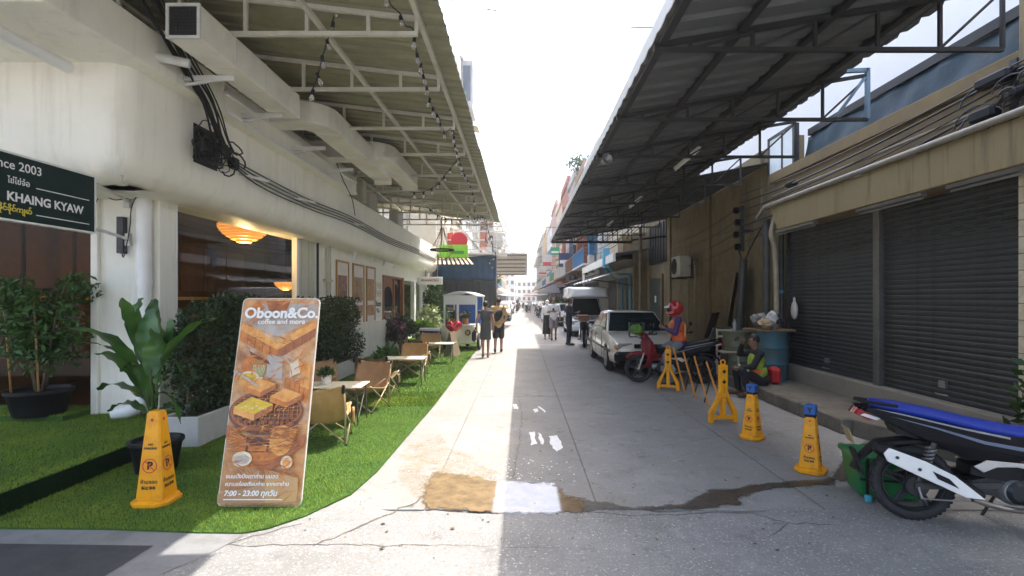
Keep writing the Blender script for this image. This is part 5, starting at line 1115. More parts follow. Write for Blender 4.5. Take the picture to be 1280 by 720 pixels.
    if decal:
        lg = MB(); lg.ell((.09, -.128, .455), (.05, .006, .03), 12, 6); lg.ell((.14, -.128, .43), (.035, .006, .03), 10, 6); lg.ell((.06, -.128, .425), (.03, .006, .02), 10, 6); lg.box((.10, -.128, .49), (.12, .006, .02), (0, .12, 0)); B("sticker", lg, WPAINT, t, True)
    return t
BLUESEAT = mat("blue_seat_vinyl", (.004, .028, .30), .45, var=.1, scale=20, bump=.15, bscale=120)
BSEAT = mat("black_seat_vinyl", (.018, .018, .018), .5, var=.2)
BLKPAINT = bpaint("black_gloss", (.008, .008, .010))
hero = motorbike("motorbike", "black motorbike with bright blue seat and white exhaust shield, at right edge", (3.60, 3.77, 0), R(-16), BLKPAINT, BLUESEAT, bpy.data.materials.get("x") or mat("rose_panel", (.42, .14, .17), .3, coat=.5), "motorbikes parked in the street", decal=True, lean=-.03)
motorbike("motorbike", "red motorbike under the man with the red helmet, wire basket in front", (2.98, 10.28, 0), R(172), BLKPAINT, BSEAT, bpaint("red_gloss", (.17, .006, .013)), "motorbikes parked in the street", basket=True, lean=.04, fpaint=bpaint("red_gloss", (0, 0, 0)))
tag(lumpy(MB().ell((0, 0, .1), (.14, .18, .10), 18, 12), .3, 14).build("green_bag", cloth("green_bag_cloth", (.10, .22, .03)), smooth=True, loc=(2.34, 10.37, .96)), "bright green bag in front basket of the red motorbike", "bag")
motorbike("motorbike", "black motorbike half hidden behind the yellow barrier slats", (3.75, 10.95, 0), R(195), BLKPAINT, BSEAT, None, "motorbikes parked in the street", lean=.05)
mb3 = motorbike("motorbike", "dark motorbike with brown box on its front, beside man in navy", (2.28, 18.35, 0), R(-100), BLKPAINT, BSEAT, None, "motorbikes parked in the street", box=mat("brown_box", (.26, .11, .05), .6, var=.2), rimm=ALLOY, lean=.02)
far_bikes = [(1.55, 44, -80, "distant dark motorbike on the right by the black umbrella"), (1.45, 49, -88, "distant dark motorbike on the right before the dark car"), (-.55, 60, 90, "distant motorbike on the left beside the white cars"), (.62, 62, -95, "distant dark motorbike right of street centre ahead of the dark car"), (1.0, 70, -85, "distant dark motorbike beyond the dark car on the right"), (-.4, 78, 80, "distant motorbike in the middle of the street end"), (.3, 90, -80, "tiny motorbike far away at the street end"), (-1.2, 84, 85, "tiny motorbike far away behind the last white car")]
for x, y, a, lb in far_bikes:
    c = copy_tree(mb3, (x, y, 0), R(a), lb, skip=("front_box",))
# ---- cars (local: x forward, y left)
def boxloft(st, nseg=None):
    # st: list of (x, halfwidth, zlow, zmid, ztop, crown)
    rs = []
    for x, w_, zl_, zm, zt_, cr in st:
        half = [(w_*.86, zl_), (w_*.97, zl_+.06), (w_, (zl_+zm)/2), (w_*.995, zm), (w_*.965, zm+(zt_-zm)*.75), (w_*.90, zt_), (w_*.5, zt_+cr)]
        ring = [Vector((x, y, z)) for y, z in half]+[Vector((x, 0, zt_+cr*1.15))]+[Vector((x, -y, z)) for y, z in half[::-1]]
        rs.append(ring)
    return MB().rings(rs)
def car(name, label, loc, rz, paint, group, kind='sedan', detail=True, bumper=None, trim=None):
    t = thing(name, label, "car", loc, rz, group)
    st = [(-2.10, .66, .33, .55, .80, .0), (-2.04, .78, .26, .55, .92, .01), (-1.7, .82, .22, .58, .96, .02), (-1.0, .835, .20, .6, .93, .02), (0, .84, .19, .6, .91, .02), (.75, .835, .20, .6, .90, .02), (.95, .83, .20, .6, .89, .03), (1.5, .81, .21, .58, .82, .035), (1.92, .77, .24, .55, .74, .03), (2.08, .70, .27, .5, .66, .015), (2.14, .62, .32, .48, .60, .0)]
    bm_ = boxloft(st)
    me = bm_.mesh("body_src"); o = bpy.data.objects.new("tmpb", me); col.objects.link(o)
    cut = MB()
    for x in (-1.22, 1.25):
        cut.lathe([(.335, -1), (.335, 1)], 24, (x, 0, .31), Matrix.Rotation(R(90), 3, 'X'))
    cme = cut.mesh("cut"); co = bpy.data.objects.new("tmpc", cme); col.objects.link(co)
    md = o.modifiers.new("b", 'BOOLEAN'); md.object = co; md.operation = 'DIFFERENCE'; md.solver = 'EXACT'
    dg_ = bpy.context.evaluated_depsgraph_get(); res = bpy.data.meshes.new_from_object(o.evaluated_get(dg_), depsgraph=dg_)
    bpy.data.objects.remove(o); bpy.data.objects.remove(co)
    res.materials.clear(); res.materials.append(paint); res.shade_smooth(); res.set_sharp_from_angle(angle=R(38)); put("body", res, t)
    MB().bx((-1.9, -.70, .16), (1.9, .70, .45)).build("underbody", BLACK, t)
    # greenhouse
    zb, zr_ = .90, 1.385
    if kind == 'sedan': X = (1.02, .28, -.78, -1.45)
    elif kind == 'van': X = (1.35, .75, -1.85, -2.0); zr_ = 1.75
    else: X = (1.05, .3, -1.5, -1.95)
    wb, wr = .765, .60
    rs = []
    q = [(X[0], wb, zb), (X[1], wr, zr_-.03), (X[1]-.2, wr, zr_), (X[2]+.2, wr, zr_), (X[2], wr, zr_-.03), (X[3], wb, zb)]
    gh = MB(); vs = []; 
    vs = [(X[0], wb, zb-.02), (X[1], wr, zr_-.03), (X[2], wr, zr_-.03), (X[3], wb, zb-.02), (X[0], -wb, zb-.02), (X[1], -wr, zr_-.03), (X[2], -wr, zr_-.03), (X[3], -wb, zb-.02)]
    gh.add(vs, [(0, 1, 2, 3), (7, 6, 5, 4), (0, 4, 5, 1), (3, 2, 6, 7), (0, 3, 7, 4), (1, 5, 6, 2)])
    go = gh.build("cabin", paint, t, 30, bevel=.035)
    MB().slabgrid(lambda u, v: (X[1]-.03+(X[2]-X[1]+.06)*u, (v-.5)*2*(wr-.05), zr_-.022+.035*math.sin(math.pi*u)*.6+.03*math.cos((v-.5)*2.6)-.01), 8, 6, .03).build("roof", paint, t, True)
    def quadpane(nm, a, b_, c, d, ins, off):
        a, b_, c, d = map(Vector, (a, b_, c, d)); ce = (a+b_+c+d)/4; n_ = (b_-a).cross(d-a).normalized()
        P_ = [p+(ce-p)*ins for p in (a, b_, c, d)]
        if n_.dot(ce-Vector((ce.x*.7, 0, 1.0))) < 0: n_ = -n_
        MB().add([p+n_*off for p in P_]+[p+n_*(off-.012) for p in P_], [(0, 1, 2, 3), (7, 6, 5, 4), (0, 4, 5, 1), (1, 5, 6, 2), (2, 6, 7, 3), (3, 7, 4, 0)]).build(nm, DGLASS, t)
    quadpane("windscreen", (X[0], wb, zb), (X[0], -wb, zb), (X[1], -wr, zr_-.03), (X[1], wr, zr_-.03), .09, .010)
    quadpane("rear_window", (X[3], wb, zb), (X[3], -wb, zb), (X[2], -wr, zr_-.03), (X[2], wr, zr_-.03), .10, .010)
    for s in (-1, 1):
        lerp = lambda f, z: (0, 0, 0)
        def sp(x_b, x_t, s=s): return (x_b, s*wb, zb+.03), (x_t, s*wr, zr_-.05)
        xm = (X[0]+X[3])/2+.12
        for (xa, xb_, xta, xtb) in ((X[0]-.12, xm+.03, X[1]-.03, xm+.0), (xm-.04, X[3]+.22, xm-.06, X[2]+.08)):
            a, d = sp(xa, xta); b_, c = sp(xb_, xtb); quadpane("side_window", a, b_, c, d, .05, .010)
        for x in (.74, -.30, -1.12): MB().bx((x-.004, s*.832, .30), (x+.004, s*.842, .88)).build("door_seam", BLACK, t)
        for x in (-.15, -1.0): MB().rbox((x, s*.845, .78), (.16, .03, .035), .008).build("door_handle", BLACK if detail else paint, t)
        MB().rbox((.72, s*.90, .95), (.10, .20, .12), .03).build("wing_mirror", paint, t)
        MB().bx((-1.95, s*.832, .50), (1.95, s*.850, .555)).build("side_trim", trim or BLACK, t, bevel=.006)
        hp_ = MB(); hp_.rbox((2.03, s*.54, .645), (.14, .36, .13), .02, (0, 0, -s*.16)); hl_ = hp_.build("headlight", mat("lamp_lens", (.55, .55, .52), .12, .4, coat=1) if "lamp_lens" not in bpy.data.materials else bpy.data.materials["lamp_lens"], t, 30)
        MB().rbox((2.06, s*.70, .62), (.10, .10, .10), .02, (0, 0, -s*.35)).build("indicator", mat("amber_lens", (.55, .20, .04), .2, coat=1) if "amber_lens" not in bpy.data.materials else bpy.data.materials["amber_lens"], t, 30)
        MB().rbox((-2.07, s*.56, .76), (.06, .32, .16), .02).build("tail_light", bpy.data.materials["tail_red"], t, 30)
    bp_ = MB(); bp_.rbox((2.10, 0, .40), (.22, 1.52, .26), .06); bp_.build("front_bumper", bumper or BLACK, t, 30, bevel=.01)
    bp_ = MB(); bp_.rbox((-2.08, 0, .45), (.18, 1.54, .26), .05); bp_.build("rear_bumper", bumper or BLACK, t, 30, bevel=.01)
    g_ = MB(); g_.rbox((2.12, 0, .645), (.05, .66, .10), .01); g_.build("grille", BLACK, t)
    MB().bx((2.205, -.22, .34), (2.215, .22, .47)).build("number_plate", bpy.data.materials["plate_red"] if "plate_red" in bpy.data.materials else mat("plate_red", (.30, .06, .05), .5), t)
    for x in (-1.22, 1.25):
        for s in (-1, 1):
            wv = torus(.245, .065, 32, 10, 1.35).build("wheel", TYRE, t, 40); wv.location = (x, s*.74, .31)
            rr_ = MB(); rr_.lathe([(.19, -.06), (.20, -.085), (.17, -.09), (.10, -.06), (.06, -.085), (.01, -.085)], 24, (0, 0, 0), Matrix.Rotation(R(90 if s > 0 else -90), 3, 'X'), cap=True)
            for k in range(7):
                a = k*2*math.pi/7; rr_.box((.13*math.cos(a), s*.083, .13*math.sin(a)), (.09, .014, .035), Matrix.Rotation(-a, 3, 'Y'))
            rr_.build("hubcap", ALLOY, wv, 40)
    return t
CREAMC = mat("cream_car_paint", (.66, .62, .54), .22, var=.03, coat=.7, dirt=(.45, .42, .36), dscale=3, damt=.2); WCAR = mat("white_car_paint", (.74, .74, .73), .2, var=.03, coat=.8); DCAR = mat("dark_car_paint", (.03, .02, .022), .2, coat=.8); GCAR = mat("silver_car_paint", (.4, .41, .42), .25, .4, coat=.6)
car("sedan_car", "old white sedan parked facing the camera under dark canopy", (2.80, 13.35, 0), R(-90), CREAMC, "cars parked along the street")
wcar = car("parked_car", "white car parked on the left past the dark tarp screen", (-1.62, 39.8, 0), R(-90), WCAR, "cars parked along the street", 'hatch')
for (x, y, lb, a) in ((-1.75, 48, "second white car on the left beyond the tarp screen", -90), (-1.7, 56, "third white car on the left beyond the tarp screen", -92), (-1.8, 66, "last white car in the row on the left", -90), (2.6, 66, "pale car far down on the right side", 90), (2.75, 33, "white car parked on the right behind the white van", 90)):
    copy_tree(wcar, (x, y, 0), R(a), lb)
car("parked_car", "dark car parked on the right beyond the two walking people", (2.45, 56, 0), R(90), DCAR, "cars parked along the street", 'sedan')
# white pickup-van with roof box
vn = car("white_van", "white van with dusty white roof box parked behind the sedan", (2.95, 24.6, 0), R(-90), WCAR, "cars parked along the street", 'van', bumper=WCAR)
rbx = thing("roof_box", "big white box roof carried above windscreen of the white van", "roof box", (2.95, 24.2, 1.77))
b = MB(); rs = []
for (y_, w_, z0, z1) in ((-2.05, .74, .02, .36), (-1.9, .86, -.04, .42), (-1.0, .9, -.06, .45), (.5, .9, -.06, .46), (1.7, .88, -.06, .44), (1.75, .84, 0, .40)):
    rs.append([Vector((sx*w_*(1 if q in (0, 1) else .93), y_, z0 if q in (0, 1) else z1)) for sx, q in ((-1, 0), (1, 1), (1, 2), (-1, 3))])
b.rings(rs); b.build("shell", WCAR, rbx, 40, bevel=.09); MB().bx((-.84, -1.98, -.08), (.84, 1.7, -.04)).build("base_rim", GREYM, rbx)
# ---- vending cart (three wheeler)
ctn = thing("vendor_cart", "small white three wheeled cart with curved roof and blue rear panel", "cart", (-1.93, 17.3, 0), R(-4))
def C(n, b, m, s=35, p=ctn, **k): return b.build(n, m, p, s, **k)
CW = mat("cart_paint", (.72, .68, .52), .35, var=.05, coat=.3)
C("body", MB().puff([(-.55, .28), (-.60, .5), (-.52, .80), (.40, .84), (.52, .62), (.52, .30), (.4, .22), (-.4, .22)], .75, .06), CW, 30)
C("nose", MB().ell((-.32, -.74, .56), (.36, .26, .34), 16, 10), CW, True)
C("roof", MB().slabgrid(lambda u, v: (-.56+1.12*u, -.78+1.7*v, 1.80+.13*math.sin(math.pi*u)), 12, 4, .05), WPAINT, True)
C("front_panel", MB().bx((-.50, -.76, 1.50), (.50, -.72, 1.80)), WPAINT); C("rear_panel", MB().bx((-.46, .72, .84), (.46, .76, 1.80)), mat("cart_blue", (.02, .12, .50), .5), 30)
C("post", MB().bar((-.52, -.74, .8), (-.52, -.74, 1.82), .05).bar((.52, -.74, .8), (.52, -.74, 1.82), .05).bar((-.52, .82, .8), (-.52, .82, 1.82), .05).bar((.52, .82, .8), (.52, .82, 1.82), .05).bar((-.08, -.75, .85), (-.08, -.75, 1.5), .07), WPAINT)
C("shelf", MB().bx((-.56, -.85, .82), (.56, -.5, .86)), WPAINT, bevel=.008)
for x in (-.56, .56):
    wv = torus(.235, .05, 28, 8, 1.).build("wheel", TYRE, ctn, 40); wv.location = (x, -.35, .285); wv.rotation_euler = (0, 0, R(90))
    MB().lathe([(.17, -.02), (.19, 0), (.17, .02)], 20, (0, 0, 0), Matrix.Rotation(R(90), 3, 'X')).build("hub", WPAINT, wv)
wv = torus(.2, .045, 24, 8, 1.).build("wheel", TYRE, ctn, 40); wv.location = (0, .6, .245); wv.rotation_euler = (0, 0, R(90))
C("round_lamp", MB().lathe([(.08, 0), (.10, .02), (.095, .05), (.05, .07), (.01, .075)], 18, (.26, -.80, .60), Matrix.Rotation(R(90), 3, 'X')), STEEL); C("lamp_glass", MB().disc((.26, -.865, .60), .055, 'y', .02), mat("amber_glass", (.45, .30, .08), .2))
TERRA = mat("terracotta", (.45, .15, .05), .75, var=.12, scale=8); POTW = mat("white_pot", (.74, .72, .66), .5, var=.04)
# heart in front of the cart
hb = MB(); ht = []
for a in np.linspace(0, 2*math.pi, 36, endpoint=False): ht.append((.026*16*math.sin(a)**3*.62, .026*(13*math.cos(a)-5*math.cos(2*a)-2*math.cos(3*a)-math.cos(4*a))*.62))
rs = [[Vector((x*q, -t_, z*q)) for x, z in ht] for t_, q in ((-.10, .2), (-.085, .6), (-.05, .9), (0, 1), (.05, .9), (.085, .6), (.10, .2))]
hb.rings(rs)
hto = thing("heart_balloon", "shiny red heart balloon standing in front of the white cart", "balloon", (-2.10, 15.85, .016))
o = hb.build("heart", mat("red_foil", (.50, .01, .015), .12, .35, var=.05, coat=.8), hto, True); o.location = (.0, 0, .80); o.rotation_euler = (0, 0, R(12))
MB().tube([(0, .0, 0), (0, 0, .5)], .012, 6).build("stick", WPAINT, hto)
# ================================================================== STREET FURNITURE
YCONE = mat("yellow_plastic", (.85, .36, .006), .42, var=.08, scale=4, spec=.3, dirt=(.34, .17, .04), dscale=7, damt=.5, bump=.1, bscale=40)
BLUECAP = mat("blue_cap_plastic", (.02, .11, .38), .45, var=.1)
def ring2(b, c, ax, ay, r1, r2, n=28, t=.0015):
    vs = []; nrm = ax.cross(ay)
    for k in range(n):
        a = 2*math.pi*k/n; d = ax*math.cos(a)+ay*math.sin(a); vs += [c+d*r1+nrm*t, c+d*r2+nrm*t]
    b.add(vs, [(2*k, 2*k+1, (2*k+3) % (2*n), (2*k+2) % (2*n)) for k in range(n)])
def cone(label, loc, rz, H, B_, bw, tw, cap=None):
    t = thing("no_parking_cone", label, "traffic cone", loc, rz, "yellow no parking cones")
    b = MB(); h = B_/2; q = .22*B_
    def sq(w, z, q): return [Vector(p) for p in ((-w+q, -w, z), (w-q, -w, z), (w, -w+q, z), (w, w-q, z), (w-q, w, z), (-w+q, w, z), (-w, w-q, z), (-w, -w+q, z))]
    b.rings([sq(h-.012, 0, q), sq(h, .012, q), sq(h, .035, q), sq(h-.02, .05, q*.9), sq(bw/2+.012, .056, .02)]); b.build("base", YCONE, t, 30)
    b = MB(); b.rings([sq(bw/2, .05, .014), sq(tw/2, H-.02, .012), sq(tw/2-.012, H, .01)]); b.build("body", YCONE, t, 30)
    for k in range(4):
        Mz = Matrix.Rotation(k*math.pi/2, 3, 'Z'); z0, z1 = .05, H-.02
        o0 = Mz @ Vector((0, -bw/2, z0)); o1 = Mz @ Vector((0, -tw/2, z1)); up = (o1-o0).normalized(); x = Mz @ Vector((1, 0, 0)); L = (o1-o0).length
        pt = lambda f: o0.lerp(o1, f); s = H/.75
        rb_ = MB(); c = pt(.40); ring2(rb_, c, x, up, .050*s, .058*s); n_ = x.cross(up)
        dgl = (x*-.7+up*.7); p_ = dgl.cross(n_); 
        rb_.add([c+dgl*.05*s+p_*.004*s+n_*.0022, c+dgl*.05*s-p_*.004*s+n_*.0022, c-dgl*.05*s-p_*.004*s+n_*.0022, c-dgl*.05*s+p_*.004*s+n_*.0022], [(0, 1, 2, 3)])
        rb_.build("prohibition_ring", REDP, t, fix=False)
        text("P", .082*s, BLKP, t, frame_M(c, x, up, .0010), bold=.004)
        text("NO", .024*s, BLKP, t, frame_M(pt(.645), x, up, .0010), bold=.0008); text("PARKING", .024*s, BLKP, t, frame_M(pt(.60), x, up, .0010), bold=.0008)
        text("ห้ามจอด", .040*s, BLKP, t, frame_M(pt(.215), x, up, .0010), bold=.0008); text("禁止停车", .028*s, BLKP, t, frame_M(pt(.145), x, up, .0010), bold=.0012)
        sb_ = MB(); sb_.disc(tuple(pt(.93)+n_*.0), .011*s, 'z', .002) if False else ring2(sb_, pt(.93), x, up, .0, .013*s, 12); sb_.build("red_dot", REDP, t, fix=False)
    if cap:
        MB().rbox((0, 0, H+.05), (tw*1.12, tw*1.12, .10), .012).build("cap", BLUECAP, t); MB().rbox((0, 0, H-.012), (tw*1.0, tw*1.0, .035), .004).build("cap_band", BLACK, t)
        cm = text_mesh("Y", .06, BLKP, .004)
        for k in range(4):
            Mz = Matrix.Rotation(k*math.pi/2, 3, 'Z'); o_ = put("lettering", cm, t); o_.matrix_local = frame_M(Mz @ Vector((0, -tw*.56, H+.05)), Mz @ Vector((1, 0, 0)), (0, 0, 1), .001)
    return t
cone("tall yellow no parking cone on the turf in front of the potted plant", (-3.02, 4.24, .014), R(2), .76, .31, .215, .105)
cone("yellow no parking cone with blue cap, standing nearest the motorbike with blue seat", (2.84, 5.03, 0), R(-38), .56, .27, .185, .095, True)
cone("yellow no parking cone with blue cap, beside the yellow barrier post", (2.80, 6.22, 0), R(-52), .56, .26, .185, .095, True)
# expanding barrier: two yellow end posts with slats between
bar = thing("folding_barrier", "yellow folding barrier with two forked end posts and leaning slats", "barrier", (2.75, 8.2, 0))
def end_post(y, x, rz, H):
    M = Matrix.Rotation(rz, 3, 'Z'); o = Vector((x, y, 0)); b = MB()
    w_ = .056; pl = [(-.20, 0), (-.205, .12), (-.09, .34), (-w_, .42), (-w_, H-.12), (-.05, H-.10), (.05, H-.10), (w_, H-.12), (w_, .42), (.09, .34), (.205, .12), (.20, 0), (.13, 0), (.125, .10), (.06, .24), (.035, .10), (.035, .075), (-.035, .075), (-.035, .10), (-.06, .24), (-.125, .10), (-.13, 0)]
    # silhouette built from convex pieces
    def P(pp): b.prism(pp, -.035, .035, M=M, o=o)
    P([(-w_, .36), (w_, .36), (w_, H-.11), (-w_, H-.11)]); P([(-.205, 0), (-.145, 0), (-.135, .13), (-.035, .36), (-w_, .44), (-.10, .32), (-.20, .14)]); P([(.145, 0), (.205, 0), (.20, .14), (.10, .32), (w_, .44), (.035, .36), (.135, .13)])
    P([(-.03, .08), (.03, .08), (.03, .36), (-.03, .36)]); P([(-.15, .05), (.15, .05), (.15, .095), (-.15, .095)])
    ep = b.build("end_post", YCONE, bar, world=True, bevel=.008)
    r_ = MB(); r_.tube([o+M @ Vector((.032*math.cos(a), 0, H-.075+.032*math.sin(a))) for a in np.linspace(0, 6.28, 15)[:-1]], .011, 6, closed=True); r_.build("loop", YCONE, ep, world=False)
    h_ = MB()
    for z in (H-.20, H-.34): h_.lathe([(.024, -.0365), (.024, .0365)], 16, o+Vector((0, 0, z)), M @ Matrix.Rotation(R(90), 3, 'X'))
    for k in range(7): h_.lathe([(.007, -.0362), (.007, .0362)], 8, o+M @ Vector((0, 0, .42+k*.03)), M @ Matrix.Rotation(R(90), 3, 'X'))
    h_.build("post_hole", BLACK, ep); 
    for c in ep.children: c.location = (0, 0, 0)
end_post(7.02, 2.76, R(8), .90); end_post(9.5, 2.72, R(-25), .86)
MB().rbox((2.80, 7.08, .87), (.10, .06, .14), .01).build("black_clip", BLACK, bar, world=True)
ORS = mat("orange_slat", (.62, .24, .03), .5, var=.12, dirt=(.3, .14, .04))
for k in range(4):
    y = 9.45-.48*k; part("slat", MB().bar((2.80+.03*k, y, .80-.03*k), (2.88, y-.42-.10*k, .04), .012, .045), ORS, bar)
    part("cross_slat", MB().bar((2.90, y-.75, .66), (2.92, y-.30, .04), .010, .03), BLACK, bar)
# ------------------------------------------------------------------ poster board
pb = thing("poster_board", "tall leaning cafe poster board with drawing of toast on clay grill", "sign board", (-2.125, 4.14, .014))
W_, H_ = .68, 1.735; up = Vector((0, .40, 1.69)).normalized(); X_ = Vector((1, 0, 0)); N_ = X_.cross(up)      # N_ faces the viewer (-y)
def P2(u, v, d=0): return X_*(u-W_/2)+up*v+N_*d
def rrect(w0, w1, h0, h1, r):
    o = []
    for cx, cy, a0 in ((w1-r, h1-r, 0), (w0+r, h1-r, 90), (w0+r, h0+r, 180), (w1-r, h0+r, 270)):
        for k in range(5): a = R(a0+k*22.5); o.append((cx+r*math.cos(a), cy+r*math.sin(a)))
    return o
def slab2(pts, d0, d1, name, m, parent=pb):
    b = MB(); n = len(pts); b.add([P2(u, v, d0) for u, v in pts]+[P2(u, v, d1) for u, v in pts], [tuple(range(n)), tuple(range(2*n-1, n-1, -1))]+[(i, (i+1) % n, (i+1) % n+n, i+n) for i in range(n)])
    return b.build(name, m, parent)
slab2(rrect(0, W_, 0, H_, .045), -.018, 0, "board", mat("board_white", (.72, .68, .60), .5))
def wash(name, c, c2, scale, **k): return mat(name, c, .45, c2=c2, scale=scale, **k)
paper = slab2(rrect(.006, W_-.006, .006, H_-.006, .042), .0002, .001, "poster", wash("poster_wash", (.74, .40, .15), (.38, .15, .045), 6, dirt=(.78, .62, .45), dscale=4, damt=.8))
lay = [.0012]
def art(pts, m, name="print"):
    lay[0] += .00035
    b = MB(); n = len(pts); b.add([P2(u*W_, v*H_, lay[0]) for u, v in pts], [tuple(range(n))]); return b.build(name, m, paper, fix=False)
def ellp(cx, cy, rx, ry, n=28, a0=0, a1=360): return [(cx+rx*math.cos(R(a0+(a1-a0)*k/(n-1 if a1-a0 < 360 else n))), cy+ry*math.sin(R(a0+(a1-a0)*k/(n-1 if a1-a0 < 360 else n)))) for k in range(n)]
AO = wash("print_orange", (.74, .27, .05), (.46, .13, .02), 16); AO2 = wash("print_light_orange", (.88, .46, .12), (.66, .24, .04), 16); ABR = wash("print_brown", (.26, .09, .035), (.12, .04, .018), 14); ARD = wash("print_red_brown", (.50, .17, .05), (.30, .09, .03), 10)
ACR = wash("print_cream", (.82, .72, .55), (.70, .55, .36), 8); AYE = wash("print_yellow", (.80, .58, .04), (.62, .38, .02), 18); AGR = wash("print_green", (.24, .26, .05), (.36, .36, .10), 18); AGY = wash("print_grey", (.55, .50, .44), (.40, .33, .27), 8); ADK = wash("print_dark", (.08, .03, .015), (.16, .06, .03), 30)
# washes, thick wooden counter corner, back shapes
art([(.02, .88), (.25, .97), (.98, .97), (.98, .90), (.5, .80)], AGY); art([(.30, .985), (.62, .985), (.58, .93), (.36, .93)], ARD); art([(.03, .92), (.20, .985), (.30, .95), (.16, .90)], AO)
art([(.02, .875), (.50, .775), (.98, .885), (.98, .845), (.52, .735), (.02, .835)], AO2); art([(.02, .835), (.52, .735), (.52, .685), (.02, .78)], AO); art([(.52, .735), (.98, .845), (.98, .80), (.52, .685)], ARD)
for k in range(1, 5): art([(.02+.1*k, .834-.020*k), (.026+.1*k, .833-.020*k), (.026+.1*k, .779-.0185*k), (.02+.1*k, .780-.0185*k)], ABR); art([(.52+.1*k, .759+.0225*(k-1)), (.526+.1*k, .760+.0225*(k-1)), (.526+.1*k, .709+.0235*(k-1)), (.52+.1*k, .708+.0235*(k-1))], ABR)
art(ellp(.25, .66, .16, .055), AO); art([(.40, .71), (.60, .70), (.62, .59), (.42, .60)], AGY); art([(.16, .73), (.42, .68), (.45, .66), (.2, .70)], ABR)
# glass of herbs, bowl of butter
art([(.24, .66), (.39, .66), (.375, .575), (.26, .575)], ACR)
for k in range(9): art([(.25+.015*k, .60), (.262+.015*k, .60), (.235+.022*k, .69-.006*abs(k-4)), (.228+.022*k, .685-.006*abs(k-4))], AGR)
art(ellp(.20, .60, .125, .028), ACR); art(ellp(.20, .60, .10, .018), AYE); art(ellp(.20, .59, .12, .05, 16, 180, 360), AO2)
# basket of bread
art([(.66, .60), (.97, .54), (.95, .47), (.67, .53)], AO); art([(.70, .66), (.80, .69), (.84, .62), (.72, .60)], ACR); art([(.80, .69), (.97, .66), (.97, .59), (.84, .62)], AO2); art([(.84, .60), (.97, .585), (.97, .54), (.86, .555)], AO2)
for k in range(5): art([(.66+.062*k, .598-.012*k), (.67+.062*k, .597-.012*k), (.672+.06*k, .53-.012*k), (.664+.06*k, .531-.012*k)], ARD)
# clay stove with grill
art(ellp(.47, .43, .46, .105), ABR); art(ellp(.47, .437, .44, .093), ARD); art(ellp(.47, .44, .42, .083), ADK)
for k in range(15):
    f = -1+2*(k+.5)/15; h = math.sqrt(1-f*f); u = .47+.42*f; art([(u-.003, .44-.083*h), (u+.003, .44-.083*h), (u+.003, .44+.083*h), (u-.003, .44+.083*h)], AO)
    if k < 9: g_ = -1+2*(k+.5)/9; h = math.sqrt(1-g_*g_); v = .44+.083*g_; art([(.47-.42*h, v-.0011), (.47+.42*h, v-.0011), (.47+.42*h, v+.0011), (.47-.42*h, v+.0011)], AO)
art([(.02, .37), (.12, .36), (.5, .205), (.56, .205), (.98, .33), (.98, .28), (.6, .16), (.48, .16), (.02, .31)], ARD)
body = [(.04, .40)]+ellp(.47, .40, .43, .085, 20, 180, 360)+[(.88, .36), (.80, .26)]+ellp(.47, .26, .33, .055, 16, 360, 180)[::1]+[(.08, .34)]
art(ellp(.47, .33, .40, .125, 30, 180, 360)+[(.89, .385)]+ellp(.47, .385, .42, .085, 20, 360, 180), AO); art(ellp(.70, .30, .14, .07), AO2)
art([(.06, .36), (.88, .36), (.88, .345), (.06, .345)], ARD); art([(.28, .315), (.56, .315), (.56, .245), (.28, .245)], ADK); art([(.31, .275), (.53, .275), (.53, .25), (.31, .25)], AO)
for k in range(16): art(ellp(.15+.04*k+random.uniform(-.02, .02), .375+.02*random.random(), .022, .010, 8), ABR if k % 2 else ARD)
def toast(cx, cy, s, m, side):
    a, b_, c, d = (cx-.20*s, cy), (cx+.03*s, cy-.030*s), (cx+.22*s, cy+.012*s), (cx-.02*s, cy+.042*s); t_ = .026*s
    art([a, b_, (b_[0], b_[1]-t_), (a[0], a[1]-t_)], side); art([b_, c, (c[0], c[1]-t_), (b_[0], b_[1]-t_)], ARD); art([a, b_, c, d], m)
    art([(cx-.15*s, cy+.001), (cx+.03*s, cy-.022*s), (cx+.17*s, cy+.010*s), (cx-.02*s, cy+.034*s)], m)
toast(.36, .555, .95, AO2, AO); toast(.70, .505, .95, AO2, AO); toast(.31, .455, 1.15, AYE, AO2)
for k in range(7): art(ellp(.18+.045*k, .452+.008*math.sin(k*2), .010, .004, 8), ACR)
art([(.02, .625), (.03, .635), (.34, .565), (.36, .55), (.30, .56)], AGY)
art(ellp(.26, .215, .12, .035), ACR); art(ellp(.26, .212, .09, .02), AGY); art(ellp(.80, .20, .07, .03), ACR); art(ellp(.80, .197, .05, .018), AO2)
art([(.02, .06), (.55, .10), (.97, .05), (.97, .02), (.03, .02)], wash("print_table", (.52, .30, .14), (.36, .20, .10), 7)); art([(.55, .17), (.96, .13), (.97, .03), (.60, .02)], wash("print_table_light", (.62, .36, .12), (.5, .3, .15), 6))
def strokes(n, m, us, vs, ln, th, ang, seed):
    r_ = random.Random(seed); b = MB(); lay[0] += .0004
    for k in range(n):
        u, v = r_.uniform(*us), r_.uniform(*vs); a = ang+r_.gauss(0, .35); l = ln*r_.uniform(.4, 1.3); t_ = th*r_.uniform(.5, 1.4); du, dv = l*math.cos(a)/W_, l*math.sin(a)/H_; pu, pv2 = -t_*math.sin(a)/W_, t_*math.cos(a)/H_
        if not (.03 < u-abs(du) and u+abs(du) < .97): continue
        b.add([P2((u-du)*W_, (v-dv)*H_, lay[0]), P2((u+pu)*W_, (v+pv2)*H_, lay[0]), P2((u+du)*W_, (v+dv)*H_, lay[0]), P2((u-pu)*W_, (v-pv2)*H_, lay[0])], [(0, 3, 2, 1)])
    o = b.build("brush_strokes", m, paper, fix=False); o['kind'] = 'stuff'
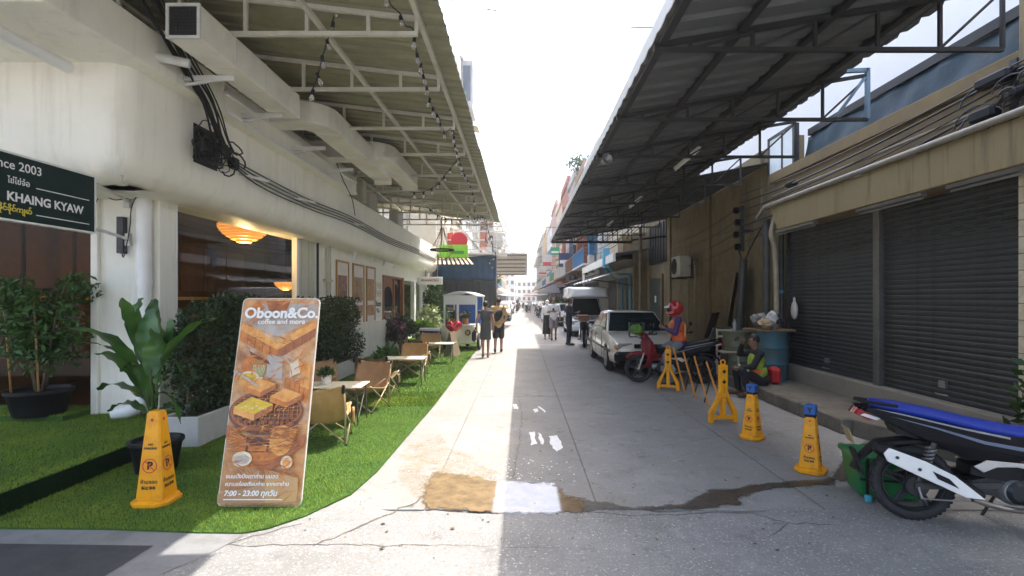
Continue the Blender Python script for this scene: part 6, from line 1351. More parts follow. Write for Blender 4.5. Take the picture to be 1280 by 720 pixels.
strokes(90, ARD, (.06, .9), (.27, .36), .05, .004, .1, 1); strokes(70, AO2, (.06, .9), (.26, .37), .04, .003, .2, 2); strokes(60, ABR, (.05, .95), (.24, .39), .05, .002, 0, 3)
strokes(40, AO, (.05, .95), (.56, .72), .05, .006, .6, 4); strokes(60, ABR, (.05, .95), (.66, .80), .05, .002, -.5, 5); strokes(50, AO, (.05, .95), (.86, .98), .05, .005, .3, 7)
strokes(60, AO, (.05, .95), (.03, .26), .07, .004, .25, 8); strokes(40, ARD, (.05, .95), (.14, .26), .06, .003, -.4, 9); strokes(90, AO2, (.16, .84), (.40, .50), .012, .003, .5, 10)
lay[0] += .0006
def pt_(s, u, v, size, bold=.0, shear=0, al='CENTER'): text(s, size, WHT, paper, frame_M(P2(u*W_, v*H_, lay[0]), X_, up, .0006), bold=bold, shear=shear, align=al)
pt_("Oboon&Co.", .55, .915, .128, .0045); pt_("coffee and more", .56, .872, .062, .001)
pt_("ขนมปังปิ้งเตาถ่าน นมสด", .10, .137, .044, .0007, 0, 'LEFT'); pt_("ความอร่อยเรียบง่าย จากเตาถ่าน", .10, .103, .041, .0007, 0, 'LEFT'); pt_("7:00 - 23:00 ทุกวัน", .10, .062, .058, .0018, .15, 'LEFT')
art([(.10, .038), (.80, .038), (.80, .0335), (.10, .0335)], WHT, "underline")
MB().bar((-.14, .06, 0), (-.14, .36, 1.3), .02).bar((.06, .06, 0), (.06, .36, 1.3), .02).bar((-.14, .46, .02), (-.14, .37, 1.25), .02).bar((.06, .46, .02), (.06, .37, 1.25), .02).build("stand", STEEL, pb)
# ------------------------------------------------------------------ camp chairs and tables
CANV = mat("tan_canvas", (.44, .26, .095), .85, var=.10, scale=5, bump=.25, bscale=20); CANV2 = mat("rose_tan_canvas", (.42, .245, .12), .85, var=.1, scale=5, bump=.25, bscale=20); OLIV = mat("olive_canvas", (.14, .10, .045), .85, var=.15, scale=5, bump=.25)
POLE = mat("tan_pole", (.42, .33, .19), .45, .2, var=.1)
def camp_chair(label, loc, rz, canv=CANV):
    # faces +y; low sling seat on crossed poles
    t = thing("camp_chair", label, "chair", loc, rz, "folding camp chairs on the turf")
    for sx in (-1, 1):
        part_ = lambda n, b: b.build(n, POLE, t, True)
        part_("leg", MB().tube([(sx*.30, -.30, .02), (-sx*.0+sx*.02, -.26, .26), (-sx*.26, -.24, .44)], .010, 6)); part_("leg", MB().tube([(sx*.30, .22, .02), (sx*.02, .22, .20), (-sx*.27, .22, .38)], .010, 6))
        part_("leg", MB().tube([(sx*.30, -.30, .02), (sx*.31, 0, .22), (sx*.28, .22, .40)], .010, 6)); part_("leg", MB().tube([(sx*.30, .22, .02), (sx*.31, 0, .18), (sx*.29, -.28, .38)], .010, 6))
        part_("back_pole", MB().tube([(sx*.29, -.30, .03), (sx*.29, -.30, .36), (sx*.28, -.38, .68)], .011, 6))
        MB().rbox((sx*.28, -.383, .66), (.035, .035, .10), .008).build("pole_cap", BLACK, t); MB().lathe([(.016, 0), (.016, .02)], 8, (sx*.30, -.30, 0)).build("foot", BLACK, t); MB().lathe([(.016, 0), (.016, .02)], 8, (sx*.30, .22, 0)).build("foot", BLACK, t)
    def sl(u, v):
        x = (u-.5)*.60; c = 1-(2*u-1)**2
        if v < .5:
            f = v/.5; y = .26-.46*f; z = .40-.07*f-.10*c*math.sin(math.pi*min(1, f*.9+.15))-.02*f
        else:
            f = (v-.5)/.5; y = -.20-.19*f-.07*c*math.sin(math.pi*f)-.03*c; z = .31+.40*f-.07*c*(1-f)-.035*c*f
        return (x+.004*math.sin(v*40), y+.004*math.sin(u*31+v*9), z+.004*math.sin(u*23))
    MB().slabgrid(sl, 16, 20, .012).build("sling", canv, t, True)
    MB().slabgrid(lambda u, v: (.33+.012*math.sin(u*6), -.02+.14*u, .36-.17*v), 5, 5, Vector((.02, 0, 0))).build("side_pocket", canv, t, True)
    return t
TOPM = mat("table_top", (.72, .66, .50), .5, var=.08, scale=4, stretch=(1, 10, 1)); TLEG = mat("table_leg_dark", (.10, .09, .07), .5, .3)
def camp_table(label, loc, rz, L=.75, W=.5, H=.52):
    t = thing("camp_table", label, "table", loc, rz, "low folding tables on the turf")
    n = 6
    for k in range(n): MB().rbox((0, -W/2+(k+.5)*W/n, H-.01), (L, W/n-.006, .018), .004).build("slat", TOPM, t)
    MB().bar((-L/2+.06, -W/2, H-.03), (-L/2+.06, W/2, H-.03), .02).bar((L/2-.06, -W/2, H-.03), (L/2-.06, W/2, H-.03), .02).build("rail", TLEG, t)
    for sx in (-1, 1):
        for sy in (-1, 1): MB().tube([(sx*(L/2-.06), sy*(W/2-.03), H-.02), (sx*(L/2-.04), sy*(W/2-.02), 0)], .012, 6).build("leg", TLEG, t)
        MB().tube([(sx*(L/2-.05), -W/2+.03, .06), (sx*(L/2-.05), W/2-.03, H-.05)], .008, 6).build("brace", TLEG, t)
    return t
GZ = .016
camp_chair("tan camp chair nearest the camera beside the poster board, seen from behind", (-2.36, 6.08, GZ), R(12))
camp_chair("rosy tan camp chair behind the table with potted plant, facing the camera", (-2.42, 7.75, GZ), R(165), CANV2)
camp_chair("tan camp chair close to the hedge left of the potted plant table", (-3.05, 7.85, GZ), R(215), CANV2)
camp_table("low pale table holding a small potted plant, nearest the poster board", (-2.55, 6.95, GZ), R(3), .85, .5)
camp_chair("dark olive camp chair seen from behind at the second table", (-2.50, 8.95, GZ), R(-5), OLIV)
camp_table("low pale table in the middle of three tables along the turf", (-2.30, 10.1, GZ), R(2), .8, .5)
camp_chair("tan camp chair behind the middle table, facing the camera", (-2.42, 11.15, GZ), R(175), CANV)
camp_chair("dark olive camp chair seen from behind at the third table", (-2.55, 12.3, GZ), R(-8), OLIV)
camp_table("low pale table farthest along the turf, near the board sign", (-2.15, 13.4, GZ), R(2), .75, .5)
camp_chair("tan camp chair behind the farthest table beside the blue cooler", (-2.62, 14.4, GZ), R(180), CANV)
# cooler
co_ = thing("cooler_box", "large dark blue cooler box with white lid on the turf", "cooler", (-2.95, 16.6, GZ))
MB().rbox((0, 0, .34), (.62, .46, .60), .03).build("body", mat("cooler_blue", (.015, .02, .16), .35, var=.08), co_, bevel=.01); MB().rbox((0, 0, .68), (.66, .50, .08), .02).build("lid", WPAINT, co_); MB().tube([(.32, -.1, .5), (.36, -.08, .5), (.36, .08, .5), (.32, .1, .5)], .014, 6).build("handle", WPAINT, co_)
# folded sandwich board
ab = thing("sandwich_board", "small brown folded sandwich board standing on sunlit turf", "sign board", (-2.03, 15.0, GZ), R(72))
for s in (-1, 1):
    MB().prism([(-.24, 0), (.24, 0), (.19, .72), (-.19, .72)], -.012, .012).xf(Matrix.Translation((0, s*.15, 0)) @ Matrix.Rotation(R(s*11.5), 4, 'X')).build("panel", mat("board_brown", (.20, .15, .10), .6, var=.15) if "board_brown" not in bpy.data.materials else bpy.data.materials["board_brown"], ab)
MB().bx((-.09, -.104, .40), (.09, -.0995, .415)).build("printed_line", WHT, ab)
# ------------------------------------------------------------------ plants
LEAFD = leafmat("hedge_leaf", (.045, .085, .028), (.018, .042, .012), 6); LEAFM = leafmat("mid_leaf", (.07, .15, .03), (.035, .085, .018), 5); LEAFB = leafmat("banana_leaf", (.085, .19, .035), (.025, .085, .015), 4, .3); LEAFT = leafmat("tree_leaf", (.05, .10, .03), (.02, .045, .012), 2)
BARK = mat("bark", (.12, .085, .05), .9, var=.3, scale=12, bump=.4); SOIL = mat("soil", (.04, .028, .018), .95, var=.4, scale=25, bump=.6)
def hedge_points(n, x0, x1, y0, y1, z0, z1, lump=.12, sd=1):
    r = np.random.default_rng(sd); P = np.stack([x0+(x1-x0)*r.random(n), y0+(y1-y0)*r.random(n), z0+(z1-z0)*r.random(n)], 1)
    cx, cy, cz = (x0+x1)/2, (y0+y1)/2, (z0+z1)/2; q = np.abs((P-[cx, cy, cz])/[(x1-x0)/2, (y1-y0)/2, (z1-z0)/2])
    d = (q**3).sum(1)**(1/3); lim = np.array([.97+lump*3*mnoise.noise(Vector(p)*2.6)+.12*mnoise.noise(Vector(p)*8) for p in P]); keep = (d < lim) & (r.random(n) < .25+.75*np.clip(d/lim, 0, 1)**3)
    return P[keep]
def hedge(label, x0, x1, y0, y1, h, zp, n, seed, planter=True):
    t = thing("potted_hedge", label, "hedge", ((x0+x1)/2, (y0+y1)/2, GZ), 0, "trimmed hedges along the cafe window")
    if planter:
        b = MB(); b.bx((x0, y0, GZ), (x1, y0+.05, GZ+zp)); b.bx((x0, y1-.05, GZ), (x1, y1, GZ+zp)); b.bx((x0, y0+.05, GZ), (x0+.05, y1-.05, GZ+zp)); b.bx((x1-.05, y0+.05, GZ), (x1, y1-.05, GZ+zp))
        part("planter", b, mat("planter_concrete", (.55, .54, .50), .8, var=.10, scale=3, bump=.3, bscale=50, dirt=(.30, .28, .24), dscale=3, damt=.5) if "planter_concrete" not in bpy.data.materials else bpy.data.materials["planter_concrete"], t, bevel=.01)
        part("soil", MB().bx((x0+.05, y0+.05, GZ), (x1-.05, y1-.05, GZ+zp-.04)), SOIL, t)
    P = hedge_points(n, x0-.06, x1+.10, y0-.02, y1+.05, zp-.02, h+.06, .17, seed)
    me = leaf_cloud(P, .062, LEAFD, "foliage", .55, .3); put("foliage", me, t, True)['kind'] = 'stuff'
    b = MB(); rr = random.Random(seed)
    for k in range(10): x = rr.uniform(x0+.1, x1-.1); y_ = rr.uniform(y0+.1, y1-.1); b.tube([(x, y_, zp-.05), (x+rr.uniform(-.08, .08), y_+rr.uniform(-.08, .08), h*.55), (x+rr.uniform(-.15, .15), y_+rr.uniform(-.15, .15), h*.92)], [.014, .010, .004], 5)
    part("stem", b, BARK, t)
hedge("dark trimmed hedge in white concrete planter behind the poster board", -4.10, -3.65, 5.78, 7.75, 1.68, .34, 26000, 11)
hedge("dark bushy hedge before the framed pictures, behind the camp chairs", -4.35, -3.75, 9.6, 12.2, 1.66, .34, 26000, 12)
# broad leaved plant behind the cone
bp_ = thing("broad_leaf_plant", "tall glossy broad leaved plant in black pot behind the nearest cone", "plant", (-3.58, 5.02, GZ))
MB().lathe([(.02, .0), (.17, 0), (.215, .26), (.235, .28), (.235, .31), (.205, .31), (.19, .27), (.01, .27)], 24).build("pot", BLACK, bp_, 40)
MB().lathe([(.01, .262), (.195, .272)], 20).build("soil", SOIL, bp_)
def bigleaf(base, pts, wid, name="leaf", fold=.25, mt=None, tw=0., parent=None):
    P = spline([Vector(p) for p in pts], 5); n = len(P); vs = []; k3 = []
    for i, p in enumerate(P):
        t_ = (P[min(i+1, n-1)]-P[max(i-1, 0)]).normalized(); s = t_.cross(Vector((0, 0, 1))); s = s.normalized() if s.length > .05 else Vector((1, 0, 0))
        s = Matrix.Rotation(tw, 3, t_) @ s; nn = s.cross(t_); f = i/(n-1); w_ = wid*math.sin(math.pi*min(.985, f*.93+.05))**.7*(1 if f < .97 else .15)
        und = .012*math.sin(i*1.9)
        vs += [p-s*w_+nn*(w_*fold+und), p-s*w_*.5+nn*w_*fold*.35, p, p+s*w_*.5+nn*w_*fold*.35, p+s*w_+nn*(w_*fold-und)]
    b = MB().add(vs, [(i*5+j, i*5+j+1, (i+1)*5+j+1, (i+1)*5+j) for i in range(n-1) for j in range(4)])
    o = b.build(name, mt or LEAFB, parent, True); return o
def L_(px, py, Y): return at(px, py, Y)-Vector((-3.58, 5.02, GZ))
def stalk(pts, r=.012): MB().tube(spline([Vector(p) for p in pts], 5), [r]*0 or r, 7).build("stalk", leafmat("stalk_green", (.10, .16, .04), (.05, .09, .02), 6) if "stalk_green" not in bpy.data.materials else bpy.data.materials["stalk_green"], bp_, True)
leaves_ = [([(186, 455), (186, 430), (187, 405), (190, 385)], 5.0, .075, 1.2), ([(180, 460), (172, 425), (160, 395), (153, 372)], 5.05, .07, .9), ([(176, 440), (168, 405), (172, 385), (178, 372)], 5.15, .06, 1.0), ([(190, 450), (196, 420), (190, 395), (195, 373)], 5.2, .055, 1.2), ([(196, 480), (205, 455), (225, 425), (255, 398)], 4.9, .07, .7), ([(190, 475), (210, 440), (235, 412), (272, 398)], 5.1, .045, .5),
           ([(176, 478), (160, 448), (130, 420), (76, 408)], 4.95, .05, .25), ([(178, 480), (158, 452), (130, 432), (90, 428)], 5.1, .02, .5), ([(180, 490), (162, 462), (140, 445), (118, 442)], 4.95, .05, .5), ([(182, 500), (165, 488), (140, 480), (122, 488)], 4.95, .05, .3), ([(188, 512), (200, 492), (215, 500), (226, 530)], 4.9, .045, .3), ([(184, 495), (178, 470), (172, 455), (150, 465)], 4.85, .05, .5), ([(192, 500), (206, 470), (218, 452), (230, 470)], 5.1, .045, .4),
           ([(188, 470), (192, 445), (196, 430), (188, 410)], 4.85, .07, 1.3), ([(182, 515), (165, 505), (150, 505), (135, 515)], 5.0, .04, .3), ([(190, 520), (205, 512), (215, 505), (222, 512)], 5.05, .045, .3), ([(186, 480), (195, 455), (210, 430), (214, 398)], 5.0, .05, .9)]
for i, (pp, Y, w_, tw) in enumerate(leaves_):
    pts = [L_(x, y, Y+.06*j) for j, (x, y) in enumerate(pp)]
    bigleaf(None, pts, w_*1.45, parent=bp_, tw=tw*.35*(1 if i % 2 else -1), fold=.22)
    p0 = pts[0]; stalk([(random.uniform(-.05, .05), random.uniform(-.05, .05), .26), p0*.55+Vector((0, 0, .18)), p0, pts[1]*.3+p0*.7], .011)
# leafy potted tree at the corner shop
pt = thing("potted_tree", "feathery leafed small tree in black tub beside corner shop glass", "plant", (-5.95, 6.32, .27))
MB().lathe([(.02, 0), (.25, 0), (.31, .26), (.335, .28), (.335, .32), (.30, .32), (.29, .27), (.01, .27)], 24).build("tub", BLACK, pt, 40)
b = MB(); rr = random.Random(9); Pn = []
for k in range(5):
    a = rr.uniform(0, 6.28); q = Vector((.16*math.cos(a), .10*math.sin(a), 0)); pts = [q*.3+Vector((0, 0, .26)), q+Vector((0, 0, .75)), q*1.8+Vector((0, 0, 1.2)), q*3+Vector((0, 0, 1.6+rr.uniform(-.2, .3)))]; b.tube(pts, [.02, .015, .01, .004], 6)
    S_ = spline(pts, 8)
    for p in S_[7:]:
        for j in range(2):
            d = Vector((rr.gauss(0, 1), rr.gauss(0, 1), rr.uniform(-.2, .6))).normalized(); L2 = rr.uniform(.15, .36)
            for u in np.linspace(.2, 1, 9):
                for s in range(2): Pn.append(p+d*L2*u+Vector((rr.gauss(0, .02), rr.gauss(0, .02), -.12*u*u+rr.gauss(0, .012))))
b.build("trunk", BARK, pt, True)
put("foliage", leaf_cloud(np.array([tuple(p) for p in Pn]), .085, LEAFM, "foliage", .42, .1, .1), pt)['kind'] = 'stuff'
for x, y, dx in ((-.20, -.15, -.10), (.16, -.18, -.06)): MB().tube([(x, y, .26), (x+dx*.5, y, .9), (x+dx, y, 1.45)], .012, 7).build("bamboo_stake", mat("bamboo", (.42, .22, .07), .5, var=.15) if "bamboo" not in bpy.data.materials else bpy.data.materials["bamboo"], pt, True)
def small_pot(name, label, loc, r, h, potm, n, ls, lm, spread=1., group=None, flower=None, tall=1.0):
    t = thing(name, label, "plant", loc, 0, group)
    MB().lathe([(.01, 0), (r*.72, 0), (r, h), (r*.9, h), (r*.85, h*.9), (.01, h*.9)], 18).build("pot", potm, t, 40)
    r_ = np.random.default_rng(int(abs(loc[0]*100+loc[1]*10))); P = r_.normal(size=(n, 3)); P /= np.linalg.norm(P, axis=1)[:, None]; P *= (r_.random((n, 1))**.45); P[:, 2] = np.abs(P[:, 2])*tall
    P = P*r*spread*1.25+[0, 0, h*.95]; put("foliage", leaf_cloud(P, ls, lm, "foliage", .5, .5), t)['kind'] = 'stuff'
    MB().tube([(0, 0, h*.5), (0, 0, h+r*.6*tall)], r*.1, 6).build("stem", BARK, t)
    if flower:
        P2_ = P[P[:, 2] > h+r*.4*tall][::6]; put("flowers", leaf_cloud(P2_, ls*.9, flower, "flowers", .9, .3), t)['kind'] = 'stuff'
    return t
small_pot("potted_plant", "small bushy plant in white pot on the nearest low table", (-2.66, 6.98, GZ+.515), .075, .13, POTW, 500, .045, LEAFM, 1.15, tall=.9)
PURF = leafmat("purple_petal", (.40, .08, .32), (.28, .04, .22), 8); PINKF = leafmat("pink_petal", (.55, .25, .30), (.45, .15, .2), 8)
small_pot("flower_pot", "pot of purple flowers in front of the wooden cafe door", (-4.25, 18.2, GZ), .24, .42, mat("peach_pot", (.62, .42, .25), .6), 900, .14, LEAFM, 1.7, "plants by the cafe door", PURF, 1.3)
small_pot("flower_pot", "pot of mauve leafy plants left of the wooden cafe door", (-4.20, 16.55, GZ), .26, .34, POTW, 900, .14, leafmat("mauve_leaf", (.14, .10, .12), (.06, .08, .04), 6), 1.6, "plants by the cafe door", PINKF, 1.4)
small_pot("potted_plant", "low bright green plant under the cafe shop window", (-4.0, 20.5, GZ), .3, .3, POTW, 900, .22, leafmat("lime_leaf", (.20, .32, .05), (.10, .20, .03), 5), 1.6, "plants by the cafe door", None, .8)
small_pot("potted_plant", "bright green plant tuft behind the middle camp table", (-3.25, 12.4, GZ), .17, .22, POTW, 500, .14, leafmat("lime_leaf2", (.12, .28, .05), (.06, .16, .03), 5), 1.5, None, None, .9)
small_pot("potted_plant", "tall dark green plant at the far end of the white wall", (-4.2, 24.6, GZ), .36, .4, TERRA, 1400, .24, LEAFM, 1.5, "plants by the cafe door", None, 3.2)
small_pot("potted_plant", "variegated pale plant beside the far shop window post", (-4.1, 22.8, GZ), .3, .35, TERRA, 800, .2, leafmat("pale_leaf", (.35, .38, .2), (.15, .22, .06), 5), 1.4, "plants by the cafe door", None, 2.0)
for k, x in enumerate((-2.22, -1.83)): small_pot("flower_pot", ("terracotta pot with white blooms at left end of the cart shelf", "terracotta pot with white blooms at right side of the cart shelf")[k], (x, 16.64, .86), .11, .19, TERRA, 200, .08, LEAFM, 1.2, "pots on the cart shelf", leafmat("white_petal", (.7, .68, .7), (.6, .55, .6), 8) if "white_petal" not in bpy.data.materials else bpy.data.materials["white_petal"], 1.6)
small_pot("potted_shrub", "leafy green shrub at right edge beside the motorbike handlebar", (4.86, 4.50, .2), .2, .3, BLACK, 700, .11, leafmat("dark_shrub_leaf", (.05, .10, .02), (.02, .05, .01), 5), 1.6, None, None, 2.4)
# ------------------------------------------------------------------ clutter on the right platform
PZ = .2
def drum(name, label, loc, r, h, m, group=None):
    t = thing(name, label, "barrel", loc, 0, group); pr = [(.01, 0), (r*.95, 0), (r*.98, .03)]
    for z in (.33, .66): pr += [(r, h*z-.03), (r*1.045, h*z), (r, h*z+.03)]
    pr += [(r*.98, h-.04), (r*1.02, h-.02), (r*1.02, h), (r*.93, h), (.01, h-.02)]
    MB().lathe(pr, 28).build("shell", m, t, 40); return t
drum("steel_drum", "dirty blue steel drum beside the drainpipes on the platform", (4.62, 9.55, PZ), .31, .90, mat("drum_blue", (.06, .16, .20), .5, var=.2, scale=4, dirt=(.12, .09, .06), dscale=4, damt=.7))
drum("steel_drum", "grey green drum with tan rim left of the blue drum", (4.28, 10.15, PZ), .30, .86, mat("drum_green", (.13, .14, .09), .6, var=.2, scale=4, dirt=(.10, .07, .04), dscale=3, damt=.6))
tag(MB().bx((-.36, -.34, 0), (.34, .3, .03)).build("drum_lid_board", mat("lid_board", (.22, .15, .08), .8, var=.2), loc=(4.60, 9.55, PZ+.905)), "flat wooden board lying across top of the blue drum", "board")
tr = thing("rubbish_pile", "heap of crumpled grey bags and scraps on the blue drum", "rubbish", (4.60, 9.5, PZ+.94)); rr = random.Random(4)
CRU = mat("crumpled_plastic", (.22, .22, .21), .3, var=.6, scale=14)
for k in range(9):
    b = MB(); b.ell((0, 0, 0), (.12, .10, .08), 12, 8); b.v = [tuple(Vector(v)*(1+.5*mnoise.noise(Vector(v)*22+Vector((k, 0, 0))))) for v in b.v]; o = b.build("scrap", CRU if k % 3 else mat("scrap_%s" % "abc"[k//3], ((.4, .3, .18), (.06, .06, .07), (.5, .5, .48))[k//3], .5), tr); o.location = (rr.uniform(-.26, .2), rr.uniform(-.2, .15), .05+.16*rr.random()); o.rotation_euler = (rr.random()*3, rr.random()*3, 0)
BPLY = mat("brown_plywood", (.14, .085, .05), .75, var=.2, scale=2, stretch=(6, 1, 1)); 
def leaning(name, label, x, y, w_, h_, t_, m, lean, rz=0, z=PZ):
    o = MB().bx((-t_/2, -w_/2, 0), (t_/2, w_/2, h_)).build(name, m, None, bevel=.004); o.location = (x, y, z); o.rotation_euler = (0, lean, rz); return tag(o, label, "board", "boards leaning on the yellow wall")
leaning("plywood_board", "tall brown plywood board leaning on wall behind the grey green drum", 4.60, 11.75, .80, 2.1, .02, BPLY, R(9), R(-28)); leaning("plywood_board", "second brown board leaning behind the grey green panel", 4.40, 12.5, 1.2, 1.2, .02, BPLY, R(15), R(-30))
leaning("painted_panel", "grey green painted panel leaning behind the seated rider", 4.12, 11.3, .85, .95, .025, mat("grey_green_panel", (.12, .14, .115), .6, var=.12), R(22), R(-50))
leaning("white_sheet", "glossy white sheet lying low behind the red motorbike", 4.0, 10.7, .95, .55, .02, mat("white_gloss_sheet", (.72, .73, .74), .25, var=.05), R(38), R(-20), .3)
tag(MB().tube([(0, 0, 0), (.15, .0, 2.35)], .085, 12).build("black_pole", PG, loc=(4.70, 11.2, PZ), smooth=40), "thick black pole leaning upright on wall behind the drums", "pole")
sp_ = thing("chair_frame", "pale old wooden chair frame beside the grey green drum", "chair", (4.02, 10.0, PZ)); WD = mat("pale_wood", (.45, .36, .24), .7, var=.15)
for x, y, h in ((-.15, -.15, .45), (.15, -.15, .45), (-.15, .15, .9), (.15, .15, .9)): MB().bx((x-.015, y-.015, 0), (x+.015, y+.015, h)).build("leg", WD, sp_)
MB().bx((-.17, -.17, .45), (.17, .17, .475)).build("seat", WD, sp_)
for z in (.6, .75, .87): MB().bx((-.135, .137, z-.02), (.135, .155, z+.02)).build("slat", WD, sp_)
bt = MB().lathe([(.03, 0), (.035, .02), (.035, .15), (.012, .2), (.012, .24)], 12).build("bottle", mat("grey_bottle", (.3, .32, .3), .3), smooth=30, loc=(4.2, 10.1, PZ+.865)); tag(bt, "grey bottle standing on the grey green drum", "bottle")
bm2 = thing("broom", "red handled broom leaning in the corner by the drainpipes", "broom", (4.78, 9.75, PZ)); MB().tube([(0, 0, .1), (.18, .12, 1.15)], .012, 7).build("handle", mat("red_stick", (.35, .05, .03), .5), bm2); MB().rbox((0, 0, .06), (.08, .28, .12), .02).build("brush", mat("red_brush", (.40, .05, .04), .8, var=.2), bm2)
# green crate behind the motorbike wheel
gbx = thing("plastic_crate", "dark green plastic bin behind rear wheel of the blue seat motorbike", "bin", (3.13, 4.44, .0), R(-14)); GP = mat("green_plastic", (.015, .17, .045), .4, var=.1)
b = MB(); b.rings([[Vector((sx*(.22+.05*f), sy*(.15+.04*f), .02+.34*f)) for sx, sy in ((-1, -1), (1, -1), (1, 1), (-1, 1))] for f in (0, 1)]); b.build("body", GP, gbx, bevel=.012); MB().bx((-.285, -.205, .33), (.285, .205, .37)).build("rim", GP, gbx, bevel=.008)
b = MB(); b.bx((-.20, -.215, .03), (-.18, -.19, .36)); b.bx((-.24, -.20, .17), (.25, -.185, .185)); b.build("strap", BLACK, gbx); MB().rbox((-.19, -.22, .03), (.05, .05, .06), .01).build("blue_clip", mat("cyan_plastic", (.05, .35, .45), .4), gbx)
# chandelier in the window
lampm = mat("lit_lamp_gold", (1.0, .42, .08), .4, c2=(.55, .16, .02), scale=60, emit=.22)
for k, (x, y, z, s, lb) in enumerate(((-5.5, 10.15, 2.98, 1.12, "big golden woven pendant lamp glowing inside the window"), (-5.9, 12.8, 2.0, .62, "smaller golden lamp glowing low behind the poster board"))):
    t = thing("pendant_lamp", lb, "lamp", (x, y, z), 0, "lit lamps inside the cafe"); b = MB()
    for i in range(7): r_ = s*(.40-.008*i*i); b.tube([(r_*math.cos(a), r_*math.sin(a), s*(.14-.045*i)) for a in np.linspace(0, 6.28, 25)[:-1]], .026*s, 6, closed=True)
    b.build("woven_shade", lampm, t, True); MB().tube([(0, 0, .1), (0, 0, 3.5-z)], .01, 6).build("cord", CABLE, t)
    ld = bpy.data.lights.new("lamp_glow", 'POINT'); ld.energy = 14*s; ld.color = (1, .62, .28); ld.shadow_soft_size = .1; lo = bpy.data.objects.new("lamp_glow", ld); col.objects.link(lo); lo.parent = t; lo.location = (0, 0, -.25*s)
# ================================================================== FAR STREET
rs7 = random.Random(21)
PANE = mat("far_window_glass", (.05, .06, .07), .1, var=.4, scale=.8, spec=.8)
def wm(n, c, d=None): return mat(n, c, .8, var=.1, scale=.8, dirt=d or tuple(x*.45 for x in c), dscale=.7, damt=.5)
_wfr = {}
def win_meshes(w_, h_, fm):
    k = (w_, h_, fm.name)
    if k not in _wfr:
        f = MB(); t = .07
        f.bx((-.05, -w_/2, 0), (.06, -w_/2+t, h_)); f.bx((-.05, w_/2-t, 0), (.06, w_/2, h_)); f.bx((-.05, -w_/2+t, 0), (.06, w_/2-t, t)); f.bx((-.05, -w_/2+t, h_-t), (.06, w_/2-t, h_)); f.bx((-.04, -.025, t), (.05, .025, h_-t)); f.bx((-.10, -w_/2-.08, -.08), (.06, w_/2+.08, -.003))
        p_ = MB(); p_.bx((.0, -w_/2+t, t), (.02, -.026, h_-t)); p_.bx((.0, .026, t), (.02, w_/2-t, h_-t))
        _wfr[k] = (f.mesh("window", fm), p_.mesh("pane", PANE))
    return _wfr[k]
AWM = [mat("awning_%s" % n, c, .8, var=.15, scale=1.5) for n, c in (("grey", (.22, .22, .22)), ("dark", (.05, .05, .06)), ("white", (.5, .5, .48)), ("green", (.10, .28, .12)), ("red", (.35, .07, .05)), ("blue", (.05, .14, .32)), ("tan", (.42, .34, .22)))]
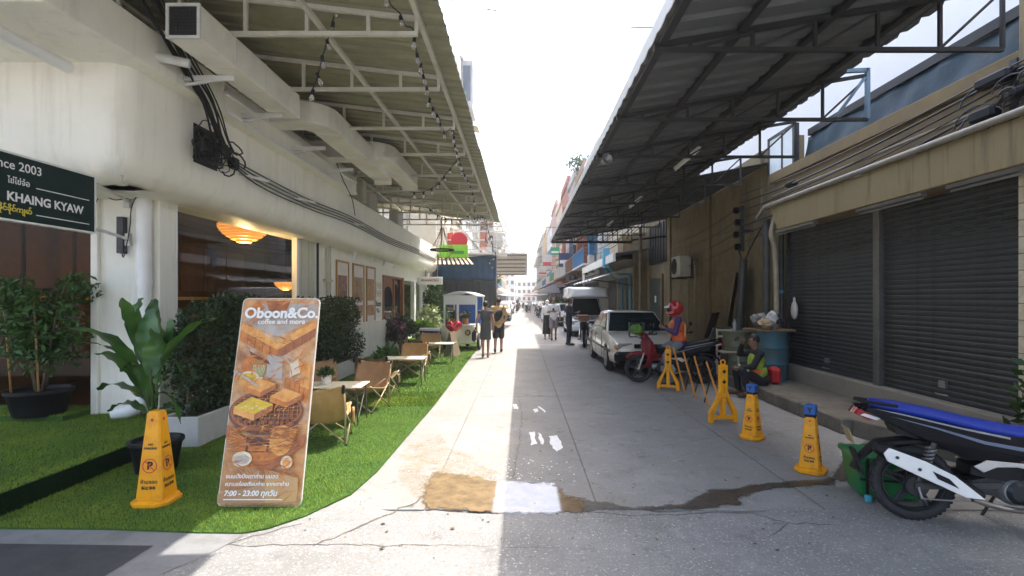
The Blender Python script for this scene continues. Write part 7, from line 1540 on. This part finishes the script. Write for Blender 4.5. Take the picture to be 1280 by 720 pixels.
def shophouse(label, s, y0, y1, face, h, wc, fm=None, aw=0, balcony=True, ground='shutter', zbase=0, storey=3.5):
    t = thing("shophouse", label, "building", (s*(face+3), (y0+y1)/2, 0), 0, "shophouses lining the far street")
    X = lambda d: s*(face-d)              # d = distance out of the facade into the street
    part("wall", MB().bx((X(0), y0, 0), (X(-7), y1, h)), wc, t)
    part("parapet", MB().bx((X(.12), y0+.02, h), (X(-.2), y1-.02, h+.5)).bx((X(.18), y0+.01, h-.25), (X(.002), y1-.01, h-.05)), wc, t)
    nf = int((h-.4)/storey); nb = max(1, int((y1-y0)/2.6)); bw = (y1-y0)/nb
    fme, pme = win_meshes(1.5, 1.5, fm or WMETAL)
    for f_ in range(1, nf):
        z = f_*storey
        part("floor_band", MB().bx((X(.10), y0+.03, z-.12), (X(.002), y1-.03, z+.12)), wc, t)
        if balcony and f_ % 2 == 1:
            bo = part("balcony", MB().bx((X(.95), y0+.1, z+.121), (X(.003), y1-.1, z+.24)), wc, t); r_ = MB()
            for k in range(int((y1-y0-.2)/.22)): r_.bx((X(.93), y0+.12+k*.22, z+.24), (X(.905), y0+.145+k*.22, z+1.1))
            r_.bx((X(.95), y0+.1, z+1.1), (X(.89), y1-.1, z+1.16)); part("railing", r_, fm or WMETAL, bo)
        for b_ in range(nb):
            yc = y0+bw*(b_+.5); wv = put("window", fme, t, True, (X(.0), yc, z+.95)); wv.rotation_euler = (0, 0, 0 if s > 0 else math.pi)
            put("pane", pme, wv)
            if rs7.random() < .45:
                part("air_conditioner_box", MB().rbox((X(.30), yc+rs7.uniform(-.5, .5), z+.55), (.34, .75, .55), .02), bpy.data.materials["condenser_paint"], t)
            if rs7.random() < .35: part("window_hood", MB().prism([(X(0), z+2.55), (X(.75), z+2.3), (X(.75), z+2.34), (X(0), z+2.6)], yc-.95, yc+.95), AWM[rs7.choice((0, 2, 3, 6))], t)
    # ground floor
    for b_ in range(nb):
        ya, yb = y0+bw*b_+.2, y0+bw*(b_+1)-.2
        if ground == 'shutter':
            q = part("roller_shutter", MB().bx((X(.02), ya, .1), (X(-.001), yb, 2.7)), SHUT, t)
            part("slat_ribs", _ribs(X, ya, yb), SHUT, q)
        else: part("shop_opening", MB().bx((X(.02), ya, .1), (X(-.001), yb, 2.7)), BLKP, t)
    m_ = AWM[aw]; D = 1.5+rs7.random()*.6
    def sh(u, v): return (X(D*v), y0+.1+(y1-y0-.2)*u, 3.15-.65*v+.04*math.sin(u*40)*v)
    ao = part("awning", MB().slabgrid(sh, 24, 3, .03), m_, t, smooth=30)
    part("awning_strut", MB().bar((X(D-.05), y0+.3, 2.48), (X(.02), y0+.3, 2.2), .04).bar((X(D-.05), y1-.3, 2.48), (X(.02), y1-.3, 2.2), .04), STEEL, ao)
    # roof clutter
    part("water_tank", MB().lathe([(.6, 0), (.6, 1.2), (.2, 1.5)], 14, (X(-1.5), (y0+y1)/2, h+.0)), GREYM, t)
    am = MB(); ya = y0+rs7.uniform(1, 3); am.tube([(X(-.5), ya, h), (X(-.5), ya, h+2.6)], .03, 5)
    for k in range(6): am.tube([(X(-.5-.7+.0*k), ya, h+1.4+.22*k), (X(-.5+.7), ya, h+1.4+.22*k)], .014, 4)
    part("antenna", am, GREYM, t)
    return t
def _ribs(X, ya, yb):
    b = MB()
    for k in range(17): b.bx((X(.04), ya, .14+k*.15), (X(.02), yb, .19+k*.15))
    return b
def fsign(label, s, x0, x1, y, z0, z1, c, words=None, wmat=None, size=.3):
    t = thing("street_sign", label, "sign", ((x0+x1)/2, y, z0), 0, "signs sticking out over the far street")
    part("panel", MB().bx((x0, y, z0), (x1, y+.12, z1)), mat("sign_colour", c, .5, var=.06), t, bevel=.01)
    part("arm", MB().bar((x1 if s > 0 else x0, y+.06, z1-.2), ((x1+.5) if s > 0 else x0-.5, y+.06, z1-.2), .04), STEEL, t)
    if words: part("stripe", MB().bx((x0+.08, y-.008, z0+(z1-z0)*.25), (x1-.08, y-.002, z0+(z1-z0)*.5)), words, t)
C_ = lambda n, c: wm("plaster_"+n, c)
PL = [C_("cream", (.58, .52, .40)), C_("white", (.66, .65, .62)), C_("grey", (.38, .38, .37)), C_("rose", (.45, .27, .22)), C_("ochre", (.48, .36, .19)), C_("paleblue", (.42, .48, .52)), C_("brown", (.26, .17, .11)), C_("brick", (.34, .13, .09))]
BFR = mat("blue_frame", (.06, .20, .38), .5); GFR = mat("green_frame", (.08, .28, .18), .5); BRF = mat("brown_frame", (.22, .12, .07), .5)
# left row
shophouse("cream shophouse on the left right behind the tarp screen", -1, 28.2, 37, 4.45, 11, PL[0], WMETAL, 0)
b1 = shophouse("tall white block with projecting bay window on the left", -1, 37.02, 46, 4.45, 19.5, PL[1], WMETAL, 3)
part("bay_window", MB().bx((-4.44, 37.6, 15.6), (-3.6, 40.2, 19.2)), PL[2], b1); part("bay_glass", MB().bx((-3.59, 37.9, 16.2), (-3.57, 39.9, 18.8)).bx((-4.3, 37.58, 16.2), (-3.75, 37.595, 18.8)), PANE, b1)
LB = [("grey four storey shophouse with green awning on the left", 46.02, 55, 14, 2, 3, 0), ("rose coloured shophouse halfway down the left side", 55.02, 65, 16, 3, 2, 1), ("white shophouse with tan awning on the left", 65.02, 78, 15, 1, 6, 0), ("pale blue shophouse far down the left side", 78.02, 92, 17, 5, 0, 2), ("ochre shophouse far down the left side", 92.02, 110, 14, 4, 4, 0), ("last cream building at left street end", 110.02, 150, 18, 0, 2, 0)]
for lb, a, b_, h, p_, aw, fr_ in LB: shophouse(lb, -1, a, b_, 4.5, h, PL[p_], (WMETAL, BRF, BFR)[fr_], aw)
# right row
shophouse("low cream building with dark shutter just past the dark canopy", 1, 21.22, 29.5, 5.0, 7.2, PL[0], BRF, 2, False)
RB = [("white shophouse with tall blue frames beyond the white van", 29.52, 36, 10.5, 1, 1, 2), ("brown shophouse with red brown columns on the right", 36.02, 42, 11, 6, 1, 1), ("grey shophouse with dark awning halfway on the right", 42.02, 49, 12, 2, 1, 0), ("brick coloured shophouse on the right with pale frames", 49.02, 57, 13, 7, 1, 0), ("cream shophouse with green frames on the right", 57.02, 66, 12.5, 0, 1, 3), ("rose shophouse with balconies on the right", 66.02, 76, 14, 3, 1, 0), ("white shophouse far down the right side", 76.02, 90, 13, 1, 5, 2), ("ochre shophouse far down the right side", 90.02, 108, 14, 4, 0, 0), ("last grey building at right street end", 108.02, 150, 15, 2, 0, 0)]
for lb, a, b_, h, p_, aw, fr_ in RB: shophouse(lb, 1, a, b_, 4.5, h, PL[p_], (WMETAL, BRF, BFR, GFR)[fr_], aw)
# coloured upright fins on the right facades
for k, (y, c, z0, z1) in enumerate(((31.5, (.03, .22, .42), 3.3, 9), (34.5, (.30, .10, .06), 3.3, 9), (38.5, (.36, .14, .08), 3.4, 9.5), (41, (.05, .06, .09), 3.2, 6), (44.5, (.12, .15, .24), 3.3, 10), (47.5, (.55, .54, .5), 3.3, 10), (52, (.38, .14, .10), 3.4, 11))):
    tag(MB().bx((4.15, y, z0), (4.49, y+.35, z1)).build("facade_fin", mat("fin_colour", c, .6, var=.1), bevel=.01), ("blue upright fin on the right row, nearest of the coloured fins", "dark red upright fin beside the blue one", "red brown upright fin on the brown shophouse", "black upright fin below the grey shophouse", "navy upright fin on the grey shophouse", "pale upright fin far along the right row", "brick red upright fin far along the right row")[k], "facade fin", "upright fins on the right row")
fsign("green hanging sign with pale stripe over right side of the street", 1, 2.95, 3.85, 52, 6.1, 6.9, (.02, .35, .14), WHT); fsign("red and white hanging sign over right side of the street", 1, 2.5, 3.7, 62, 5.2, 7.0, (.65, .64, .62), REDP)
fsign("small navy hanging sign below the green one", 1, 3.2, 4.2, 44, 4.4, 5.6, (.03, .05, .14), WHT); fsign("pale hanging sign far off on the right row", 1, 2.4, 3.6, 74, 5.0, 5.9, (.6, .58, .5), REDP)
# white fascia and blue pipes past the canopy
fa = thing("white_fascia", "long white fascia beam with blue bracket past end of the dark canopy", "awning beam", (3.6, 24, 3.1))
part("beam", MB().bx((3.5, 19.6, 3.12), (3.6, 29.6, 3.45)), WPAINT, fa, bevel=.01); part("roof", MB().prism([(3.6, 3.40), (5.0, 3.62), (5.0, 3.66), (3.6, 3.45)], 19.6, 29.6), SHEETR, fa); part("post", MB().bx((3.5, 29.3, 0), (3.62, 29.45, 3.12)), WPAINT, fa)
part("blue_bracket", MB().bx((3.42, 21.4, 3.0), (3.68, 21.7, 3.8)).bar((3.55, 21.55, 3.7), (3.55, 23.5, 3.2), .06), mat("blue_paint", (.12, .36, .48), .5, var=.12), fa)
BPI = mat("blue_pipe", (.10, .33, .42), .4, var=.12)
bpp = thing("blue_pipes", "pale blue water pipes running down the cream wall past the canopy", "pipes", (4.6, 22.4, .1))
part("pipe", MB().tube(spline([(3.62, 21.6, 3.05), (4.1, 21.8, 2.75), (4.55, 21.8, 2.72), (4.62, 21.8, 2.5), (4.62, 21.8, .1)], 5), .055, 10), BPI, bpp, smooth=40); part("pipe", MB().tube(spline([(3.7, 22.6, 3.0), (4.1, 22.8, 2.6), (4.45, 22.9, 2.5), (4.5, 22.9, 2.2), (4.5, 22.9, .1)], 5), .045, 10), BPI, bpp, smooth=40)
bb = thing("wall_cabinet", "brown cabinet box high on wall just past the canopy", "cabinet", (4.6, 21.3, 3.6)); part("box", MB().bx((4.2, 21.22, 3.55), (5.0, 22.4, 4.3)), mat("cabinet_brown", (.20, .13, .06), .7, var=.2), bb, bevel=.02); part("ledge", MB().bx((4.1, 21.21, 3.42), (5.0, 22.6, 3.55)), BLACK, bb)
# tarp screen and stall on the left
ts = thing("tarp_screen", "large dark blue tarp screen with black cloth below, closing off left side", "tarpaulin", (-2.9, 27.3, 1.1))
TB = mat("screen_blue", (.012, .055, .115), .7, var=.35, scale=1.5, bump=.3, bscale=6); TK = mat("screen_black", (.018, .022, .022), .8, var=.3, scale=2)
fold = lambda u, v, a: a*(math.sin(u*26+2*math.sin(v*3))*.6+math.sin(u*61)*.3)
part("blue_tarp", MB().slabgrid(lambda u, v: (-4.45+3.1*u, 27.2+fold(u, v, .05), 3.95-1.35*v+.03*math.sin(u*9)), 50, 6, Vector((0, .01, 0))), TB, ts, smooth=True)
part("black_cloth", MB().slabgrid(lambda u, v: (-4.2+2.85*u, 27.1+fold(u+.3, v, .09)*(v+.2), 2.75-1.45*v-.12*abs(math.sin(u*5))), 60, 10, Vector((0, .01, 0))), TK, ts, smooth=True)
part("frame_post", MB().tube([(-4.5, 27.25, 0), (-4.5, 27.25, 4.0)], .04, 8).tube([(-1.35, 27.25, 0), (-1.35, 27.25, 4.0)], .04, 8).tube([(-4.5, 27.25, 4.0), (-1.35, 27.25, 4.0)], .035, 8), GREYM, ts)
part("side_net", MB().slabgrid(lambda u, v: (-4.52+.03*math.sin(u*20), 25.95+1.3*u, 3.4-3.3*v), 12, 4, Vector((.01, 0, 0))), TK, ts, smooth=True)
tag(MB().rbox((0, 0, .5), (2.6, .6, 1.0), .05).build("stall_counter", mat("counter_tan", (.42, .36, .28), .8, var=.25, scale=3), loc=(-2.75, 27.9, 0)), "tan stall counter half hidden under the dark tarp screen", "counter")
gb_ = thing("green_awning", "bright lime green sign board over slatted awning by the rounded wall end", "awning", (-3.3, 25.9, 3.4))
part("sign_box", MB().bx((-4.1, 25.3, 3.72), (-2.65, 25.42, 4.35)), mat("lime_green", (.22, .55, .03), .5, var=.08), gb_, bevel=.01); part("dark_print", MB().bx((-3.5, 25.285, 3.9), (-2.85, 25.296, 4.05)), mat("dark_green_print", (.06, .25, .03), .5), gb_)
for k in range(9): part("slat", MB().bar((-4.3+.2*k, 25.6, 3.70), (-4.1+.22*k, 24.4, 3.32), .12, .02), mat("slat_cream", (.30, .24, .15), .7, var=.12) if "slat_cream" not in bpy.data.materials else bpy.data.materials["slat_cream"], gb_)
rd = thing("round_sign", "plain bright red round sign above the green awning", "sign", (-3.2, 25.9, 4.2)); part("disc", MB().disc((-3.15, 25.9, 4.62), .42, 'y', .08, 28), mat("round_red", (.55, .015, .03), .4, var=.05), rd); part("hub", MB().bar((-3.15, 25.95, 4.62), (-3.15, 26.7, 4.62), .06), STEEL, rd)
rl = thing("balcony_frame", "white steel balcony frame of bars under far end of left canopy", "balcony", (-2.8, 26.7, 4.2))
b = MB()
for z in (4.25, 4.75, 5.2, 5.75): b.bar((-4.5, 26.7, z), (-.85, 26.7, z), .06); b.bar((-.85, 26.7, z), (-.85, 27.9, z), .05)
part("rail", b, WMETAL, rl); b = MB()
for k in range(9): part("upright", MB().bar((-4.45+.45*k, 26.74, 3.98), (-4.45+.45*k, 26.74, 5.95), .045), WMETAL, rl)
part("deck", MB().bx((-4.5, 26.6, 4.0), (-.8, 28.1, 4.08)), WMETAL, rl)
for k, (x, c) in enumerate(((-3.9, (.5, .08, .06)), (-2.2, (.45, .22, .16)), (-1.5, (.6, .55, .5)))): tag(MB().slabgrid(lambda u, v: (x+.5*u, 26.85+.03*math.sin(u*9), 5.15-.75*v), 6, 4, Vector((0, .01, 0))).build("laundry", mat("laundry_cloth", c, .85)), ("red cloth hanging in the white balcony frame", "rose cloth hanging in the middle of the white balcony frame", "pale cloth hanging at right of the white balcony frame")[k], "laundry", "cloths on the balcony frame")
wl = thing("wire_lantern", "black wire hoop lantern hanging from far end of the left canopy", "lantern", (-2.85, 18.5, 3.1)); b = MB(); c0 = Vector((-2.87, 18.5, 3.45))
b.tube([c0+Vector((.42*math.cos(a), .42*math.sin(a), 0)) for a in np.linspace(0, 6.28, 25)[:-1]], .03, 6, closed=True)
part("hoop", b, BLACK, wl); b = MB()
for k in range(8):
    a = k*.785; b.tube(spline([c0+Vector((.42*math.cos(a), .42*math.sin(a), 0)), c0+Vector((.2*math.cos(a), .2*math.sin(a), -.3)), c0+Vector((0, 0, -.36))], 5), .01, 5); b.tube([c0+Vector((.42*math.cos(a), .42*math.sin(a), 0)), c0+Vector((.12*math.cos(a), .12*math.sin(a), .55)), c0+Vector((.05*math.cos(a), .05*math.sin(a), .8))], .01, 5)
b.tube([c0+Vector((0, 0, .8)), c0+Vector((0, 0, 1.75))], .008, 5); part("wires", b, WOOD, wl)
# slatted awning reaching over the street
sa = thing("lean_to_roof", "corrugated lean-to roof on rails reaching over left side of street", "awning", (-.6, 31, 3)); 
zs_ = lambda y: 4.25-.2*(y-29)
part("sheet", MB().slabgrid(lambda u, v: (-1.75+2.09*u, 29+4.8*v, zs_(29+4.8*v)), 8, 2, .004), mat("tan_roof_sheet", (.58, .55, .47), .6, var=.12), sa)
for k in range(6): part("rail", MB().bar((-1.75, 29.3+.88*k, zs_(29.3+.88*k)-.05), (.25, 29.3+.88*k, zs_(29.3+.88*k)-.05), .04, .05), BRF, sa)
part("front_strip", MB().bar((.31, 28.98, zs_(28.98)-.04), (.31, 33.82, zs_(33.82)-.04), .05, .14), GREYM, sa)
part("post", MB().tube([(-1.7, 29.2, 0), (-1.7, 29.2, 4.2)], .05, 8).tube([(-1.7, 33.4, 0), (-1.7, 33.4, 3.3)], .05, 8), GREYM, sa); part("stay", MB().bar((-4.4, 31, 5.6), (.2, 31, 4.25), .03), STEEL, sa)
# market umbrellas and awnings along the kerb far down
for k, (x, y, c, r_, lb) in enumerate(((2.6, 40, 1, 1.7, "big black market umbrella on the right beyond the white van"), (2.9, 47, 0, 1.5, "grey market umbrella on the right behind the black one"), (2.5, 58, 2, 1.6, "pale market umbrella on the right near the dark car"), (2.2, 72, 6, 1.8, "tan market umbrella far down on the right"), (-2.6, 44, 1, 1.3, "closed looking black umbrella on the left past the tarp"), (-2.2, 54, 6, 1.7, "tan market umbrella on left over the white cars"), (-2.3, 68, 2, 1.7, "pale market umbrella far down on the left"), (2.0, 88, 4, 1.9, "red market umbrella near the right street end"), (-1.9, 86, 0, 1.9, "grey market umbrella near the left street end"))):
    t = thing("market_umbrella", lb, "umbrella", (x, y, 0), rs7.random(), "market umbrellas along the far street"); b = MB(); n = 8; zt = 2.85; vs = [(0, 0, zt)]
    for i in range(16): rr_ = r_*(1 if i % 2 == 0 else .93); vs.append((rr_*math.cos(i*math.pi/8), rr_*math.sin(i*math.pi/8), zt-.75+(.0 if i % 2 == 0 else .03)))
    b.add(vs, [(0, i+1, (i+1) % 16+1) for i in range(16)]); o = b.build("canopy", AWM[c], t); sd = o.modifiers.new("s", 'SOLIDIFY'); sd.thickness = .02
    MB().tube([(0, 0, 0), (0, 0, zt+.08)], .025, 6).build("pole", GREYM, t)
# greenery down the street
def bush(name, label, loc, r, h, n, ls, m, cat="plant", trunk=0.):
    t = thing(name, label, cat, loc, 0, None); P = np.random.default_rng(int(loc[1])).normal(size=(n, 3)); P /= np.linalg.norm(P, axis=1)[:, None]; P *= np.random.default_rng(3).random((n, 1))**.4
    P *= [r, r, h/2]; P += np.array([tuple(mnoise.noise_vector(Vector(p)*1.3)*.3*r) for p in P]); P[:, 2] += trunk+h/2
    put("crown" if trunk else "foliage", leaf_cloud(P, ls, m, "foliage", .6, .2), t)['kind'] = 'stuff'
    MB().tube([(0, 0, 0), (.05, .03, trunk+h*.4), (0, .1, trunk+h*.7)], [.06+.03*bool(trunk), .04, .015], 7).build("trunk", BARK, t)
bush("street_tree", "small green street tree on the left behind the lean-to roof", (-2.9, 36.5, 0), 1.3, 2.2, 1500, .28, LEAFM, "tree", 2.0)
bush("leafy_shrub", "green shrub in front of shops on the right beyond the van", (2.9, 37, 0), .8, 1.6, 900, .2, LEAFM, trunk=.0); bush("leafy_shrub", "green shrub far down on the right by the dark car", (3.2, 51, 0), 1.0, 2.0, 900, .25, LEAFM)
bush("leafy_shrub", "yellowish shrub on the left near the white cars", (-3.2, 42, 0), .9, 1.8, 700, .25, bpy.data.materials["lime_leaf"])
bush("roof_plant", "scruffy bush growing from roof edge of the brown shophouse", (4.6, 40, 11.4), .9, 1.6, 500, .22, LEAFT)
# distant walkers
BASEP = [(pC, (1.7, 33.5), R(10), "distant person in dark clothes beyond the white van"), (pA, (.9, 60), R(170), "tiny distant walker in white tee at street end"), (pC, (-.6, 74), R(200), "tiny distant dark walker in the middle of the street end")]
for o, (x, y), a, lb in BASEP: copy_tree(o, (x, y, 0), a, lb)
# towers in the haze
TW = mat("tower_concrete", (.62, .64, .66), .7, var=.04, scale=.05); TG = mat("tower_glass", (.48, .56, .62), .3, var=.08, scale=.1)
def tower(label, x, y, w_, d_, h, nf):
    t = thing("tower_block", label, "tower", (x, y, 0)); MB().bx((-w_/2, 0, 0), (w_/2, d_, h)).build("core", TG, t)
    b = MB(); fh = h/nf
    for k in range(nf): b.bx((-w_/2-.5, -.6, k*fh), (w_/2+.5, d_+.4, k*fh+fh*.34))
    b.build("floor_slabs", TW, t)['kind'] = 'stuff'; b = MB()
    for k in range(7): b.bx((-w_/2+w_*k/6-.4, -.7, 0), (-w_/2+w_*k/6+.4, -.2, h+.5))
    b.build("mullions", TW, t)['kind'] = 'stuff'; MB().bx((-w_/3, d_*.2, h), (w_/3, d_*.8, h+4)).build("roof_plant_room", TW, t)
    return t
tower("tall pale tower fading into haze at the street end", -5.5, 430, 17, 18, 64, 22); tower("lower pale tower beside the tall one in the haze", 9, 520, 22, 20, 44, 14)
def block(label, x, y, w_, h, c):
    t = thing("distant_block", label, "building", (x, y, 0)); MB().bx((-w_/2, 0, 0), (w_/2, 10, h)).build("wall", mat("distant_plaster", c, .8, var=.06, scale=.3), t); b = MB()
    for i in range(int(w_/2)):
        for k in range(int(h/3)): b.bx((-w_/2+.5+i*2, -.06, .9+k*3), (-w_/2+1.6+i*2, -.01, 2.3+k*3))
    b.build("windows", PANE, t)['kind'] = 'stuff'; MB().bx((-w_/2-.2, -.3, h), (w_/2+.2, 10.2, h+.4)).build("roof_edge", TW, t)
block("pale low block closing the street end, left of the middle", -9.5, 190, 14, 13, (.55, .54, .5)); block("cream low block closing the street end, in the middle", 1.5, 215, 15, 9, (.6, .55, .46)); block("grey low block closing the street end on the right", 12, 180, 13, 12, (.45, .46, .48)); block("wide pale block far behind the street end", -2, 270, 40, 12, (.6, .6, .6))
# overhead wires
for k, (a, c, sg_, r_, lb) in enumerate((((-4.3, 34, 6.6), (5.0, 34, 6.5), .12, .02, "single black wire crossing the street low over the far end"), ((-4.4, 14, 10.6), (5.4, 16, 10.2), .5, .012, "thin wire crossing the sky high overhead, nearer one"), ((-4.4, 20, 13.2), (5.4, 19, 13.8), .7, .014, "thin wire crossing the sky high overhead, farther one"), ((-4.4, 60, 6.2), (4.5, 60, 5.6), .3, .02, "thin wire crossing the street far away over the umbrellas"))):
    tag(MB().tube(catenary(a, c, sg_, 16), r_, 5).build("overhead_wire", CABLE), lb, "wire", "wires over the street")
b = MB()
for k in range(8): b.tube(catenary((4.35-.05*k, 19, 4.3+.22*k), (4.2, 36, 4.8+.25*k), .4, 10)+catenary((4.2, 36, 4.8+.25*k), (4.2, 62, 5.0+.25*k), .5, 10)[1:], .018, 5)
tag(b.build("street_cables", CABLE), "bundle of black cables strung along the right row past the canopy", "cables")
# ------------------------------------------------------------------ air
HZ = bpy.data.materials.new("haze_air"); HZ.use_nodes = True; nt = HZ.node_tree; nt.nodes.clear()
pv_ = nt.nodes.new("ShaderNodeVolumePrincipled"); pv_.inputs["Color"].default_value = (.93, .95, 1.0, 1); pv_.inputs["Density"].default_value = HAZE = .0015; pv_.inputs["Anisotropy"].default_value = .3
o_ = nt.nodes.new("ShaderNodeOutputMaterial"); nt.links.new(pv_.outputs[0], o_.inputs["Volume"])
hz = MB().bx((-950, -320, -1.1), (950, 1550, 72)).build("haze", HZ); hz['kind'] = 'stuff'
